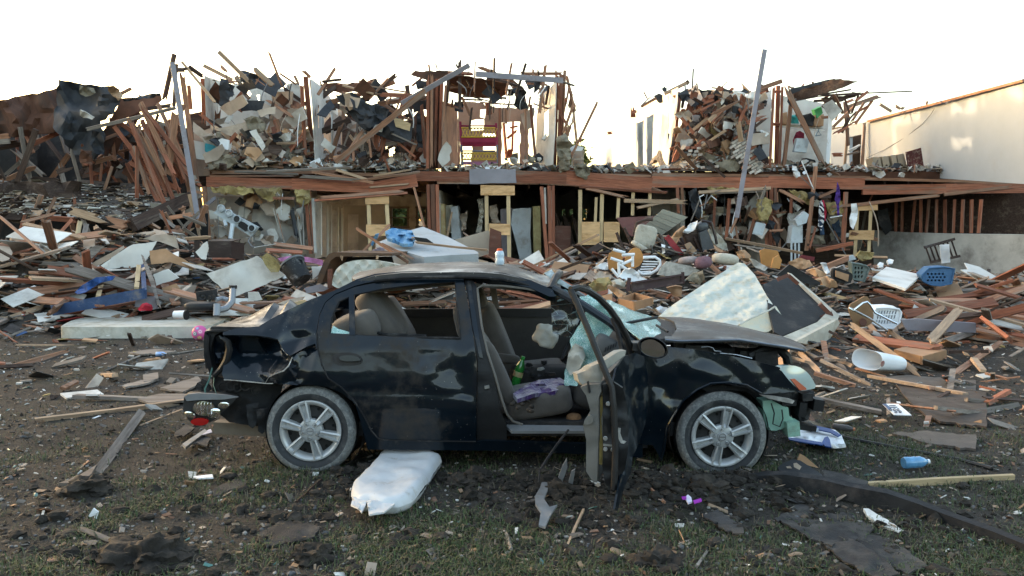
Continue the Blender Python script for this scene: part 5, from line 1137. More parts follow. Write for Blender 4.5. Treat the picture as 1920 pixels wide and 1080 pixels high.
clutter('slumped_stud', [(150,250),(330,225),(350,350),(250,360),(150,335)],70,20.3,22.8,[red, red, brn, dkw, brn],(26,95),(4,9),(105,120,80,20),3)
clutter('broken_lumber', [(60,430),(250,424),(380,380),(385,452),(60,470)],40,16.5,19.0,[brn, dkw, gryw, red, tan],(15,60),(3,8),(10,160,60,120),4)
clutter('broken_lumber', [(392,255),(560,240),(575,316),(392,318)],70,20.9,22.4,[brn, tan, gryw, red, dkw],(12,52),(3,8), None, 5)
clutter('broken_lumber', [(640,250),(800,250),(800,318),(640,318)],60,20.8,23,[brn, red, red, dkw, gryw],(16,64),(3,7),(90,60,110,20,140),6)
clutter('jumbled_lumber', [(1275,175),(1425,170),(1430,322),(1262,322)],95,20.6,22.6,[brn, red, red, dkw, tan, gryw],(14,60),(4,9),(40,60,140,20,100),7)
clutter('jumbled_lumber', [(1300,356),(1640,356),(1640,470),(1300,470)],60,20.2,23.5,[brn, red, dkw, dkw, gryw],(14,60),(2,6),(90,75,60,120,10),8)
sc_ms = [dryg, dryt, dry, insulg, dkw, carp, tar]
def scraps(poly, n, Y0, Y1, s0, s1, seed, name='torn_scrap', ms=sc_ms):
    g = random.Random(seed); xs_ = [p[0] for p in poly]; ys_ = [p[1] for p in poly]; k = 0
    while k < n:
        x = g.uniform(min(xs_), max(xs_)); y = g.uniform(min(ys_), max(ys_))
        if not pin(x, y, poly) or any(pin(x, y, a_) for a_ in AVOID): continue
        k += 1; r_ = g.uniform(s0, s1); m5 = g.randint(4,6); a0 = g.uniform(0,6)
        W(name, [(x + r_ * g.uniform(.5,1.2) * math.cos(a0 + 6.283 * i / m5), y + r_ * g.uniform(.4,1.0) * math.sin(a0 + 6.283 * i / m5)) for i in range(m5)], g.choice(ms), g.uniform(Y0, Y1), amp=.2, asc=4, jag=1, step=max(3, r_ * .5), t=.02)
scraps([(395,250),(570,245),(575,314),(395,316)],44,20.7,22,6,20,11); scraps([(1272,180),(1430,176),(1432,320),(1264,320)],46,20.6,22.2,6,18,12)
scraps([(1300,358),(1600,358),(1600,470),(1300,470)],40,20.4,23,6,18,13); scraps([(395,358),(580,358),(580,478),(395,478)],34,20.9,22.4,6,18,14); scraps([(150,250),(340,240),(350,350),(150,335)],22,20.2,22.4,6,18,15, ms=[tar, tar, dkw, dryg, darkm])
scraps([(640,240),(800,200),(800,316),(640,316)],28,20.8,23,5,16,16)
# splinters along the broken roof line
g_ = random.Random(17)
for (xa, ya, xb, yb, n) in ((384,145,560,160,7),(600,158,790,165,6),(800,136,1055,140,8),(1290,168,1440,172,8),(1470,170,1600,165,6),(150,160,300,182,5)):
    for _ in range(n):
        u = g_.random(); x = xa + (xb - xa) * u; y = ya + (yb - ya) * u + g_.uniform(-4,12); l = g_.uniform(8,34); a = R(g_.choice((20,160,60,120,90,5)) + g_.gauss(0,12))
        B(x, y, x + math.cos(a) * l, y - math.sin(a) * l * .6, g_.uniform(1.2,4),21.2 + g_.random(), g_.choice((brn, dkw, red, tan)), 'splinter', t=.03)

W('room_lining', [(384,225),(572,222),(572,322),(384,322)], dryg, 24.3, step=40); W('room_lining', [(594,190),(642,205),(642,300),(594,300)], dryt, 25.2, step=40)
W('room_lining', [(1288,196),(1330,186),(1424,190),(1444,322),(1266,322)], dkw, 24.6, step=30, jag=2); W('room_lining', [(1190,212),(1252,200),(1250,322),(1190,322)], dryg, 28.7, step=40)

clutter('wall_lumber', [(384,150),(575,150),(575,250),(384,250)],14,21.0,23.4,[brn, red, tan, dkw],(24,70),(5,10),(90,80,30,150),41)
clutter('wall_lumber', [(600,150),(800,150),(800,240),(600,250)],20,20.9,23.4,[brn, red, dkw],(26,90),(5,10),(90,35,10,145),42)
clutter('wall_lumber', [(840,140),(1050,140),(1050,215),(840,215)],24,21.2,24.5,[dkw, red, brn],(16,60),(2.5,5),(90,5,170,100),43)
clutter('wall_lumber', [(1470,165),(1640,170),(1620,250),(1470,230)],22,21.2,24,[brn, dkw, red],(20,60),(2.5,6),(35,10,90,60),44)
clutter('wall_lumber', [(1046,150),(1085,160),(1085,300),(1046,300)],12,21,22,[brn, red, tan],(20,60),(2.5,5),(90,105,80),45)
scraps([(840,292),(1060,292),(1060,316),(840,316)],22,20.8,22,4,11,46, 'floor_scrap', [dryg, dryt, dry, insulg, tar])
scraps([(1100,312),(1260,312),(1260,328),(1100,326)],16,20.8,22,4,10,47, 'floor_scrap', [dryg, dryt, dry, insulg])
scraps([(1460,300),(1770,312),(1770,334),(1460,326)],26,20.6,21.6,4,11,48, 'floor_scrap', [dryg, dryt, dry, insulg, tar, white])

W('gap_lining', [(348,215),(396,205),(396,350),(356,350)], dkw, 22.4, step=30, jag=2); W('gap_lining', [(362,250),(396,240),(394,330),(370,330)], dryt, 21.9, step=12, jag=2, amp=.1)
def slabs(poly, n, Y0, Y1, s0, s1, seed, ms, name='broken_slab'):
    """larger torn panels: four-sided, one edge ragged, tilted in depth"""
    g = random.Random(seed); xs_ = [p[0] for p in poly]; ys_ = [p[1] for p in poly]; k = 0
    while k < n:
        x = g.uniform(min(xs_), max(xs_)); y = g.uniform(min(ys_), max(ys_))
        if not pin(x, y, poly) or any(pin(x, y, a_) for a_ in AVOID): continue
        k += 1; L = g.uniform(s0, s1); h = L * g.uniform(.35,.8); a = g.uniform(-60,60); ca, sa = math.cos(R(a)), math.sin(R(a)); Y = g.uniform(Y0, Y1); dY = g.uniform(-.5,.5)
        loc = [(-L / 2,-h / 2),(L / 2,-h / 2 * g.uniform(.7,1)),(L / 2 * g.uniform(.7,1), h / 2),(0, h / 2 * g.uniform(.5,1)),(-L / 2 * g.uniform(.6,1), h / 2)]
        W(name, [(x + u * ca - v * sa, y + u * sa + v * ca, Y + dY * u / L * 2 + g.uniform(-.05,.05)) for u, v in loc], g.choice(ms), None, amp=.06, asc=3, jag=1.2, step=max(4, L * .22), t=.02)
slabs([(392,215),(572,200),(576,306),(392,306)],24,20.7,22.4,18,46,61,[dryt, dryg, dry, dryt, sheath, tar])
slabs([(600,165),(800,165),(800,306),(610,306)],24,20.7,22.8,16,44,62,[tar, tar, sheath, dryt, dkw, dryg])
slabs([(1278,178),(1426,176),(1430,312),(1266,312)],26,20.6,22.2,16,40,63,[dryt, dryg, tar, sheath, dry, dkw])
slabs([(150,200),(330,235),(345,340),(150,330)],18,20.0,22.0,18,50,64,[tar, sheath, tar, dkw, dryg])
slabs([(1300,362),(1600,362),(1600,466),(1300,466)],26,20.6,23.2,14,40,65,[dryt, dryg, dry, dkw, insulg])
slabs([(400,366),(580,366),(580,470),(400,470)],16,20.9,22.6,16,40,66,[dryt, dry, dryg, dry])
# wires and cables hanging out of the torn rooms
gw = random.Random(71)
for q in range(46):
    xa, ya, yb_ = gw.choice(((gw.uniform(390,580), gw.uniform(150,240),70),(gw.uniform(600,800), gw.uniform(160,240),60),(gw.uniform(1280,1440), gw.uniform(175,260),60),(gw.uniform(400,580), gw.uniform(352,380),80),(gw.uniform(1290,1640), gw.uniform(350,380),90),(gw.uniform(1470,1560), gw.uniform(180,230),60),(gw.uniform(850,1040), gw.uniform(150,190),60)))
    l = gw.uniform(.4,1) * yb_; sx = gw.uniform(-18,18); Y = gw.uniform(20.5,21.6)
    m_ = MB(); m_.tube([P(xa + sx * (u + .5 * math.sin(3 * u)), ya + l * u, Y - .3 * u * (1 - u)) for u in np.linspace(0,1,7)], gw.choice((.008,.012,.016)),4); m_.build('dangling_cable', gw.choice((dark, greyp, white, dryt)), bld)

clutter('leaning_stud', [(226,250),(340,240),(350,345),(250,350)],20,19.3,20.6,[red, red, brn],(80,150),(6,10),(112,118,108),81)
slabs([(384,150),(560,150),(565,200),(384,200)],9,21.0,22.6,20,50,82,[dryt, dryg, sheath, tar, dryt])
slabs([(1280,172),(1430,170),(1430,215),(1285,215)],9,20.9,22.2,18,42,83,[tar, sheath, dryt, tar])
slabs([(835,150),(1040,150),(1040,200),(835,200)],8,21.6,24,18,44,84,[sheath, sheath, tar, dkw])
# ================================================================== loose boards on the rubble
def LB(label, x1, y1, x2, y2, w_, m=tan, Y=None, Y2=None, t=None, roll=None, name='broken_board', cat='board', j=None, up=.05):
    if Y is None:
        lo, hi = ((x1, y1),(x2, y2)) if y1 >= y2 else ((x2, y2),(x1, y1))
        a = GZ(*lo); b = GZ(*hi); ya = a.y - up; yb = min(b.y - up, ya + 1.6)
        Y, Y2 = (ya, yb) if y1 >= y2 else (yb, ya)
    return bd(name, x1, y1, x2, y2, w_, Y, Y2, m, None, t, roll, j, label=label, cat=cat, group='splintered timber on the rubble')
for a in (
    ('long pine board lying on bare soil, left end cut by the frame', 60,792,347,755,15, tan),('grey weathered board with a fresh sawn end in the lower left soil', 181,888,266,772,17, gryw),
    ('thin split lath behind the crossed boards near the hanging lamp', 262,799,343,768,4, tan),('thin pale stick on bare soil below the flat white mattress', 198,695,280,660,3, gryw),
    ('long red-brown stud sloping under the white drywall sheets', 232,505,330,545,8, brn),('brown stud running down to the white sheet from the dark cabinet', 310,468,405,505,8, brn),
    ('dark brown stud crossing in front of the tan drywall scraps', 286,513,370,541,8, red),('weathered stud lying on top of the sloping brown studs', 322,495,398,520,9, gryw),
    ('tan board poking left out of the left hand pile', 163,462,310,464,5, tan),('brown stud slanting under the fallen floor edge', 196,434,262,452,8, brn),
    ('board leaning below the orange fallen beam at far left', 178,424,204,462,9, tan),('green stained post standing under the fallen floor at far left', 162,420,152,472,9, gryw),
    ('pale post standing second from the left edge below the fallen floor', 150,415,140,470,8, pin_),('reddish plank under the blue bed base, nearest the mattress', 150,606,216,570,9, red),
    ('brown plank under the blue bed base beside the red cloth', 176,604,234,566,10, brn),('rust coloured plank under the blue bed base at the left edge', 140,590,206,565,8, red),
    ('thin brown lath left of the grey tube frame', 300,530,372,566,6, brn),('board end between the black box and the white sheet', 338,535,386,560,7, brn),('dark stud leaning under the left white drywall sheet', 300,500,276,520,6, dkw),
    ('short brown board beyond the tube frame', 386,530,430,560,9, gryw),('brown wedge of wood by the tube frame foot', 428,560,452,578,10, brn),('reddish board flat beside the car trunk', 548,546,594,556,8, red),
    ('pale batten sloping to the sofa frame', 555,545,590,521,4, gryw),('tan lath beside the brown wedge', 440,570,480,578,4, tan),
    ('long stick crossing over the grey mattress, upper left end', 668,428,765,492,5, brn, 14.2,13.2),('second stick crossing the long stick on the grey mattress', 731,421,676,476,5, brn, 14.4,14.2),
    ('third stick lying under the crossed sticks on the grey mattress', 712,455,780,488,4.5, brn, 13.9,13.2),('long orange-brown lath lying across the grey mattress', 776,454,923,470,4, tan, 14.0,13.6),('short tan lath under the blue jeans', 772,446,808,455,5, tan, 14.1,14.0),
    ('brown stud behind the wooden stools pointing up right', 1232,510,1250,478,7, brn),('long pale lath in front of the right bay, lower of two', 1360,447,1505,475,5, tan, 16.5,16.2),('grey lath below the long pale lath in the right bay', 1372,458,1470,472,3, gryw, 16.4,16.2),
    ('thick brown stud below the purple headboard', 1213,546,1278,566,13, brn),('thin lath in front of the open drawer', 1192,582,1247,567,4, tan),('tan board end behind the car hood', 1212,580,1238,587,6, tan),
    ('brown stud left of the quilted mattress top', 1330,498,1352,518,12, brn),('second brown stud left of the quilted mattress top', 1346,497,1366,512,10, red),('long stud right of the quilted mattress top', 1388,488,1470,522,9, tan),
    ('short upright brown post behind the quilted mattress', 1431,503,1424,532,9, brn),('brown stud under the long stud beside the quilted mattress', 1410,508,1452,525,8, brn),('tan board crossing above the upturned black base', 1404,530,1450,512,6, tan),
    ('pine board pointing right above the wooden chair seat', 1522,543,1596,565,9, pin_),('long brown rail with white knobs right of the pine board', 1562,545,1706,552,7, red),('white painted board behind the long brown rail', 1594,529,1642,545,7, dry),
    ('thin brown rail right of the chair seat', 1630,556,1738,569,6, brn),('short pale batten behind the white laundry basket', 1670,574,1711,598,6, tan),('pale batten pointing up right behind the laundry basket', 1694,587,1754,569,5, tan),
    ('long tan batten running right from the laundry basket', 1688,597,1800,605,5, tan),('wide brown board at the right edge above the trash can', 1704,618,1830,632,11, brn),('red board above the drawer box at the right edge', 1712,645,1800,680,7, red),
    ('long pine stud sloping from the chair seat to the soil', 1593,606,1733,709,11, tan),('thick pine stud with nails lying on the drawer box', 1662,620,1727,667,14, tan),('short tan board between the two long pine studs', 1627,607,1665,648,10, tan),
    ('thick pine block end right of the black base', 1554,626,1610,658,15, tan),('long tan stud from the car hood to the trash can', 1494,643,1598,687,8, tan),('light board standing out below the car hood tip', 1495,657,1542,703,10, tan),
    ('long grey-brown stud reaching lowest on the soil right of the car', 1507,659,1634,724,8, gryw),('grey stud end beside the long grey-brown stud', 1536,667,1594,695,8, gryw),('brown lath under the white trash can', 1592,688,1665,709,6, brn),
    ('dark plank beneath the black base near the hood', 1500,636,1580,660,6, red),('reddish plank parallel to the dark plank by the hood', 1530,634,1600,652,6, brn),('brown board under the wooden chair seat', 1570,612,1640,622,7, brn),
    ('pine lath right of the sloping long stud', 1718,689,1750,698,5, tan),('pine board in the grass at the lower right, far end cut by the frame', 1612,913,1900,897,17, pin_),('orange wood splinter standing in the grass below the car door', 1058,1038,1096,952,4, tan),
    ('dark splinter in the grass near the rear wheel', 556,942,602,900,6, dkw),('weathered stick at the lower left corner of the grass', 150,992,226,1022,10, gryw),('brown twig below the open car door', 1216,912,1248,944,4, brn),('tan splinter flat on the soil right of the purple petals', 1328,946,1368,962,6, tan),
    ('short splinter near the bottom edge, right of centre', 1306,1062,1326,1034,5, gryw),('brown splinter at the bottom centre', 1180,1054,1214,1078,5, brn),('short stick upright in the grass left of the orange splinter', 950,1000,958,1030,5, gryw),
    ('pale stick on the soil near the right headlight', 1540,715,1602,720,2.5, gryw),('brown stud in the pile behind the purple headboard', 1160,536,1240,500,6, brn),('red board by the open drawer', 1150,566,1176,580,5, red),
    ('brown stud left of the wooden stools', 1098,520,1142,494,7, brn),('tan board behind the bottle on the car roof', 892,488,925,496,6, tan, 15,15),('grey board behind the bottle on the car roof', 900,494,985,500,5, gryw, 15.4,15.2),
    ('thin white pipe behind the car roof', 1018,500,1032,492,3, white, 15.5,15.5),('brown stud beneath the brown cardboard boxes', 1500,520,1590,484,10, brn, 15.5,16.2),('red-brown stud under the hanging white cloth', 1530,470,1600,456,7, red, 17.5,17.2),
    ('brown board at the right edge near the blue basket', 1640,524,1760,560,5, brn),('tan batten near the right edge below the white sheet', 1740,585,1850,640,8, tan),('brown stud leaning beside the right edge', 1790,700,1880,640,10, brn),('grey board flat on soil past the right edge', 1800,780,1910,760,12, gryw),
    ('brown board past the left edge on the soil', 20,690,130,660,12, brn),('tan board past the left edge near the mattress', 10,600,120,560,10, tan),('reddish stud in the pile past the left edge', 0,540,130,500,9, red),('brown stud high in the pile past the left edge', 20,500,140,450,9, brn)):
    LB(*a)
LM = [('the flat white mattress', 300,600),('the navy bed base', 210,545),('the pink ball', 374,624),('the grey tube frame', 425,565),('the dark open cabinet', 415,468),('the large cream drywall sheet', 245,480),('the bright white sheet', 460,518),('the black trash bin', 557,510),
      ('the electric meters', 440,415),('the sofa shell', 660,480),('the grey mattress', 800,465),('the blue jeans', 750,442),('the roof bottle', 937,485),('the brown wardrobe door', 1055,465),('the plywood patched props', 1105,440),('the orange stools', 1170,488),('the white spindle chair back', 1222,497),
      ('the beige chair pad', 1210,443),('the dark armchair', 1322,450),('the cream pillow', 1360,487),('the plum duvet', 1318,492),('the purple headboard', 1230,530),('the open drawer', 1190,565),('the quilted mattress', 1370,560),('the upturned beige bed base', 1500,570),('the wooden chair seat', 1612,585),
      ('the white laundry basket', 1662,597),('the blue laundry basket', 1756,518),('the white waste basket', 1645,680),('the washstand', 1494,440),('the hanging striped shirt', 1540,402),('the grey-green crate', 1612,510),('the flat white board', 1682,520),('the black flat screen', 1500,518),('the brown drawer box', 1725,668),('the dark railing', 1760,470),('the fallen floor', 250,390),('the left edge of the pile', 60,520),('the right edge of the rubble', 1860,540)]
KEEP = [(100,300,392,430),(1232,488,1582,652),(1135,400,1300,516),(1300,410,1400,500),(360,445,462,490),(195,450,296,506),(1556,485,1800,545),(384,478,540,556),(1160,508,1290,585),(400,380,490,450),(520,478,600,530),(596,470,900,500),(1590,552,1692,616),(1425,462,1560,540),(1615,655,1690,706),(1480,392,1520,470)]
LSEEN = {}
def autolabel(a, b, m, kind, wd):
    x1, y1 = PX(*a); x2, y2 = PX(*b); cx, cy = (x1 + x2) / 2,(y1 + y2) / 2; L = (b - a).length
    size = 'long' if L > 1.35 else ('short' if L < .75 else '')
    colr = {brn: 'brown', red: 'red-brown', tan: 'tan', gryw: 'grey weathered', dkw: 'dark', dry: 'white', dryt: 'tan', dryg: 'grey', carp: 'cardboard brown'}[m]
    an = math.degrees(math.atan2(-(y2 - y1), x2 - x1)) % 180
    sl = 'lying level' if an < 9 or an > 171 else ('sloping up to the right' if an < 60 else ('steeply raised' if an < 120 else 'sloping down to the right'))
    q = sorted(LM, key=lambda l: (l[1] - cx) ** 2 + (l[2] - cy) ** 2); l = q[0]; dx, dy = cx - l[1], cy - l[2]
    rel = ('right of' if dx > 0 else 'left of') if abs(dx) > 1.3 * abs(dy) else ('above' if dy < 0 else 'below')
    opts = [f'{size} {colr} {kind} {sl} {rel} {l[0]}', f'{size} {colr} {kind} {sl} between {l[0]} and {q[1][0]}', f'{"wide" if wd > .09 else "narrow"} {size} {colr} {kind} {sl} {rel} {l[0]}', f'{"wide" if wd > .09 else "narrow"} {size} {colr} {kind} {rel} {l[0]}, towards {q[1][0]}', f'{size} {colr} {kind} {rel} {l[0]}, towards {q[2][0]}']
    for o in opts:
        o = ' '.join(o.split())
        if o not in LSEEN and 4 <= len(o.split()) <= 16: LSEEN[o] = 1; return o
    return None
def pile(n, label, group, cx, cy, sx, sy, h, ms, seed, L=(.6,2.6), w_=(.07,.18), name='jumbled_board', cat='board'):
    g = random.Random(seed); k = 0
    while k < n:
        x = g.gauss(cx, sx); y = g.gauss(cy, sy)
        if y < 12.9 and x < 1 or y > 20.4 or (x > 1 and y < 10.2): continue
        l = g.uniform(*L); a = g.choice((0,.3,-.35,2.6,.9,-1.0)) + g.gauss(0,.3); tl = g.gauss(0,.22)
        z = ground_h(x, y) + .03 + h * g.random() ** 1.5 * math.exp(-((x - cx) / (1.6 * sx)) ** 2)
        d = Vector((math.cos(a) * math.cos(tl), math.sin(a) * math.cos(tl), math.sin(tl))) * l / 2; c = Vector((x, y, z + abs(d.z) * .6)); wd = g.uniform(*w_)
        bad = False
        for u in (-.9,-.45,0,.45,.9):
            qx, qy = PX(*(c + d * u))
            if any(b[0] < qx < b[2] and b[1] < qy < b[3] for b in KEEP): bad = True
        if bad: continue
        k += 1
        up = Vector((g.gauss(0,.5), g.gauss(-.4,.5),1)); j = g.choice((0, wd, 2 * wd)); mm = g.choice(ms)
        label = autolabel(c - d, c + d, mm, 'board' if cat == 'board' else 'drywall chunk', wd)
        if label is None: continue
        board3(name, c - d, c + d, wd, g.uniform(.025,.05) if cat == 'board' else .014, mm, None, up, j0=j * g.random(), j1=j, label=label, cat=cat, group=group)
wm = [brn, red, brn, tan, gryw, dkw, red]
pile(85, 'broken timber jumbled in the pile left of the car, behind the white mattress', 'broken timber in the left pile', -6.6,15.4,2.2,1.5,.5, wm, 51)
pile(18, 'broken timber jumbled beyond the left edge of the pile', 'broken timber past the left edge', -11.0,15.5,1.6,1.8,.4, wm, 52)
pile(38, 'broken timber lying between the car and the building', 'broken timber behind the car', -1.6,17.0,2.2,1.5,.25, wm, 53)
pile(60, 'broken timber jumbled under the chairs and pillows right of centre', 'broken timber in the right pile', 3.2,15.2,1.4,1.5,.5, wm, 54)
pile(75, 'broken timber strewn around the laundry baskets at the right', 'broken timber at the right', 6.4,13.6,1.7,1.6,.3, wm, 55)
pile(16, 'broken timber strewn past the right edge of the rubble', 'broken timber past the right edge', 10.2,14.0,1.6,2.2,.25, wm, 56)
pile(80, 'torn drywall chunk in the pile left of the car', 'drywall chunks in the left pile', -6.6,15.2,2.4,1.4,.5,[dry, dryt, dryg, dryt, dry],57,(.3,1.1),(.2,.6), 'drywall_chunk', 'drywall')
pile(80, 'torn drywall chunk in the pile right of centre', 'drywall chunks in the right pile', 4.2,15.2,2.0,1.4,.4,[dry, dryt, dryg, dryg, carp],58,(.25,1.0),(.15,.55), 'drywall_chunk', 'drywall')
pile(44, 'torn drywall chunk between the car and the building', 'drywall chunks behind the car', -1.5,17.2,2.2,1.5,.2,[dry, dryt, dryg],59,(.25,.7),(.15,.4), 'drywall_chunk', 'drywall')
# random mid-size splinters that nobody could count
def scatter_boards(n, region, name, label, seed):
    g = random.Random(seed); ms = [red, brn, dkw, tan, gryw, dry, dryt, dryg, shing, white, insul, carp, mat('scrap_blue', (.05,.10,.22),.9,.3), mat('scrap_red', (.28,.04,.04),.9,.3), mat('scrap_dust', (.16,.14,.12),1.,.4)]; wts = [4,9,9,4,10,4,4,6,6,1.2,2,2.5,.35,.3,8]
    V_, F_, fm = [],[],[]
    for _ in range(n):
        x, y = region(g); k = g.choices(range(len(ms)), wts)[0]
        if k < 5: L = g.uniform(.08,.9) * g.uniform(.4,1.2); wd = g.uniform(.012,.075); th = g.uniform(.008,.04)
        elif k in (8,): L = g.uniform(.1,.3); wd = L * g.uniform(.5,1); th = .008
        else: L = g.uniform(.03,.10) if g.random() < .6 else g.uniform(.08,.36); wd = L * g.uniform(.3,1); th = g.uniform(.008,.02)
        z = ground_h(x, y) + g.uniform(0,.07)
        a = g.uniform(0, math.pi); e1 = g.gauss(0,.22); e2 = g.gauss(0,.35)
        M = Matrix.Rotation(a, 3, 'Z') @ Matrix.Rotation(e1,3, 'Y') @ Matrix.Rotation(e2,3, 'X')
        b0 = len(V_)
        sk = g.uniform(-.3,.3)
        for i in (-1,1):
            for j in (-1,1):
                for q in (-1,1):
                    V_.append(Vector((x, y, z)) + M @ Vector((i * L / 2 + j * sk * wd * g.uniform(.4,1.4), j * wd / 2 * g.uniform(.75,1.1), q * th / 2)))
        F_ += [tuple(b0 + i for i in f) for f in ((0,1,3,2),(4,6,7,5),(0,4,5,1),(2,3,7,6),(0,2,6,4),(1,5,7,3))]
        fm += [k] * 6
    obj(name, V_, F_, None, None, label=label, kind='stuff', cat='debris', mats=ms, fmat=fm)
def reg_mound(g):
    while True:
        x = g.uniform(-14,14); y = g.uniform(11.6,20.9)
        d = sstep(11.3,14.5, y) if x < 1.5 else sstep(9.5,13.5, y)
        if g.random() < d * (1.0 if y < 18 else .7): return x, y
def reg_near(g):
    while True:
        x = g.uniform(-6.5,6.5); y = g.uniform(6.8,12.5)
        if g.random() < (.25 if x < 1.5 else .6): return x, y
scatter_boards(13000, reg_mound, 'rubble_litter', 'splintered wood, drywall and roofing litter covering the rubble mound', 5)
scatter_boards(420, reg_near, 'soil_litter', 'small wood and drywall scraps strewn on the bare soil', 6)
# the same litter lying on the upper floor
def floor_litter():
    g = random.Random(9); ms = [brn, dry, dryt, dryg, gryw, insulg, tar, white, tan, red, shing]; wts = [4,5,5,6,4,4,3,1,3,3,2]
    V_, F_, fm = [],[],[]
    spans = [(-7.6,-4.9,.95),(-4.9,-2.2,.35),(-1.8,1.0,.14),(1.0,4.0,.10),(4.3,6.4,1.0),(6.4,8.6,.25),(8.6,12.8,.12)]
    for x0, x1, h in spans:
        for _ in range(int(620 * (x1 - x0) / 2.2 * (1 if h > .3 else .45))):
            x = g.uniform(x0, x1); u = g.random(); y = 20.95 + u * 2.4
            hz = h * (1 - abs((x - (x0 + x1) / 2) / ((x1 - x0) / 2)) ** 2.5 * .75) * (.25 + .9 * min(1, u * 1.5))
            z = ZF + hz * (g.random() ** .5) + .02
            k = g.choices(range(len(ms)), wts)[0]
            L = g.uniform(.08,.5) if k in (0,4,8,9) else g.uniform(.06,.36); wd = g.uniform(.02,.08) if k in (0,4,8,9) else L * g.uniform(.4,1); th = g.uniform(.008,.03)
            M = Matrix.Rotation(g.uniform(0,6.3),3, 'Z') @ Matrix.Rotation(g.gauss(0,.5),3, 'Y') @ Matrix.Rotation(g.gauss(0,.6),3, 'X')
            b0 = len(V_)
            for i in (-1,1):
                for j in (-1,1):
                    for q in (-1,1): V_.append(Vector((x, y, z)) + M @ Vector((i * L / 2 * g.uniform(.8,1.1), j * wd / 2 * g.uniform(.7,1.1), q * th / 2)))
            F_ += [tuple(b0 + i for i in f) for f in ((0,1,3,2),(4,6,7,5),(0,4,5,1),(2,3,7,6),(0,2,6,4),(1,5,7,3))]; fm += [k] * 6
    obj('upper_floor_litter', V_, F_, None, None, label='crushed drywall, paper and wood litter lying on the upper floor', kind='stuff', cat='debris', mats=ms, fmat=fm)
floor_litter()
def slab_litter():
    g = random.Random(31); poly = [(0,338),(300,350),(345,366),(250,418),(200,410),(0,400)]; pf = planefit([(140,336,21.0),(300,348,21.0),(350,366,20.2),(250,420,17.6),(200,412,17.8),(140,398,18.4)])
    ms = [dry, dryg, gryw, tan, dkw, white, insulg]; V_, F_, fm = [],[],[]
    while len(V_) < 8 * 1300:
        x = g.uniform(0,350); y = g.uniform(336,420)
        if not pin(x, y, poly): continue
        c = P(x, y, pf(x, y) - .05); L = g.uniform(.02,.07) if g.random() < .8 else g.uniform(.1,.4); wd = L * g.uniform(.15,.8); M = Matrix.Rotation(g.uniform(0,6.3),3, 'Z') @ Matrix.Rotation(g.gauss(.4,.3),3, 'X'); b0 = len(V_); k = g.choices(range(7),(1.2,5,6,4,8,.3,3))[0]
        for i in (-1,1):
            for j in (-1,1):
                for q in (-1,1): V_.append(c + M @ Vector((i * L / 2, j * wd / 2 * g.uniform(.6,1.1), q * .008)))
        F_ += [tuple(b0 + i for i in f) for f in ((0,1,3,2),(4,6,7,5),(0,4,5,1),(2,3,7,6),(0,2,6,4),(1,5,7,3))]; fm += [k] * 6
    obj('fallen_floor_litter', V_, F_, None, None, label='crumbled debris covering the fallen floor at the left', kind='stuff', cat='debris', mats=ms, fmat=fm)
slab_litter()

# ================================================================== household things
def T(name, label, cat, pts, m, Y=None, group=None, **k): return sheet(name, pts, m, Y=Y, label=label, cat=cat, group=group, **k)
def flat(name, label, cat, pts, ztop, h, m, parent=None, **k):
    q = [(a, b, G(a, b, ztop).y) for a, b in pts]
    kw = dict(label=label, cat=cat) if parent is None else {}
    return sheet(name, q, m, parent=parent, ext=(0,0,-h), **kw, **k)
quilt = mat('quilt_white', (.50,.49,.43),.9,.12,7, bump=.6, bsc=14, orand=.04, dirt=((.30,.26,.19),.42,2.4))
quilta = mat('quilt_aqua', (.54,.53,.47),.9,.25,9, col2=(.44,.49,.45), bump=1.0, bsc=10, stretch=(1,1,2.4), orand=.04, dirt=((.44,.38,.27),.30,3.5))
gmatt = mat('mattress_grey', (.36,.39,.41),.85,.1,5, bump=.25, bsc=30, orand=.04, dirt=((.25,.24,.22),.25,2.5))
bluef = mat('blue_fabric', (.035,.065,.14),.85,.25,8, bump=.25, bsc=40, orand=.04, dirt=((.15,.14,.14),.25,4))
jeanm = mat('denim', (.05,.15,.30),.9,.6,9, bump=.6, bsc=25, col2=(.16,.32,.48))
floral = mat('floral_ticking', (.42,.40,.36),.9,.35,16, bump=.2, bsc=30, dirt=((.25,.24,.22),.3,9))
dwood = mat('dark_furniture', (.030,.018,.016),.45,.3,3, stretch=(1,1,4), bump=.1, coat=.2, orand=.1, dirt=((.09,.075,.065),.2,3))
pwood = mat('purple_wood', (.055,.028,.030),.5,.3,3, bump=.1, coat=.2, dirt=((.12,.1,.09),.2,3))
rwood = mat('red_furniture', (.12,.045,.028),.5,.3,3, stretch=(1,1,4), bump=.1, orand=.1, dirt=((.15,.11,.09),.2,3))
orng = mat('orange_ply', (.42,.20,.06),.6,.2,3, bump=.1, dirt=((.30,.17,.07),.25,3))
cream = mat('cream_cloth', (.44,.41,.34),.9,.15,10, bump=.3, bsc=40, dirt=((.28,.24,.18),.3,4))
tubeg = mat('tube_grey', (.28,.30,.33),.4,.1,5, metal=.3, bump=0)
chr_ = mat('chrome_tube', (.6,.61,.62),.2,.1,5, metal=1., bump=0, orand=0)
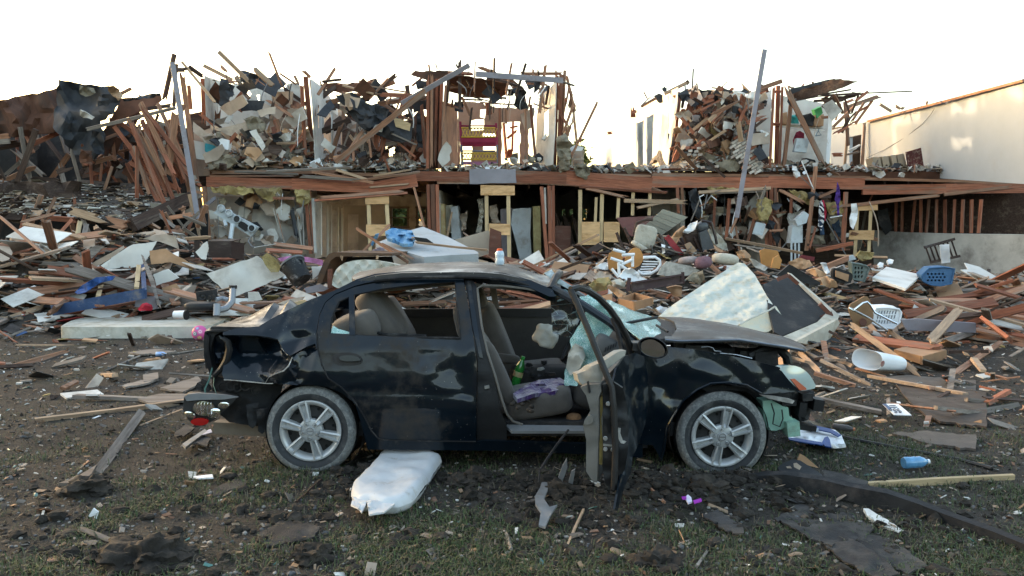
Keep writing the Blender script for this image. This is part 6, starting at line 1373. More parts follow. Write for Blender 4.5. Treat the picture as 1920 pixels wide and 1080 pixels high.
# --- left
def quilt_bump(s=9, h=.012): return lambda x, y: h * (abs(math.sin((x + y) / s)) + abs(math.sin((x - y) / s)) - 1)
fm_ = flat('mattress', 'long flat white mattress lying on the soil left of the car', 'mattress', [(112,612),(140,598),(217,584),(346,580),(430,573),(446,577),(440,592),(413,602),(394,612),(270,613),(120,613)],.18,.17, quilt, step=11, amp=.06, asc=1.8, round_=1)
ball = P(374,624,11.9)
b = MB(); rw = [[ball + .108 * Vector((math.cos(f) * math.cos(t), math.cos(f) * math.sin(t), math.sin(f))) for t in np.linspace(0,2 * math.pi, 29)] for f in np.linspace(-math.pi / 2, math.pi / 2,15)]; b.grid(rw)
pb = b.build('play_ball', mat('ball_pink', (.62,.10,.30),.5,.08,3, bump=0), None, 60, label='pink ball with coloured rings beside the flat white mattress', cat='ball')
for (dx, dz, r_, c1) in ((-.03,.0,.034,(.05,.30,.28)),(.045,.03,.036,(.75,.25,.40)),(.03,-.06,.03,(.70,.50,.05)),(-.06,.055,.024,(.70,.30,.10)),(-.02,-.07,.022,(.3,.1,.4)),(.0,.075,.024,(.1,.3,.5))):
    n_ = Vector((dx, -math.sqrt(max(.0001,.108 ** 2 - dx * dx - dz * dz)), dz)).normalized()
    for rr, cc, o_ in ((r_, c1,.0),(r_ * .62,(.75,.55,.62),.001),(r_ * .35, c1,.002)):
        b = MB(); b.lathe([(0, math.sqrt(.1085 ** 2) + o_),(rr, math.sqrt(.1085 ** 2 - rr * rr) + o_)], ball, n_, 16); b.build('ring_print', mat('ring%.2f%.2f%.2f' % cc, cc, .5,.05,3, bump=0), pb)
tf = thing('tube_frame', 'grey tubular exercise frame with a black pad on the white mattress', 'frame', GZ(410,592))
m_ = MB(); m_.tube([P(437,538,12.6), P(435,566,12.5), P(424,578,12.4), P(408,582,12.3)],.05,9); m_.build('frame_tube', tubeg, tf, 40)
m_ = MB(); m_.tube([P(437,541,12.6), P(437,535,12.6)],.06,9); m_.build('end_cap', dark, tf, 40)
m_ = MB(); m_.tube([P(407,570,12.2), P(406,592,12.15)],.05,9); m_.build('frame_foot', tubeg, tf, 40)
m_ = MB(); m_.tube([P(405,562,12.5), P(416,559,12.6), P(428,562,12.6)],.035,8); m_.build('cross_tube', tubeg, tf, 40)
m_ = MB(); m_.tube([P(393,555,12.5), P(393,565,12.5)],.02,6); m_.tube([P(401,553,12.5), P(401,562,12.5)],.02,6); m_.tube([P(410,546,12.7), P(434,540,12.6)],.022,6); m_.build('lever', dark, tf, 40)
puff('pad', P(377,574,12.45),(.45,.35,.13), I3, dark, tf, .5)
bx_ = thing('black_speaker', 'black boxy speaker lying behind the grey tube frame', 'speaker', GZ(388,562))
m_ = MB(); m_.box(P(388,553,12.9),(.26,.2,.14), rot('Y', -8)); m_.build('case', darkm, bx_); m_ = MB(); m_.lathe([(.0,.01),(.035,.0),(.05,.012)], P(380,556,12.78),(0,-1,0),16); m_.build('cone', dark, bx_, 40)
cpo = thing('paper_cup', 'black and white drinking cup lying on the flat mattress', 'cup', G(346,596,.2))
m_ = MB(); m_.lathe([(.0,0),(.055,0),(.065,.19),(.06,.19),(.05,.02)], P(327,590,11.9),(1,-.15,.0),18); m_.build('cup', white, cpo, 40); m_ = MB(); m_.lathe([(.0,.195),(.072,.195),(.072,.175),(.06,.17)], P(327,590,11.9),(1,-.15,0),18); m_.build('lid', dark, cpo, 40)
T('red_cloth', 'red crumpled cloth at the back edge of the flat mattress', 'cloth', [(258,580),(264,573),(272,571),(282,575),(284,582),(262,583)], mat('red_fabric', (.40,.02,.04),.85,.4,12, bump=.4),12.9, amp=.1, asc=8, step=4, t=.05)
bb = thing('bed_base', 'upturned navy blue slatted bed base in the left pile', 'bed base', GZ(230,565))
bd('side_rail', 100,582,271,550,20,13.0,13.0, bluef, bb, .10,0,0); bd('end_rail', 268,503,271,552,8,14.6,13.0, bluef, bb, .14,0,0)
for k in range(4): bd('slat', 110,556 - k * 11,264,528 - k * 7.5,4,13.3 + k * .35,13.5 + k * .35, dkw, bb, .03,0,0)
for a in ((194,518,184,556),(260,498,256,540)): bd('cross_slat', a[0], a[1], a[2], a[3],8,14.4,13.2, pin_, bb, .03,0,0)
T('blue_cloth', 'blue cloth draped over the upturned navy bed base', 'cloth', [(140,548),(155,534),(180,520),(215,517),(210,525),(188,530),(172,540),(160,548),(146,552)], mat('royal_blue', (.025,.08,.26),.85,.5,10, bump=.5),13.1, amp=.15, asc=6, step=6, t=.02)
for n_, l_, pts, mm, y in (
    ('drywall_sheet', 'large cream drywall sheet sloping above the navy bed base', [(250,458),(294,452),(274,488),(262,500),(195,506),(211,480)], dry, 14.8),('drywall_strip', 'long narrow grey drywall strip at the far left of the pile', [(152,505),(231,461),(233,466),(209,483),(162,511)], dryt, 14.5),
    ('drywall_strip', 'torn cream strip under the long narrow drywall strip', [(160,515),(206,486),(200,500),(175,512),(164,522)], dry, 14.3),('drywall_sheet', 'bright white sheet leaning beside the black trash bin', [(386,513),(434,496),(481,480),(535,517),(480,540),(441,556),(415,541)], dry, 13.6),
    ('drywall_scrap', 'white pointed scrap in front of the dark cabinet', [(366,472),(388,452),(391,466),(386,487),(378,486)], dry, 14.6),('drywall_scrap', 'white torn scrap between the brown studs of the left pile', [(287,514),(315,504),(335,521),(318,528),(293,536)], dry, 14.0),('drywall_scrap', 'small white scrap on soil below the large white sheet', [(465,548),(484,548),(491,562),(464,566)], dry, 13.0),
    ('plywood_sheet', 'cream curved panel below the fallen floor edge', [(266,448),(290,441),(312,439),(329,443),(336,468),(318,460),(297,453)], dryt, 15.8),('plywood_sheet', 'pale board end at the far left edge of the pile', [(150,475),(180,460),(196,462),(170,486),(150,500)], gryw, 15.0),
    ('cardboard_sheet', 'mottled brown cardboard behind the curved board', [(280,470),(310,466),(324,476),(372,500),(360,506),(320,492),(284,496)], carp, 14.6),('cardboard_box', 'torn brown cardboard box beside the curved board', [(304,540),(330,532),(338,544),(332,562),(308,564)], carp, 13.5),('grey_sheet', 'grey panel standing behind the red cloth', [(252,576),(256,558),(290,556),(296,578)], fasc, 13.2),
    ('insulation_chunk', 'yellow-brown insulation chunk lying on the bright white sheet', [(490,482),(500,474),(515,484),(526,500),(522,510),(508,511),(498,498)], insul, 13.4),('pink_cloth', 'pink blanket edge behind the black trash bin', [(520,484),(545,480),(575,482),(606,488),(604,498),(580,492),(550,488),(526,490)], mat('pink_fabric', (.55,.22,.42),.9,.4,8, bump=.3),15.6),
    ('drywall_scrap', 'white scrap between the bin and the sofa frame', [(584,500),(606,498),(596,516),(586,524)], dry, 14.6),('drywall_scrap', 'pale broken slab behind the car trunk', [(520,570),(545,560),(572,556),(566,562),(540,572)], dryt, 11.5),('loose_plank', 'pale yellow plank behind the car rear pillar', [(533,572),(572,562),(574,568),(540,578)], pin_, 10.8),('fascia_sheet', 'lilac grey fascia panel left of the sofa frame', [(570,540),(600,533),(618,540),(606,546),(575,550)], fasc, 13.5)):
    T(n_, l_, n_.split('_')[-1] if n_ != 'pink_cloth' else 'blanket', pts, mm, y, amp=.12 if mm not in (dry, fasc) else .05, jag=1.2 if mm is dry else .8, step=9, t=.02)
T('curved_board', 'pointed curved brown board standing in front of the navy bed base', 'board', [(264,476),(269,480),(276,495),(289,524),(294,548),(302,577),(294,568),(282,532),(272,504)], gryw, lambda x, y: 14.2 - .012 * (y - 476), t=.03, step=7)
cab = thing('drawer_cabinet', 'dark brown cabinet lying open on the left pile', 'cabinet', GZ(420,490))
W_ = lambda n, pts, m, Y, p, **k: sheet(n, pts, m, Y=Y, parent=p, **k)
W_('front', [(391,452),(433,452),(433,483),(391,483)], dwood, 15.0, cab, t=.03, step=20); W_('side', [(433,452,15.0),(458,456,15.4),(458,488,15.4),(433,484,15.0)], dwood, None, cab, t=.03, step=20); W_('back', [(364,453),(374,450),(372,484),(364,482)], dwood, 15.4, cab, t=.03, step=20); W_('top', [(391,452,15.0),(433,452,15.0),(452,448,15.6),(405,448,15.6)], dwood, None, cab, t=.02, step=20)
mp_ = thing('electric_meter_bank', 'grey bank of electric meters tilted on the torn left wall', 'meter', P(430,450,19))
W_('meter_panel', [(400,399),(413,388),(484,426),(471,444)], galv, 18.9, mp_, t=.12, step=12)
for a, b_, r_ in ((415,391,6.5),(430,400,6.5),(445,411,7),(473,428,6.5)):
    m_ = MB(); c_ = P(a, b_, 18.87); q = r_ * 18.9 / F; m_.lathe([(0,.045),(q * .75,.045),(q * .85,.03),(q * .85,0)], c_, Vector((-.05,-1,.1)),18); mt_ = m_.build('meter_dial', mat('dial_grey', (.30,.33,.35),.3,.5,12, bump=0, coat=.5) if a < 440 else dark, mp_, 40)
    m_ = MB(); m_.lathe([(q * .86,.0),(q * .88,.055),(q * 1.08,.05),(q * 1.1,.0)], c_, Vector((-.05,-1,.1)),18, True); m_.build('meter_ring', galv, mt_, 40)
W_('socket_frame', [(449,414),(458,417),(468,425),(460,434),(446,424)], dark, 18.86, mp_, t=.02, step=10)
m_ = MB(); m_.tube([P(436,420,18.8), P(432,448,18.7)],.05,8); m_.tube([P(421,414,18.9), P(424,424,18.8)],.04,8); m_.build('conduit', galv, mp_, 40)
m_ = MB(); m_.tube([P(470,444,18.8), P(465,452,18.7), P(472,462,18.6), P(485,466,18.5)],.012,5); m_.build('cable', greyp, mp_, 40)
bn = thing('trash_bin', 'black round trash bin tipped over beside the white sheet', 'bin', GZ(565,530))
ax = (P(551,494,14.3) - P(566,528,14.0)).normalized(); ax = (ax + Vector((0,-.35,0))).normalized(); c0 = P(566,526,14.1)
m_ = MB(); m_.lathe([(0,0),(.165,0),(.215,.36),(.222,.36),(.222,.375),(.207,.375),(.16,.02),(0,.02)], c0, ax, 28); m_.build('shell', mat('bin_black', (.02,.021,.022),.6,.3,8, bump=.1, dirt=((.22,.21,.2),.22,9)), bn, 40)
m_ = MB(); m_.lathe([(.222,.345),(.232,.35),(.232,.38),(.222,.385)], c0, ax, 28, True); m_.build('rim', mat('rim_grey', (.14,.15,.155),.6,.2), bn, 40)
T('stained_cloth', 'dark bag stuffed into the black trash bin', 'bag', [(533,490),(548,486),(566,487),(568,492),(552,498),(536,500)], dark, 14.05, amp=.1, asc=6, step=4, t=.04)
sf = thing('sofa_frame', 'dark brown upturned sofa shell behind the car', 'sofa', GZ(640,540))
W_('curved_side', [(594,532),(598,512),(606,494),(616,476),(626,473),(735,475),(736,480),(630,481),(620,488),(612,506),(604,530)], mat('sofa_brown', (.10,.055,.03),.7,.3,3, bump=.1, dirt=((.04,.03,.025),.4,2)),13.0, sf, t=.05, ext=(0.15,.9,0), step=8)
W_('shade_backing', [(606,530),(614,500),(628,483),(735,481),(740,500),(640,540)], dark, 13.7, sf, t=.03, step=12); W_('red_board', [(614,505),(623,504),(623,540),(614,541)], rwood, 12.8, sf, t=.04, step=20); bd('bracket', 641,480,639,490,5,12.9, None, tan, sf); bd('bracket', 708,479,707,486,4,12.9, None, tan, sf)  # black sheet stands in for the shaded hollow under the shell
T('mattress', 'white quilted mattress inside the upturned sofa shell', 'mattress', [(622,540),(624,518),(632,502),(650,490),(690,486),(740,494),(764,503),(720,520),(660,540)], quilt, 12.6, t=.3, step=6, round_=1, bump=quilt_bump(7,.03), amp=.05)
T('mattress', 'plain grey mattress slumped behind the car roof', 'mattress', [(704,456,14.9),(740,442,15.3),(768,432,15.7),(793,425,16),(840,444,15.3),(897,473,13.9),(896,476,13.7),(850,478,13.5),(795,482,13.3),(745,468,13.9)], gmatt, ext=(.0,.06,-.24), step=10, amp=.08, asc=1.5)
T('blue_jeans', 'crumpled blue jeans on the grey mattress', 'jeans', [(722,434),(735,427),(755,430),(772,432),(778,444),(774,456),(755,457),(740,450),(726,446)], jeanm, lambda x, y: 14.6 - .02 * (y - 427), t=.06, step=4, amp=.25, asc=7)
T('blue_jeans', 'dangling blue trouser leg left of the crumpled jeans', 'jeans', [(703,440),(710,438),(708,446),(698,462),(695,458)], jeanm, 14.2, t=.04, step=4, amp=.1, asc=7)
T('black_holder', 'black plastic tray on the grey mattress', 'tray', [(776,444),(800,447),(813,456),(806,460),(782,453)], dark, 14.0, t=.03, step=7)
T('lilac_cloth', 'pale lilac cloth under the crossed sticks', 'cloth', [(694,472),(710,464),(722,466),(718,476),(700,478)], mat('lilac', (.36,.30,.36),.9,.3,8, bump=.4),14.2, t=.03, step=5, amp=.1)
T('beige_board', 'beige cupboard side leaning against the building props', 'panel', [(851,450),(914,432),(918,434),(916,476),(898,482),(872,466)], mat('beige_board', (.33,.27,.21),.7,.15,3, bump=.05),16.2, t=.03, step=12)
T('brown_board', 'reddish brown cupboard door leaning beside the beige cupboard side', 'panel', [(919,427),(940,435),(940,468),(926,484),(916,480)], rwood, 16.0, t=.03, step=12)
# --- stored in the bays
for l_, pts, mm, y in (('flowered yellow mattress on edge in the second bay', [(819,382),(833,382),(835,444),(821,442)], mat('ticking_yellow', (.50,.44,.26),.9,.35,8, bump=.2, col2=(.36,.22,.08)),21.6),('grey mattress on edge beside the flowered one', [(845,388),(858,386),(865,450),(847,448)], gmatt, 21.8),('white bunched mattress behind the flowered one', [(834,386),(848,384),(850,440),(837,432)], cream, 22.0),
                       ('tall grey mattress curved on edge behind the plywood props', [(961,392),(980,390),(996,390),(994,440),(998,492),(976,492),(966,450),(958,420)], gmatt, 21.7),('green flowered mattress on edge next to the brown posts', [(999,387),(1013,386),(1015,496),(1001,497)], mat('ticking_green', (.34,.30,.15),.9,.4,10, bump=.2, col2=(.22,.16,.07)),21.5),('mauve mattress on edge behind the plywood props', [(938,392),(960,390),(958,488),(942,488)], mat('ticking_mauve', (.16,.14,.15),.9,.2,6, bump=.2),22.0)):
    T('stored_mattress', l_, 'mattress', pts, mm, y, t=.2, step=9, amp=.10, asc=2, ext=(0,.9,0), group='mattresses stored on edge in the bays')
for l_, pts, mm in (('pale ragged curtain hanging behind the first plywood prop', [(894,374),(906,371),(906,400),(902,436),(892,436),(898,400)], cream),('ragged cloth hanging between the two plywood props', [(918,386),(932,382),(934,410),(940,418),(922,418)], dryt),('tan plastic sheet bunched in the second bay', [(862,402),(876,396),(874,430),(866,436)], dryt)): T('ragged_cloth', l_, 'cloth', pts, mm, 21.9, t=.02, step=5, amp=.3, asc=5, jag=1.5)
T('wooden_lath', 'brown lath leaning on the grey mattress in the second bay', 'board', [(846,397),(849,398),(840,446),(836,444)], tan, 21.4, t=.03, step=20)
wd_ = thing('wardrobe', 'dark brown wardrobe door tied with string in the third bay', 'wardrobe', (Xat(1056,21.3),21.5,.5))
W_('door', [(1041,425),(1043,423),(1070,424),(1069,503),(1041,506)], rwood, 21.2, wd_, t=.4, step=16, ext=(0,.4,0)); m_ = MB(); m_.tube([P(1041,473,21.15), P(1055,476,21.12), P(1068,474,21.15)],.015,5); m_.build('string', cream, wd_, 40)
st = thing('step_shelf', 'dark wooden step shelf standing behind the bare pine props', 'shelf', (Xat(1100,22),22,.5))
for a in ((1091,462,1090,502),(1105,462,1110,502)): bd('side', *a, 4,22, None, rwood, st, .2,0,0)
for y in (464,475,486,497): bd('step', 1091, y, 1107, y, 3,21.95, None, rwood, st, .2,0,0)
dc = thing('dining_chairs', 'jumble of dark chairs stored in the third bay', 'chairs', (Xat(1060,22.5),22.5,.6))
for k in range(9): bd('chair_rail', 1042 + k * 5,400 + (k * 7) % 20,1050 + k * 6,455 + (k * 11) % 30,3,22.4 + .1 * k, None, dkw, dc, .04)
# --- upper floor things
bk = thing('bunk_bed', 'magenta bunk bed with yellow lattice rails on the upper floor', 'bunk bed', (Xat(896,22.6),22.8, ZF))
mag = mat('magenta_paint', (.30,.02,.075),.5,.15,4, bump=.05); yel = mat('yellow_wire', (.60,.40,.05),.5,.2,4, bump=0); bgr = mat('bunk_grey', (.15,.16,.22),.5,.2,4)
for a, b_ in ((863,228),(930,231)):
    bd('post', a, b_, a + 2,272,4.5,22.6, None, mag, bk, .07,0,0); bd('lower_post', a + 2,272, a + 4,310,4.5,22.6, None, bgr, bk, .07,0,0)
for y, h in ((262,8),(306,6)): bd('bed_side', 864, y, 931, y + .5, h, 22.6, None, mag if y < 300 else mat('bunk_pink', (.30,.12,.22),.6,.2), bk, .05,0,0)
bd('back_side', 864,270,931,270,9,24, None, mag, bk, .05,0,0)
for y0, y1 in ((240,257),(287,299)):
    m_ = MB()
    for y in (y0, y1): m_.tube([P(865, y, 22.55), P(929, y, 22.55)],.02,5)
    for k in range(11):
        x = 866 + k * 6; m_.tube([P(x, y0,22.55), P(x + 6, y1,22.55)],.012,4); m_.tube([P(x + 6, y0,22.55), P(x, y1,22.55)],.012,4)
    m_.build('lattice_rail', yel, bk, 40)
    m_ = MB(); m_.tube([P(865, y0 - 4,22.55), P(929, y0 - 4,22.55)],.022,5); m_.build('top_rail', mag if y0 < 260 else bgr, bk, 40)
sh = thing('shelf_unit', 'small tan shelf unit left at the broken edge of the gap', 'shelf', (Xat(1083,21.5),21.5, ZF))
for a in ((1074,285,1072,316),(1093,282,1093,314)): bd('side', *a, 3,21.5, None, dryt, sh, .3,0,0)
for y in (285,299,312): bd('shelf', 1073, y, 1094, y - 1,3,21.45, None, dryt, sh, .3,0,0)
W_('back', [(1074,285),(1093,282),(1093,314),(1074,316)], dryt, 21.8, sh, step=20); W_('folded_sheet', [(1066,278),(1078,272),(1094,276),(1092,283),(1072,284)], white, 21.4, sh, amp=.06, step=6, t=.05)
dr = thing('dresser', 'cream dresser with drawers tipped on its side on the right upper floor', 'dresser', (Xat(1668,21.4),21.4, ZF))
crm = mat('dresser_cream', (.36,.29,.21),.6,.12,4, bump=.05)
W_('case', [(1632,297),(1695,288),(1706,337),(1640,336)], crm, 21.6, dr, t=.3, step=20)
for x0, x1, d_ in ((1636,1650,2),(1653,1665,3.5),(1671,1680,5),(1682,1693,6.5)):
    q = W_('drawer', [(x0,297 - d_),(x1,296 - d_),(x1 + 8,336),(x0 + 8,336)], crm, 21.45, dr, t=.12, step=16)
    for yy in (310,324):
        m_ = MB(); m_.lathe([(0,.04),(.022,.035),(.022,0)], P((x0 + x1) / 2 + 3, yy, 21.45),(0,-1,0),8); m_.build('knob', dkw, q, 40)
T('door_leaf', 'peeling maroon door standing beside the cream dresser', 'door', [(1699,285),(1727,277),(1735,330),(1707,336)], mat('maroon_peel', (.10,.022,.02),.7,.3,4, bump=.2, dirt=((.30,.24,.2),.35,9)),21.3, t=.05, step=14)
T('grey_box', 'grey metal lid hanging in the open closet', 'panel', [(1494,259),(1518,260),(1512,286),(1489,284)], galv, 21.3, t=.15, step=14)
T('maroon_shirt', 'maroon shirt hanging in the open closet', 'shirt', [(1487,262),(1493,248),(1500,245),(1508,250),(1508,262),(1494,264),(1494,284),(1490,282)], mat('maroon_cloth', (.14,.01,.025),.9,.3,8, bump=.3),21.9, t=.04, step=5, amp=.1, asc=6)
hg = thing('coat_hanger', 'blue coat hanger on the closet rail', 'hanger', P(1534,252,22.1)); m_ = MB(); m_.tube([P(1529,255,22.1), P(1534,246,22.1), P(1540,253,22.1), P(1529,255,22.1)],.012,4); m_.tube([P(1534,246,22.1), P(1535,242,22.1)],.01,4); m_.build('wire', mat('hanger_blue', (.05,.15,.22),.5), hg)
for l_, n_, pts, mm in (('brown carton on the left of the closet shelf', 'carton', [(1465,212),(1476,210),(1476,232),(1465,232)], carp),('reddish carton at the right end of the closet shelf', 'carton', [(1526,216),(1545,214),(1544,236),(1526,236)], carp),('green bag on the closet shelf', 'bag', [(1527,206),(1540,200),(1543,212),(1532,222)], mat('green_bag', (.05,.30,.10),.5,.2)),('dark bundle of clothes on the closet shelf', 'bundle', [(1505,216),(1520,212),(1528,220),(1524,236),(1506,234)], darkm),('teal towel on the closet shelf', 'towel', [(1484,218),(1496,216),(1498,232),(1484,232)], mat('teal_towel', (.04,.28,.26),.9,.2))):
    T(n_, l_, n_, pts, mm, 22.1, t=.2, step=7, amp=.08, asc=5)
T('carton', 'brown carton slumped on the floor of the open closet', 'carton', [(1474,318),(1500,311),(1516,316),(1512,330),(1492,330)], carp, 21.3, t=.2, step=8, amp=.15)
T('bundle', 'dark bundle of clothes on the floor of the open closet', 'bundle', [(1500,308),(1512,296),(1528,300),(1534,314),(1515,320)], darkm, 21.8, t=.2, step=6, amp=.2, asc=5)
T('toy_box', 'white and teal toy box in the rubble of the upper left room', 'box', [(402,266),(416,259),(430,263),(428,281),(414,279)], white, 20.8, t=.2, step=12)
T('toy_box', 'teal lid beside the white toy box upstairs', 'lid', [(384,268),(400,272),(414,281),(396,290),(384,284)], mat('teal_box', (.04,.30,.36),.5,.2),21.0, t=.1, step=12)
# --- hung washing and the lower right bay
def cloth(name, label, pts, m, Y=20.2): return T(name, label, 'clothing', pts, m, Y, t=.02, step=4, amp=.12, asc=5)
strp = bpy.data.materials.new('stripes'); strp.use_nodes = True
_n = strp.node_tree.nodes; _w = _n.new('ShaderNodeTexWave'); _w.inputs['Scale'].default_value = 4.2; _w.bands_direction = 'DIAGONAL'; _c = _n.new('ShaderNodeTexCoord'); _r = _n.new('ShaderNodeValToRGB'); _r.color_ramp.interpolation = 'CONSTANT'; _r.color_ramp.elements[1].position = .5; _r.color_ramp.elements[0].color = (.015,.015,.03,1); _r.color_ramp.elements[1].color = (.6,.6,.6,1)
strp.node_tree.links.new(_c.outputs['Object'], _w.inputs[0]); strp.node_tree.links.new(_w.outputs[0], _r.inputs[0]); strp.node_tree.links.new(_r.outputs[0], _n['Principled BSDF'].inputs['Base Color']); _n['Principled BSDF'].inputs['Roughness'].default_value = .9
cloth('striped_shirt', 'black and white striped shirt hanging from the torn ceiling', [(1536,380),(1541,374),(1545,390),(1546,412),(1540,432),(1534,424)], strp)
cloth('red_shirt', 'red shirt hanging behind the striped shirt', [(1541,375),(1545,376),(1550,396),(1548,414),(1544,414)], mat('red_shirt_cloth', (.36,.02,.05),.9,.3,8, bump=.2),20.3)
cloth('purple_garment', 'purple garment hanging from the rim beam', [(1570,341),(1574,350),(1576,372),(1573,385),(1574,404),(1570,404),(1569,385),(1565,374),(1568,360)], mat('purple_cloth', (.07,.03,.20),.9,.3,8, bump=.2))
cloth('white_shirt', 'white shirt hanging below the rim beam', [(1596,382),(1606,381),(1609,395),(1607,412),(1600,430),(1595,424),(1593,410),(1597,396)], white)
cloth('navy_trousers', 'navy trousers hanging in the lower right bay', [(1536,412),(1544,420),(1546,440),(1538,440)], mat('navy_cloth2', (.03,.06,.11),.9,.3))
cloth('black_garment', 'black garment snagged on the studs beside the yellow insulation', [(1446,430),(1452,438),(1462,432),(1464,446),(1458,460),(1448,442)], darkm, 20.5)
wf = thing('washstand', 'pale blue metal washstand with legs in the lower right bay', 'washstand', (Xat(1492,19.6),19.6,.6))
W_('basin', [(1491,412),(1508,396),(1517,402),(1512,418),(1496,424)], galv, 19.6, wf, t=.15, step=8); W_('body', [(1486,424),(1505,422),(1505,455),(1482,456)], galv, 19.7, wf, t=.3, step=12)
for x in (1484,1491,1498): bd('leg', x, 456, x, 490,3.5,19.6, None, galv, wf, .04,0,0)
T('grey_sheet', 'small blue-grey metal sheet hanging below the yellow insulation', 'panel', [(1418,416),(1436,420),(1430,442),(1411,438)], galv, 20.3, t=.02, step=14)
ck = thing('wooden_crib_rail', 'dark wooden railing leaning at the right end of the low wall', 'railing', (Xat(1755,18),18,.6))
bd('rail', 1733,464,1790,448,5,18.2, None, dwood, ck, .05,0,0); bd('rail', 1745,492,1800,480,5,18.1, None, dwood, ck, .05,0,0)
for k in range(7): bd('bar', 1736 + k * 8,464 - k * 2.2,1746 + k * 8,492 - k * 2,3,18.15, None, dwood, ck, .03,0,0)
T('white_cloth', 'pale cloth hanging on the dark wooden railing', 'cloth', [(1762,460),(1780,458),(1782,492),(1766,494)], white, 18.0, t=.02, step=6, amp=.1)
# --- right pile
T('table_top', 'maroon table top leaning against the building', 'table', [(1156,408),(1229,405),(1212,424),(1185,444),(1170,432)], mat('maroon_wood', (.15,.06,.055),.5,.25,3, bump=.05, dirt=((.25,.18,.15),.3,4)),16.8, t=.04, step=10)
sp_ = thing('siding_section', 'olive grey grooved siding panel leaning on the chair pile', 'panel', P(1250,441,16.2))
for k in range(5):
    f0, f1 = k / 5,(k + 1) / 5 - .012
    L_ = lambda a, b, f: (a[0] + (b[0] - a[0]) * f, a[1] + (b[1] - a[1]) * f)
    A_, B_, C_, D_ = (1243,392),(1290,407),(1241,441),(1208,424)
    W_('siding_board', [L_(A_, D_, f0), L_(B_, C_, f0), L_(B_, C_, f1), L_(A_, D_, f1)], mat('siding_olive', (.24,.23,.185),.7,.12,3, bump=.1),16.3, sp_, t=.02, step=14)
ch = thing('padded_chair', 'dark chair with a beige padded back upturned on the pile', 'chair', P(1212,470,15.8))
puff('back_pad', P(1210,443,15.8),(.42,.10,.42), rot('Y', 12), cream, ch, .45); puff('seat_pad', P(1202,464,15.7),(.42,.3,.10), rot('Y', 32), cream, ch, .5)
m_ = MB()
for q in ([(1188,440),(1194,418),(1214,411),(1224,412)],[(1170,426),(1180,448),(1184,462)],[(1156,436),(1166,462),(1178,474)],[(1214,456),(1222,474),(1232,488)],[(1236,440),(1246,464),(1256,482)]): m_.tube([P(a, b_, 15.9) for a, b_ in q],.03,6)
m_.build('frame', dkw, ch, 40)
wc = thing('metal_chair_frame', 'bent grey metal chair frame between the stools and armchair', 'chair', P(1250,478,15.6)); m_ = MB()
for q in ([(1220,460),(1228,486),(1232,492)],[(1236,492),(1248,470),(1258,465),(1266,472),(1270,482)],[(1232,446),(1240,452),(1248,470)],[(1240,440),(1246,462),(1252,470)]): m_.tube([P(a, b_, 15.6) for a, b_ in q],.02,6)
m_.build('frame', mat('chair_metal', (.12,.11,.10),.5,.2, metal=.4), wc, 40)
for l_, o1, lg in (('upturned stool with an orange seat and white legs, left of the pair', [(1139,478),(1150,470),(1165,468),(1169,486),(1160,502),(1142,512)],[[(1150,468),(1172,474)],[(1145,484),(1168,492)],[(1166,478),(1190,477)],[(1160,492),(1161,515)],[(1147,504),(1160,520)]]),('upturned stool with a round orange seat and white legs, right of the pair', [(1170,486),(1182,468),(1195,463),(1205,474),(1207,488),(1196,502),(1176,504)],[[(1166,496),(1187,486)],[(1186,480),(1186,500)],[(1162,496),(1176,506)]])):
    s_ = thing('stool', l_, 'stool', P(o1[-1][0], o1[-1][1],14.4), 'upturned stools'); W_('seat', o1, orng, 14.5, s_, t=.04, step=7, round_=1)
    for q in lg: m_ = MB(); m_.tube([P(a, b_, 14.25) for a, b_ in q],.026,8); m_.build('leg', white, s_, 40)
hc = thing('spindle_chair_back', 'white hoop spindle chair back lying beside the orange stools', 'chair', P(1215,512,14.2))
m_ = MB(); m_.tube([P(a, b_, 14.3) for a, b_ in [(1206,483),(1228,482),(1237,488),(1238,496),(1232,506),(1220,513),(1204,514),(1196,508)]],.026,7); m_.build('hoop', white, hc, 40)
for k in range(5): m_ = MB(); m_.tube([P(1206 - k * 2,490 + k * 5,14.35), P(1237 - k * 4,491 + k * 4.4,14.3)],.012,5); m_.build('spindle', white, hc, 40)
ac = thing('armchair', 'dark leather armchair lying on its back atop the pile', 'armchair', P(1312,470,16))
W_('seat_panel', [(1311,437),(1326,430),(1340,466),(1318,470)], mat('dark_leather', (.05,.055,.06),.45,.3,6, bump=.2, coat=.2),15.6, ac, t=.12, step=8); puff('arm_roll', P(1316,425,15.8),(.26,.3,.2), rot('Y', -20), mat('dark_leather', (.05,.055,.06)), ac, .7); puff('base', P(1298,450,15.9),(.3,.3,.36), rot('Y', -20), dkw, ac, .35)
for q in ([(1328,424),(1334,418),(1342,446),(1344,458)],[(1316,414),(1334,418)],[(1276,446),(1286,466),(1296,482)],[(1302,444),(1312,466),(1320,480)]): m_ = MB(); m_.tube([P(a, b_, 15.7) for a, b_ in q],.03,6); m_.build('frame_rail', dwood, ac, 40)
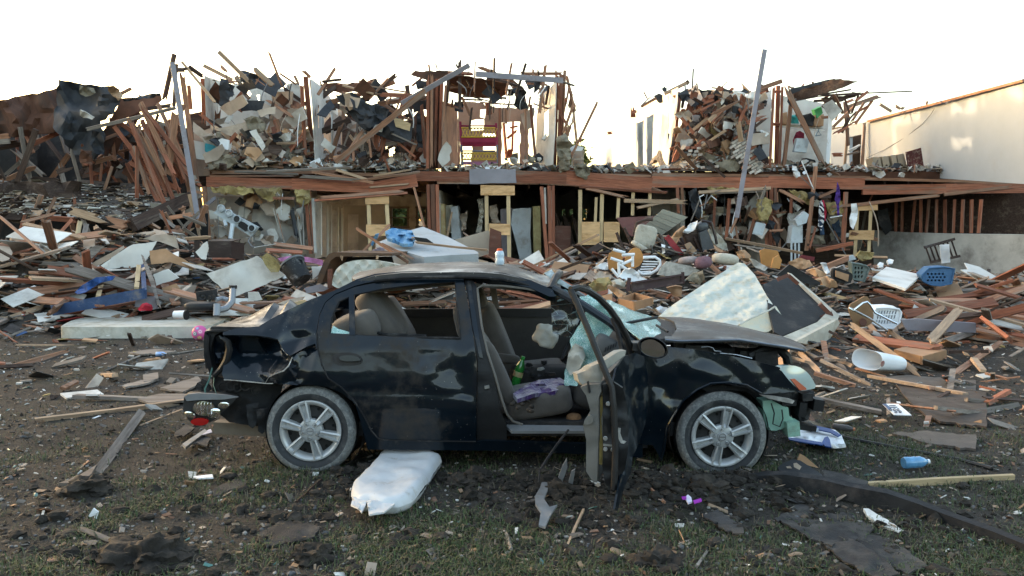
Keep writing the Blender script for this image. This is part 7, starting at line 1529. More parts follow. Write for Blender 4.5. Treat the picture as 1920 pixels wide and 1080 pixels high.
for n_, l_, c_, pts, mm, y in (
    ('cream_sheet', 'cream upholstery sheet behind the dark armchair', 'cloth', [(1326,428),(1342,432),(1362,456),(1365,472),(1350,466),(1338,456)], cream, 16.0),('red_strip', 'red painted strip in front of the dark armchair', 'board', [(1246,446),(1254,440),(1272,462),(1286,480),(1276,480),(1258,462)], mat('red_paint', (.22,.02,.025),.5,.2),15.4),
    ('cardboard_flap', 'brown cardboard flap left of the dark armchair', 'cardboard', [(1258,448),(1272,432),(1284,424),(1290,432),(1276,446),(1266,460)], carp, 15.8),('white_rag', 'white rag with brown stains on the dark armchair', 'rag', [(1280,436),(1294,420),(1308,414),(1304,430),(1290,438)], white, 15.7),('paper_scrap', 'small white paper leaning in the chair pile', 'paper', [(1240,458),(1247,460),(1247,474),(1241,476)], white, 15.3),
    ('block_of_wood', 'short tan block of wood in front of the dark armchair', 'block', [(1284,458),(1294,454),(1307,470),(1300,474),(1290,470)], tan, 15.2),('quilt_edge', 'flower patterned mattress edge below the duvet roll', 'mattress', [(1232,515),(1241,499),(1250,490),(1296,499),(1312,507),(1296,516),(1263,519)], floral, 14.0),('white_bag', 'white plastic bag below the orange stools', 'bag', [(1160,518),(1172,504),(1184,502),(1196,510),(1204,520),(1218,525),(1196,530),(1176,526),(1166,522)], white, 13.6),
    ('white_paper', 'white paper sheet left of the orange stools', 'paper', [(1110,503),(1126,494),(1140,492),(1139,506),(1120,504)], white, 14.6),('cardboard_sheet', 'tan cardboard sheet left of the open drawer', 'cardboard', [(1137,538),(1142,533),(1175,550),(1172,556),(1160,558)], carp, 12.7),('beige_carton', 'beige carton right of the open drawer', 'carton', [(1250,540),(1268,536),(1279,538),(1278,558),(1262,554)], carp, 13.2),
    ('grey_cushion', 'grey cushion heap left of the purple headboard', 'cushion', [(1112,522),(1124,508),(1140,510),(1150,520),(1136,526)], dryt, 13.8),('foam_block', 'pale foam block beneath the white plastic bag', 'foam', [(1146,526),(1162,522),(1174,530),(1170,538),(1150,537)], cream, 13.4),('insulation_heap', 'yellow insulation heap behind the car windshield', 'insulation', [(1104,534),(1120,522),(1142,520),(1148,532),(1136,544),(1114,548)], insul, 13.2),('insulation_heap', 'matted insulation hanging below the flowered mattress edge', 'insulation', [(1286,524),(1300,512),(1318,508),(1322,524),(1312,534),(1300,530)], insulg, 13.7),
    ('paper_roll', 'white paper roll behind the car hood', 'paper', [(1230,578),(1238,573),(1254,578),(1252,586),(1236,586)], white, 11.9),('carton_flap', 'brown carton lying right of the cream pillow', 'carton', [(1380,472),(1396,468),(1408,480),(1404,492),(1388,486)], carp, 14.4),('grey_rag', 'grey cloth tangle right of the cream pillow', 'rag', [(1406,484),(1420,490),(1440,502),(1434,508),(1414,500)], dryg, 14.0),
    ('rounded_chair_back', 'brown rounded chair back right of the long pale lath', 'chair back', [(1425,470),(1434,466),(1458,470),(1462,480),(1450,500),(1428,498)], orng, 15.0),('rounded_chair_back', 'second brown chair back overlapping the rounded one', 'chair back', [(1446,502),(1450,484),(1460,478),(1466,488),(1462,504)], orng, 14.6),('brown_carton', 'brown carton with a flat top in the right pile', 'carton', [(1480,490),(1498,483),(1518,488),(1524,498),(1510,504),(1484,504)], carp, 14.8),('red_case', 'dark red case behind the brown carton', 'case', [(1497,482),(1506,478),(1528,482),(1526,490),(1512,488)], mat('red_case_m', (.14,.02,.025),.6,.2),15.4),
    ('flat_screen', 'black flat screen with a white edge in the right pile', 'screen', [(1456,516),(1480,496),(1486,498),(1542,532),(1520,534),(1480,520)], dark, 13.0),('tan_carton', 'crushed tan carton right of the black flat screen', 'carton', [(1512,508),(1530,502),(1550,514),(1548,518),(1530,520)], carp, 13.6),('tan_carton', 'rounded tan carton below the crushed tan carton', 'carton', [(1526,524),(1552,518),(1568,528),(1571,538),(1556,540),(1540,534)], carp, 13.2),('white_scrap', 'white bent scrap above the dark crate', 'scrap', [(1540,494),(1550,494),(1556,510),(1550,514)], white, 14.4),
    ('white_sheet', 'flat white board on the rubble before the low grey wall', 'board', [(1636,520,14.0),(1662,500,15.6),(1728,515,15.0),(1698,541,13.2)], dry, None),('louvre_shutter', 'dark louvred panel right of the wooden chair seat', 'panel', [(1632,560),(1660,556),(1692,566),(1680,576),(1640,576)], dkw, 12.2),('grey_sheet', 'mauve grey panel at the right edge above the trash can', 'panel', [(1690,600),(1720,598),(1830,606),(1830,624),(1700,619)], fasc, 10.9),('insulation_heap', 'orange-brown insulation heap at the foot of the low grey wall', 'insulation', [(1606,480),(1614,470),(1640,474),(1634,486),(1616,490)], insul, 16.5),('white_ball', 'white plastic tub left of the flat white board', 'tub', [(1645,496),(1650,491),(1657,493),(1656,501),(1648,502)], white, 15.6),('white_ball', 'white crumpled paper behind the white plastic tub', 'paper', [(1663,488),(1668,485),(1676,487),(1674,494),(1666,495)], white, 16.2),('blue_tub', 'pale blue tub below the hanging white shirt', 'tub', [(1586,482),(1600,478),(1606,486),(1590,490)], galv, 16.4)):
    kk = dict(amp=.14, asc=5, jag=.8, step=5, t=.05) if mm in (cream, white, carp, insul, insulg, dryt, dryg) else dict(amp=.03, step=8, t=.04)
    T(n_, l_, c_, pts, mm, y, **kk)
puff('pillow', P(1360,486,14.2),(.46,.3,.20), rot('Y', 6), mat('plaid_cream', (.46,.42,.34),.9,.18,14, bump=.3), None, .75, label='cream checked pillow on the right hand pile', cat='pillow')
puff('duvet_roll', P(1318,492,14.0),(.30,.3,.21), rot('Y', -10), mat('mauve_cloth', (.16,.09,.11),.9,.3,9, bump=.4), None, .8, label='plum coloured rolled duvet left of the cream pillow', cat='duvet'); puff('duvet_roll', P(1290,488,14.1),(.34,.25,.13), rot('Y', -6), mat('taupe_cloth', (.25,.21,.20),.9,.3,9, bump=.4), None, .8, label='taupe rolled duvet end beside the plum duvet', cat='duvet')
hb = thing('headboard', 'purple-brown panelled headboard lying in front of the pile', 'headboard', P(1230,540,12.9))
for q, w_ in (((1180,521,1177,546),7),((1280,510,1281,532),6)): bd('post', *q, w_, 12.8, None, pwood, hb, .05,0,0)
bd('panel', 1184,538,1280,523,14,12.85, None, pwood, hb, .03,0,0); bd('rail', 1186,530,1279,515,3.5,12.8, None, pwood, hb, .05,0,0); bd('rail', 1186,545,1280,530,3.5,12.8, None, pwood, hb, .05,0,0)
dwx = thing('open_drawer', 'empty tan wooden drawer in front of the purple headboard', 'drawer', P(1190,583,12.0))
dm = mat('drawer_tan', (.30,.17,.09),.7,.2,3, bump=.1)
W_('front', [(1160,560,12.1),(1190,566,11.6),(1190,583,11.6),(1161,571,12.1)], dm, None, dwx, step=14, t=.02); W_('side', [(1190,566,11.6),(1223,558,12.1),(1223,571,12.1),(1190,583,11.6)], dm, None, dwx, step=14, t=.02); W_('back', [(1160,560,12.1),(1190,549,12.7),(1190,562,12.7),(1161,571,12.1)], dm, None, dwx, step=14, t=.02); W_('far_side', [(1190,549,12.7),(1223,558,12.1),(1223,571,12.1),(1190,562,12.7)], dm, None, dwx, step=14, t=.02)
# big quilted mattress and the upturned bed base
qm = T('mattress', 'large quilted aqua-white mattress leaning behind the car hood', 'mattress', [(1226,600,11.2),(1262,571,11.5),(1322,531,12.0),(1384,492,12.4),(1396,494,12.4),(1416,516,12.0),(1438,555,11.6),(1450,572,11.3),(1440,583,11.1),(1400,600,10.9),(1380,612,10.8),(1300,625,10.7)], quilta, t=.20, step=4, bump=lambda x, y: -.055 * abs(math.sin((y * 1.0 + x * .36) / 6.5 + 1.6 * nz((x * .03, y * .04,1),1.))) * (.6 + .8 * nz((x * .05, y * .05,4),1.)) + .07 * nz((x * .03, y * .05,0),1.) + .03 * nz((x * .11, y * .15,0),1.), smooth=70)
sheet('mattress_side', [(1384,612,10.75),(1402,600,10.85),(1442,582,11.1),(1455,574,11.2),(1466,592,10.9),(1468,606,10.8),(1440,622,10.6),(1400,624,10.6)], mat('quilt_teal', (.36,.42,.38),.9,.3,8, bump=.4, col2=(.46,.42,.30)), parent=qm, t=.15, step=7, amp=.04)
m_ = MB(); m_.tube([P(1386,609,10.66), P(1404,599,10.76), P(1442,582,11.0), P(1453,575,11.1)],.013,6); m_.build('piping', quilt, qm, 40)
bs = thing('upturned_bed_base', 'upturned beige bed base with black dust cover right of the quilted mattress', 'bed base', P(1520,640,10.5))
W_('dust_cover', [(1431,533,11.9),(1477,514,12.6),(1540,566,11.9),(1552,582,11.6),(1530,604,11.0),(1466,630,10.3),(1451,622,10.4)], darkm, None, bs, t=.03, step=10, amp=.04)
W_('edge', [(1477,511,12.6),(1484,513,12.5),(1574,591,11.3),(1571,599,11.1),(1492,641,9.9),(1468,631,10.2),(1532,604,10.95),(1553,583,11.5),(1540,566,11.85)], cream, None, bs, t=.06, step=8, amp=.02); W_('side_cloth', [(1492,641,9.9),(1571,599,11.1),(1575,606,11.15),(1553,640,10.8),(1528,650,10.5),(1510,645,10.3)], cream, None, bs, t=.05, step=8, amp=.05)
for q in ((1458,524,1478,516,7),(1478,516,1496,532,7),(1537,570,1555,588,8),(1535,598,1560,588,9)): bd('corner_block', *q, 11.8 if q[1] < 550 else 11.3, None, rwood, bs, .05,0,0)
# chair seat with chrome frame, baskets, trash can
cs = thing('school_chair', 'wooden chair seat with bent chrome frame in the right debris', 'chair', P(1610,614,10.9))
W_('seat', [(1590,573),(1608,563),(1625,553),(1633,566),(1640,600),(1626,613),(1606,614),(1596,596)], mat('chair_brown', (.22,.13,.065),.6,.25,3, bump=.1, dirt=((.10,.07,.05),.3,3)),11.2, cs, t=.03, step=8, round_=1)
m_ = MB(); m_.tube([P(a, b_, 11.05) for a, b_ in [(1592,577),(1600,582),(1618,568),(1626,566),(1632,572),(1640,586),(1682,607)]],.014,7); m_.tube([P(a, b_, 11.05) for a, b_ in [(1594,578),(1630,597),(1664,620)]],.014,7); m_.build('chrome_frame', chr_, cs, 40); m_ = MB(); m_.lathe([(0,.01),(.05,.01),(.055,0)], P(1618,604,11.15),(0,-1,.2),14); m_.build('round_fixing', rwood, cs, 40)
def basket(name, label, pts, m, Y, slots, hole):
    t = thing(name, label, 'laundry basket', P(sum(p[0] for p in pts) / len(pts), max(p[1] for p in pts), Y))
    W_('shell', pts, m, Y, t, t=.02, ext=(0.05,.30,.02), step=5, holes=slots, round_=0); W_('inside', [(a * .96 + .04 * pts[0][0], b_ * .98 + .02 * pts[0][1]) for a, b_ in pts], hole, Y + .29, t, t=.01, step=20)  # inside sheet gets a darker colour in place of interior shade
    m_ = MB(); m_.tube([P(a, b_, Y - .01) for a, b_ in pts + pts[:1]],.014,6); m_.build('rim', m, t, 40); return t
sl_ = [[(1648 + k * 5.2 - r_ * 2.5,582 + r_ * 9),(1650.4 + k * 5.2 - r_ * 2.5,582 + r_ * 9),(1648.6 + k * 5.2 - r_ * 2.5,589 + r_ * 9),(1646.2 + k * 5.2 - r_ * 2.5,589 + r_ * 9)] for k in range(7) for r_ in range(3) if 1640 < 1646 + k * 5.2 - r_ * 2.5 and 1652 + k * 5.2 - r_ * 2.5 < 1686]
basket('laundry_basket', 'white plastic laundry basket on its side right of the chair seat', [(1628,601),(1643,578),(1668,577),(1686,580),(1690,586),(1687,604),(1674,616),(1650,614)], white, 11.3, sl_, mat('basket_shade', (.4,.42,.44),.6,.1))
sl2 = [[(1738 + k * 7 + (r_ % 2) * 3,512 + r_ * 6),(1742 + k * 7 + (r_ % 2) * 3,512 + r_ * 6),(1742 + k * 7 + (r_ % 2) * 3,515.5 + r_ * 6),(1738 + k * 7 + (r_ % 2) * 3,515.5 + r_ * 6)] for k in range(5) for r_ in range(3)]
basket('laundry_basket', 'blue plastic laundry basket at the right edge of the rubble', [(1728,516),(1742,503),(1770,501),(1790,504),(1784,532),(1764,536),(1744,534),(1732,528)], mat('basket_blue', (.04,.11,.22),.5,.2),14.4, sl2, dark)
basket('plastic_crate', 'grey-green plastic crate standing in the right debris', [(1597,493),(1624,498),(1630,504),(1621,528),(1600,524)], mat('crate_green', (.10,.13,.12),.6,.2, dirt=((.2,.2,.18),.3,5)),14.0,[[(1603 + k * 6,500 + r_ * 8),(1606 + k * 6,500 + r_ * 8),(1605 + k * 6,505 + r_ * 8),(1602 + k * 6,505 + r_ * 8)] for k in range(3) for r_ in range(3)], dark)
tb = thing('tool_tray', 'dark tray with a brown inside beside the grey-green crate', 'tray', P(1580,533,13.6)); W_('tray', [(1561,506),(1567,501),(1596,511),(1600,518),(1594,534),(1562,524)], dark, 13.7, tb, t=.08, step=8, round_=1); W_('inside', [(1567,507),(1592,515),(1590,528),(1567,519)], carp, 13.66, tb, t=.02, step=8)
tc_ = thing('trash_can', 'white plastic waste basket lying on its side on the boards', 'waste basket', P(1640,705,9.3))
c0 = P(1626,674,9.15); axv = Vector((.36,.09,-.055)); L = .36
rows = []
def se(t, a, b, p=.75): return math.copysign(abs(math.cos(t)) ** p, math.cos(t)) * a, math.copysign(abs(math.sin(t)) ** p, math.sin(t)) * b
U1 = Vector((.85,-.50,-.16)).normalized(); U2 = Vector((.12,-.1,1)).normalized()
prof = [(0,.9),(0,.985),(-.012,1.02),(-.012,1.0),(.02,.965),(.5,.86),(.96,.76),(1.0,.70),(1.0,0)]
prof = [(.97,0),(.97,.72),(.02,.93),(-.008,.98),(-.008,1.02),(.015,1.0),(.5,.88),(.97,.775),(1.0,.74),(1.0,0)]
for u, r_ in prof:
    rows.append([c0 + axv * u + U1 * se(t, .155 * r_, 0)[0] + U2 * se(t, 0,.112 * r_)[1] for t in np.linspace(0,2 * math.pi, 33)])
m_ = MB(); m_.grid(rows); m_.build('shell', white, tc_, 50)
blob('sticker', oval(1655,682,3.5,6, ro=20), mat('sticker_red', (.22,.05,.04),.5,.2,30, col2=(.4,.3,.25)),9.02, tc_, .003,.002)
db = thing('drawer_box', 'upturned brown drawer at the right edge of the soil', 'drawer', P(1725,690,9.4))
W_('front', [(1676,655,9.9),(1729,668,9.4),(1729,684,9.4),(1678,666,9.9)], dm, None, db, step=14, t=.02); W_('side', [(1729,668,9.4),(1775,656,9.9),(1775,674,9.9),(1729,684,9.4)], dm, None, db, step=14, t=.02); W_('bottom', [(1676,655,9.9),(1729,668,9.4),(1775,656,9.9),(1722,645,10.4)], dm, None, db, step=14, t=.01)
# --- on the soil, right
flat('plywood_sheet', 'grey-tan wooden panel lying flat right of the waste basket', 'panel', [(1660,707),(1700,703),(1830,713),(1830,733),(1722,724)],.035,.02, mat('mud_board', (.085,.07,.058)), step=12, amp=.02, jag=1)
flat('floor_sheet', 'brown stained sheet lying on the soil at the right edge', 'sheet', [(1677,719),(1700,714),(1850,735),(1850,800),(1762,790),(1738,780),(1716,762),(1700,745)],.03,.02, mat('stained_sheet', (.055,.042,.034),.9,.4,5, bump=.4, bsc=20, dirt=((.09,.075,.062),.3,3)), step=9, amp=.05, jag=2)
flat('shingle_sheet', 'grey-tan board lying flat below the licence plate', 'board', [(1672,812),(1730,808),(1830,815),(1830,842),(1760,834)],.03,.02, mat('mud_board', (.085,.07,.058),.95,.4,3, bump=.4, dirt=((.04,.03,.025),.4,4)), step=9, amp=.04, jag=2)
lp = flat('license_plate', 'white licence plate lying on the soil right of the car', 'plate', [(1655,757),(1684,757),(1709,778),(1676,777)],.10,.008, white, step=12)
flat('plate_blue_edge', None, None, [(1655,757),(1661,757),(1671,765),(1666,768)],.104,.003, mat('plate_blue', (.03,.08,.2),.4,.1), parent=lp, step=20)
for q in ((1667,760,1679,759.5),(1668,763.5,1682,762.5)): sheet('print_mark', [(q[0], q[1], G(q[0], q[1],.105).y),(q[2], q[3], G(q[2], q[3],.105).y),(q[2] + .8, q[3] + 1, G(q[2], q[3] + 1,.105).y),(q[0] + .8, q[1] + 1.1, G(q[0], q[1] + 1,.105).y)], mat('plate_ink', (.03,.05,.09),.5,.1), parent=lp, t=.002, step=20)
for a, b_ in ((1670,768.5),(1677,768),(1684,768),(1680,772.5),(1688,772)):
    m_ = MB(); m_.tube([G(a + 2.6 * math.cos(t), b_ + 1.5 * math.sin(t),.106) for t in np.linspace(.6,5.6,8)],.004,4); m_.build('print_mark', mat('plate_ink', (.03,.05,.09)), lp)
bg_ = flat('paper_bag', 'blue and white printed paper bag on the grass in front of the car', 'bag', [(1490,800),(1508,796),(1540,800),(1566,806),(1578,816),(1586,836),(1566,838),(1545,834),(1500,822),(1478,820)],.06,.012, white, step=4, amp=.09, asc=8)
for pts in ([(1502,796),(1522,796),(1558,804),(1577,815),(1571,818),(1556,810),(1522,803)],[(1541,830),(1546,820),(1552,818),(1556,824),(1559,838),(1547,836)],[(1478,820),(1500,822),(1545,830),(1542,834),(1500,828),(1480,824)]): flat('blue_print', None, None, pts, .085,.008, mat('bag_blue', (.02,.07,.25),.5,.2), parent=bg_, step=6, amp=.05)
flat('barcode', None, None, [(1524,801),(1535,803),(1534,810),(1523,808)],.10,.004, mat('barcode_grey', (.35,.42,.5),.6,.5,60), parent=bg_, step=6)
def bottle(label, c, d, L, r, m, capm, name='plastic_bottle'):
    d = Vector(d).normalized(); t = MB(); t.lathe([(0,0),(r * .85,0),(r, L * .05),(r * .94, L * .28),(r, L * .4),(r * .93, L * .52),(r, L * .62),(r * .75, L * .78),(r * .36, L * .9),(r * .36, L * .93)], Vector(c), d, 16); o = t.build(name, m, None, 50, label=label, cat='bottle')
    t = MB(); t.lathe([(r * .42, L * .92),(r * .42, L),(0, L)], Vector(c), d, 10); t.build('cap', capm, o, 40); return o
bottle('crushed blue water bottle in the grass at the lower right', G(1694,868,.05),(1,.12,.02),.19,.042, mat('pet_blue', (.10,.28,.48),.12,.3,14, coat=1., bump=.3, alpha=.85), white)
bottle('brown bottle with an orange neck on the soil behind the paper bag', G(1562,800,.04),(.85,-.55,0),.17,.03, mat('pet_brown', (.10,.09,.085),.3,.4,14, bump=.2), mat('neck_orange', (.45,.18,.09),.5))
m_ = MB(); m_.tube([GZ(a, b_) + Vector((0,0,.02)) for a, b_ in [(1576,824),(1620,833),(1680,845),(1740,856),(1800,868),(1860,884)]],.016,7); m_.build('black_hose', dark, None, 40, label='black hose running across the soil to the right edge', cat='hose')
bxs = [1391,1446,1542,1615,1711,1770,1860,1930]; bys = [904,916,929,945,964,981,1012,1040]
bY = lambda x, y: float(np.interp(x, bxs, [G(a, b_, .012).y for a, b_ in zip(bxs, bys)]))
bm = sheet('bumper_strip', [(1391,897),(1430,892),(1470,890),(1542,900),(1591,912),(1663,925),(1720,944),(1770,964),(1860,996),(1930,1024),(1930,1040),(1860,1012),(1770,981),(1711,964),(1615,945),(1542,929),(1446,916),(1398,904)], darkm, Y=bY, step=8, ext=(.02,.05,.012), label='long black bumper strip lying in the grass by the front wheel', cat='bumper', smooth=25)
for a, b_ in ((1484,890),(1522,895),(1548,900),(1620,917),(1690,932)): m_ = MB(); m_.box(P(a, b_ + 1, bY(a, 0) + .03),(.03,.04,.02)); m_.build('clip_slot', dark, bm)
pp = T('plastic_shroud', 'black plastic shroud piece lying behind the long bumper strip', 'car part', [(1458,876),(1466,870),(1486,861),(1500,863),(1542,890),(1543,899),(1500,892),(1464,888)], dark, lambda x, y: 5.45 - .006 * (y - 861), t=.02, step=7, amp=.04)
W_('torn_label', [(1488,869),(1494,868),(1503,875),(1499,881),(1489,876)], dryt, 5.33, pp, t=.004, step=5); W_('torn_label', [(1474,875),(1482,874),(1486,880),(1478,881)], dryt, 5.36, pp, t=.004, step=5)
T('carton_scrap', 'brown cardboard scrap poking up behind the plastic shroud', 'cardboard', [(1494,866),(1500,851),(1510,856),(1536,878),(1520,874)], carp, 5.6, t=.01, step=8)
flat('dirty_sheet', 'grey dirt-caked panel between the plastic shroud and the pine board', 'panel', [(1543,880),(1570,886),(1628,902),(1620,912),(1590,912),(1544,900)],.05,.03, shing, step=8, amp=.02, jag=1)
for k, (l_, pts) in enumerate((('largest torn roofing sheet in the lower right grass', [(1452,972),(1500,945),(1540,960),(1600,962),(1640,990),(1620,1010),(1560,1022),(1520,1010),(1480,985)]),('roofing sheet nearest the bottom right corner', [(1600,1010),(1640,1000),(1700,1030),(1740,1062),(1700,1075),(1650,1050)]),('roofing piece overlapping below the largest roofing sheet', [(1548,1022),(1600,1010),(1660,1050),(1690,1078),(1640,1082),(1580,1050)]),('dark roofing strip right of the purple petals', [(1318,965),(1345,955),(1390,985),(1395,1000),(1365,995)]),('roofing piece in the grass left of the white bag', [(482,1000),(530,975),(600,985),(590,1005),(500,1025)]),('curled roofing strip left of the rear wheel', [(400,918),(440,898),(462,897),(460,908),(425,922),(400,930)]),('slate grey roofing scrap under the hanging rear lamp', [(325,815),(350,795),(366,800),(345,818)]),('roofing scrap beside the grey strip under the rear lamp', [(362,832),(382,818),(396,822),(388,836)]))):
    flat('roofing_piece', l_, 'roofing', pts, .012 + .003 * k, .010, shing, step=6, amp=.06, asc=5, jag=2.6, group='torn roofing on the ground')
T('white_strip', 'white splintered strip lying in the grass at the lower right', 'strip', [(1619,953,4.75),(1628,953,4.75),(1660,972,4.62),(1698,997,4.5),(1690,1000,4.48),(1655,986,4.55),(1626,966,4.68)], dry, None, t=.02, step=6, amp=.02, jag=1)
# --- on the soil, left and centre
def edge_dist(x, y, poly):
    d = 1e9
    for i in range(len(poly)):
        ax_, ay = poly[i - 1]; bx2, by2 = poly[i]; L2 = (bx2 - ax_) ** 2 + (by2 - ay) ** 2; u = max(0, min(1,((x - ax_) * (bx2 - ax_) + (y - ay) * (by2 - ay)) / L2)); d = min(d, math.hypot(x - ax_ - u * (bx2 - ax_), y - ay - u * (by2 - ay)))
    return d
def cushion(name, label, cat, pts, zref, h, e, m, wr=.01, step=.03, z0=None, parent=None, **k):
    """a soft filled thing lying on the ground: outline traced at height zref, domed by h over an edge of e metres"""
    poly = [(G(a, b_, zref).x, G(a, b_, zref).y) for a, b_ in smoothpoly(pts, 1)]
    v, f = tri(poly, step); cx = sum(p[0] for p in poly) / len(poly); cy = sum(p[1] for p in poly) / len(poly); top, bot = [],[]
    zb = ground_h(cx, cy) if z0 is None else z0
    for p in v:
        u = min(1, edge_dist(p[0], p[1], poly) / e); q = math.sqrt(max(0,1 - (1 - u) ** 2))
        w_ = wr * (nz((p[0], p[1],3),6) + .7 * abs(nz((p[0] * 1.6, p[1] * .7,8),14)) * (1.4 - u))
        top.append(Vector((p[0], p[1], zb + .5 * h + .5 * h * q + w_))); bot.append(Vector((p[0], p[1], zb + .5 * h - .5 * h * q)))
    n = len(v); kw = dict(label=label, cat=cat) if parent is None else {}
    return obj(name, top + bot, [tuple(t) for t in f] + [tuple(i + n for i in t)[::-1] for t in f], m, parent, smooth=70, **kw, **k)
wb = cushion('white_sack', 'full white plastic sack tied at one end in front of the car', 'sack', densify([(657,926),(661,912),(690,882),(712,858),(722,853),(760,852),(806,855),(831,862),(822,874),(806,898),(790,922),(772,940),(748,948),(716,950),(690,944),(666,944)],9),.07,.115,.055, mat('sack_white', (.56,.57,.575),.42,.05,4, bump=.35, bsc=9, orand=0, dirt=((.30,.25,.17),.10,3.4), fleck=((.10,.09,.08),.035,20)), wr=.018, step=.02)
m_ = MB()
for pts in ([(662,930),(668,948),(678,960),(684,950),(690,936)],[(688,938),(692,964),(720,960),(740,945),(730,936)],[(660,938),(658,946),(672,952),(676,944)]):
    sheet('tied_ear', [(a, b_, G(a, b_, .09).y) for a, b_ in pts], mat('sack_white', (.7,.7,.7)), parent=wb, t=.01, step=5, amp=.05, asc=14)
for l_, pts, h in (('grey wooden panel flat on the soil behind the crossed boards', [(300,727),(372,706),(380,716),(342,735)],.04),('long weathered panel behind the crossed boards', [(258,748),(300,738),(380,738),(384,748),(330,752),(280,755)],.04),('small square weathered board on the soil left of the car', [(268,702),(296,698),(297,709),(269,715)],.03),('narrow weathered board beside the small square board', [(230,722),(268,712),(297,710),(280,717),(234,726)],.025),('thin weathered panel by the blue and white can', [(240,660),(290,654),(332,658),(300,662),(262,664)],.03),('weathered board at the left edge of the lower soil', [(110,905),(150,890),(182,870),(172,888),(150,905)],.05)):
    flat('weathered_sheet', l_, 'panel', pts, h, .02, gryw, step=9, amp=.02, jag=.8)
cn = bottle('crushed blue and white can on the bare soil left of the car', G(292,664,.03),(1,.25,0),.13,.03, mat('can_blue', (.06,.22,.55),.3,.6,20, col2=(.6,.65,.7), metal=.3), steel, 'drink_can')
T('wood_chunk', 'brown rotten wood chunk on the bare soil below the blue can', 'wood', [(264,680),(272,674),(296,672),(302,678),(290,685),(268,686)], carp, 9.8, t=.06, step=5, amp=.05, jag=1)
pl_ = flat('plastic_trim', 'torn grey plastic car trim lying below the open door', 'car part', [(1003,930),(1012,915),(1020,892),(1030,896),(1027,918),(1020,935),(1030,950),(1045,946),(1032,965),(1022,988),(1010,984),(1014,960),(1004,945)],.07,.012, greyp, step=6, amp=.05, asc=8)
T('plastic_trim', 'grey plastic fin standing in the clods below the sill', 'car part', [(1047,896),(1056,872),(1063,860),(1064,876),(1055,903)], greyp, 5.2, t=.02, step=6, amp=.02); T('plastic_trim', 'small grey plastic fin right of the larger fin', 'car part', [(1066,905),(1072,884),(1079,880),(1074,908)], greyp, 5.15, t=.02, step=6, amp=.02)
flat('grey_strip', 'thin grey plastic strip under the hanging rear lamp', 'strip', [(342,832),(384,804),(388,808),(348,838)],.05,.02, greyp, step=9)
flat('white_shard', 'pale blue-white shard left of the rear wheel', 'shard', [(362,893),(398,889),(400,895),(372,896)],.04,.01, white, step=6); flat('paper_scrap', 'lilac paper scrap under the hanging rear lamp', 'paper', [(376,812),(395,804),(398,810),(380,815)],.05,.005, mat('paper_lilac', (.5,.48,.55),.8), step=6)
pt = flat('petal_toy', 'small white and purple plastic petal on the clods', 'toy', [(1284,932),(1290,927),(1296,932),(1298,940),(1290,943)],.09,.01, mat('petal_white', (.8,.75,.85),.5,.1), step=3, amp=.02)
flat('purple_tip', None, None, [(1278,931),(1287,930),(1287,934),(1280,935)],.10,.008, mat('petal_purple', (.35,.03,.4),.5), parent=pt, step=4); flat('purple_tip', None, None, [(1300,938),(1314,934),(1316,938),(1302,943)],.10,.008, mat('petal_purple', (.35,.03,.4)), parent=pt, step=4)
T('bone_shard', 'white curved plastic shard at the lower left edge', 'shard', [(163,972),(175,953),(184,960),(182,972),(172,980),(178,966)], white, 4.7, t=.01, step=4, amp=.02)
# ================================================================== clods, stones, grass
def rock_mesh(seed, flat_=1.0, sub=2, rough=.35):
    bm = bmesh.new(); bmesh.ops.create_icosphere(bm, subdivisions=sub, radius=1.0)
    o = Vector((seed * 3.7, seed * 1.3, seed * 5.1))
    for v in bm.verts:
        n = v.co.normalized(); v.co = n * (1 + rough * nz(n * 1.3 + o, 1) + rough * .6 * nz(n * 3.1 + o, 1) + rough * .3 * nz(n * 7 + o, 1) + rough * .22 * nz(n * 15 + o, 1)); v.co.z *= flat_
    V_ = np.array([v.co[:] for v in bm.verts]); F_ = np.array([[v.index for v in f.verts] for f in bm.faces]); bm.free(); return V_, F_
def scatter_rocks(name, label, items, mats_, seed, sub=1, flat_=.7, rough=.35):
    g = np.random.default_rng(seed); protos = [rock_mesh(seed + k, flat_, sub, rough) for k in range(6)]
    Vs, Fs, fm, n0 = [],[],[],0
    for (x, y, s_, k) in items:
        V_, F_ = protos[int(g.integers(6))]; a = g.uniform(0,6.28); c, s2 = math.cos(a), math.sin(a)
        sc = np.array([s_ * g.uniform(.7,1.35), s_ * g.uniform(.7,1.2), s_ * g.uniform(.6,1.1)]); q = V_ * sc
        q = np.stack([q[:, 0] * c - q[:, 1] * s2, q[:, 0] * s2 + q[:, 1] * c, q[:, 2]],1)
        Vs.append(q + np.array([x, y, ground_h(x, y) + s_ * .22])); Fs.append(F_ + n0); fm += [k] * len(F_); n0 += len(V_)
    V_ = np.concatenate(Vs); F_ = np.concatenate(Fs)
    me = bpy.data.meshes.new(name); me.from_pydata(V_.tolist(),[], F_.tolist())
    for m in mats_: me.materials.append(m)
    me.polygons.foreach_set('material_index', fm); me.update()
    return tag(shared(name, me, Matrix.Identity(4)), label, 'ground', None, 'stuff')
g = random.Random(21)
stone = mat('stone_pale', (.24,.225,.205),.9,.3,12, bump=.4, orand=0); stoneg = mat('stone_grey', (.10,.10,.103),.9,.3,12, bump=.4, orand=0); stoneb = mat('stone_brown', (.11,.08,.057),.9,.3,12, bump=.4, orand=0)
items = []
for _ in range(20000):
    y = 2.6 + (g.random() ** 1.3) * 10; x = g.uniform(-.85,.85) * y
    items.append((x, y, g.choice((.004,.006,.008,.011,.015)) * g.uniform(.7,1.3), g.choices((0,1,2,3),(4,4,4,5))[0]))
scatter_rocks('pebbles', 'small pebbles and crumbs of soil scattered over the ground', items, [stone, stoneg, stoneb, dirtm],3)
items = []
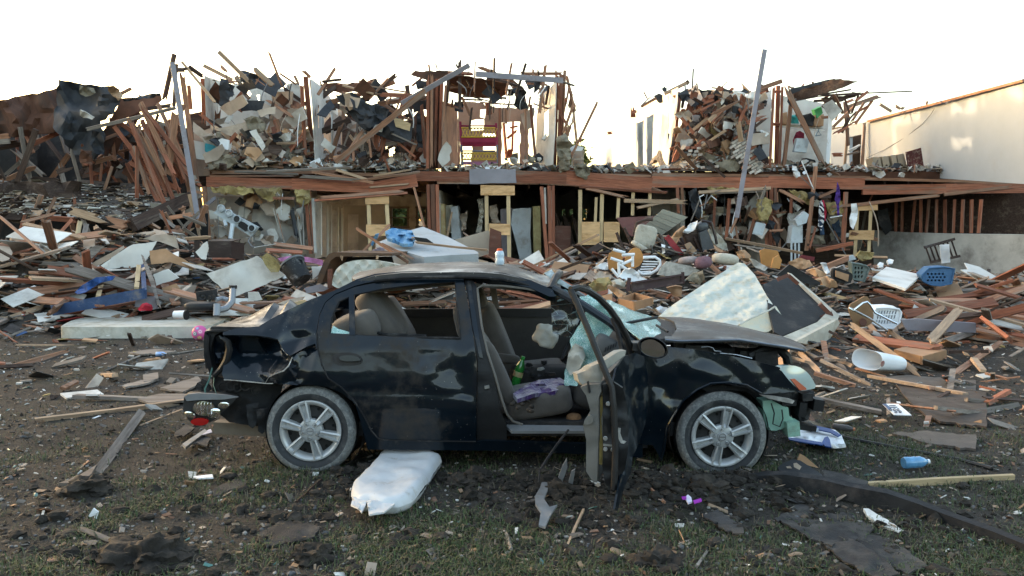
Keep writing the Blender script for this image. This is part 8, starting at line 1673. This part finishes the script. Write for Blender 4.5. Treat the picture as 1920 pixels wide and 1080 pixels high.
for _ in range(1150):
    u = g.random()
    if u < .55: x, y = g.uniform(-1.2,1.9),5.2 + g.gauss(0,.22)
    elif u < .75: x, y = g.uniform(-2.9,2.6),4.5 + g.gauss(0,.5)
    else:
        y = g.uniform(2.8,5.5); x = g.uniform(-.62,.62) * y
    if abs(y - 4.95) < .35 and -1.05 < x < -.30 and u < .8: continue
    items.append((x, y, g.choice((.012,.015,.02,.025,.035,.05)) * g.uniform(.7,1.2),0))
scatter_rocks('soil_clods', 'dark clods of churned soil around the car', items, [dirtm],5, sub=2, rough=.5)
def clod(label, px, py, s_, seed, m=dirtm, name='soil_clod', cat='clod'):
    q = GZ(px, py); V_, F_ = rock_mesh(seed, .62,4,.62)
    return obj(name, (V_ * s_ + np.array([q.x, q.y, q.z + s_ * .18])).tolist(), F_.tolist(), m, None, label=label, cat=cat, smooth=40)
for a in (('largest dark clod of soil at the lower left of the grass', 270,1062,.17,1),('dark clod at the left edge below the weathered board', 165,925,.13,2),('dark clod second from the left at the bottom, broken open', 330,1045,.09,3),('clod under the car sill left of the trailing belt', 898,905,.10,4),('round clod below the car sill, nearest the white sack', 862,912,.08,5),('big clod right of the grey plastic fin', 1050,925,.09,6),('clod in front of the lower door edge', 985,905,.07,7),('big clod left of the front wheel', 1255,915,.10,8),('crumbled clod in front of the front wheel', 1330,925,.11,9),('clod with embedded gravel below the open door', 1215,905,.08,10),('clod right of the white sack neck', 900,940,.07,11),('dark muddy clod at the bottom left of centre', 585,1050,.10,12),('clod in the grass near the bottom centre', 745,1030,.07,13),('brown root clod at the bottom right of centre', 1235,1068,.11,14),('small clod beneath the tip of the open door', 1190,985,.06,15),('round muddy lump beside the dark splinter', 556,962,.06,16),('long ridge clod in front of the rear wheel', 690,890,.09,17),('clod between the rear wheel and the white sack', 640,890,.07,18)): clod(*a)
for a in (('grey rounded stone near the bottom edge right of the centre', 955,1066,.030,31, stoneg),('pale cracked stone above the grey plastic trim', 997,905,.035,32, stone),('brown flat stone right of the plastic trim', 1000,1002,.035,33, stoneb),('pale stone at the bottom edge left of centre', 548,1052,.022,34, stone),('tan stone in the grass at the lower left', 420,1056,.024,35, stoneb),('flat brown stone below the white sack', 655,1020,.045,36, stoneb),('grey stone at the lower centre left', 610,1000,.016,37, stoneg),('small white stone below the open door', 1290,1030,.016,38, stone)): clod(*a, 'stone', 'stone')
# fine litter pressed into the foreground
def fine_litter(n, seed):
    g = random.Random(seed); ms = [tan, gryw, brn, dryt, dry, shing, carp, stoneb, mat('glass_bit', (.10,.22,.19),.2,.3)]; V_, F_, fm = [],[],[]
    for _ in range(n):
        y = 2.6 + g.random() ** 1.2 * 9; x = g.uniform(-.9,.9) * y; k = g.choices(range(9),(4,6,4,4,2.5,5,3,4,.8))[0]
        L = g.uniform(.012,.05) * (2.2 if g.random() < .12 else 1); wd = L * g.uniform(.15,.8); th = g.uniform(.002,.008); z = ground_h(x, y) + .004 + g.random() * .012
        M = Matrix.Rotation(g.uniform(0,6.3),3, 'Z') @ Matrix.Rotation(g.gauss(0,.3),3, 'Y') @ Matrix.Rotation(g.gauss(0,.4),3, 'X'); b0 = len(V_)
        for i in (-1,1):
            for j in (-1,1):
                for u in (-1,1): V_.append(Vector((x, y, z)) + M @ Vector((i * L / 2 * g.uniform(.6,1.2), j * wd / 2 * g.uniform(.4,1.2), u * th / 2)))
        F_ += [tuple(b0 + i for i in f) for f in ((0,1,3,2),(4,6,7,5),(0,4,5,1),(2,3,7,6),(0,2,6,4),(1,5,7,3))]; fm += [k] * 6
    obj('fine_litter', V_, F_, None, None, label='fine wood chips, shingle grit and scraps trodden into the foreground', kind='stuff', cat='debris', mats=ms, fmat=fm)
fine_litter(6000,91)
# grass blades
def grass(name, label, n, cover, seed, mats_):
    gg = np.random.default_rng(seed); x = np.empty(0); y = np.empty(0)
    while len(x) < n:
        yy = 2.5 + gg.random(n) ** 1.25 * 5.6; xx = gg.uniform(-.95,.95, n) * yy
        k = np.array([cover(a, b) for a, b in zip(xx, yy)]) > gg.random(n); x = np.concatenate([x, xx[k]]); y = np.concatenate([y, yy[k]])
    x, y = x[:n], y[:n]; z = np.array([ground_h(a, b) for a, b in zip(x, y)])
    p = np.stack([x, y, z - .004],1); h = gg.uniform(.018,.062, n) * gg.uniform(.6,1.2, n); a = gg.uniform(0,6.28, n); l = gg.uniform(.3,2.2, n); wd = gg.uniform(.0016,.0032, n)
    d = np.stack([np.cos(a), np.sin(a), np.zeros(n)],1); s_ = np.stack([-np.sin(a), np.cos(a), np.zeros(n)],1); up = np.array([0,0,1.])
    mid = p + up * (h * .6)[:, None] + d * (h * l * .25)[:, None]; tip = p + up * (h * (1 - .62 * l / 2.2))[:, None] + d * (h * l * .8)[:, None]
    V_ = np.stack([p - s_ * wd[:, None], p + s_ * wd[:, None], mid + s_ * (wd * .8)[:, None], mid - s_ * (wd * .8)[:, None], tip],1).reshape(-1,3)
    me = bpy.data.meshes.new(name); i = np.arange(n) * 5
    F_ = np.concatenate([np.stack([i, i + 1, i + 2, i + 3],1).ravel(), np.stack([i + 3, i + 2, i + 4],1).ravel()])
    me.vertices.add(len(V_)); me.vertices.foreach_set('co', V_.ravel()); me.loops.add(len(F_)); me.loops.foreach_set('vertex_index', F_.astype(np.int32))
    me.polygons.add(2 * n); st = np.concatenate([np.arange(n) * 4,4 * n + np.arange(n) * 3]).astype(np.int32); me.polygons.foreach_set('loop_start', st)
    for m in mats_: me.materials.append(m)
    k = gg.integers(0, len(mats_), n); me.polygons.foreach_set('material_index', np.concatenate([k, k]).astype(np.int32)); me.update(calc_edges=True); me.validate()
    return tag(shared(name, me, Matrix.Identity(4)), label, 'grass', None, 'stuff')
def cover(x, y):
    c = .24 + 1.25 * nz((x, y, 11),.9) + 1.2 * nz((x, y, 13),2.9) + (.40 if y < 4.7 else .1) * sstep(-1.6,.6, x)
    c *= 1 - sstep(5.4,7.2, y) * (.75 if x > 1.5 else 1.0)
    c *= 1 - .85 * math.exp(-((y - 5.2) / .32) ** 2) * (1 if -1.3 < x < 2.2 else 0)
    return max(0, min(1, c))
ga = mat('grass_green', (.045,.075,.022),.7,.4,30, bump=0, orand=0); gb2 = mat('grass_olive', (.066,.080,.034),.8,.4,30, bump=0, orand=0); gc = mat('grass_dry', (.12,.10,.068),.9,.3,30, bump=0, orand=0)
grass('grass', 'short patchy grass in the foreground', 92000, cover, 8,[ga, ga, gb2, gc])
grass('dead_grass', 'flattened dead grass stems on the soil', 34000, lambda x, y: .25 + .5 * cover(x, y),9,[gc, gb2])
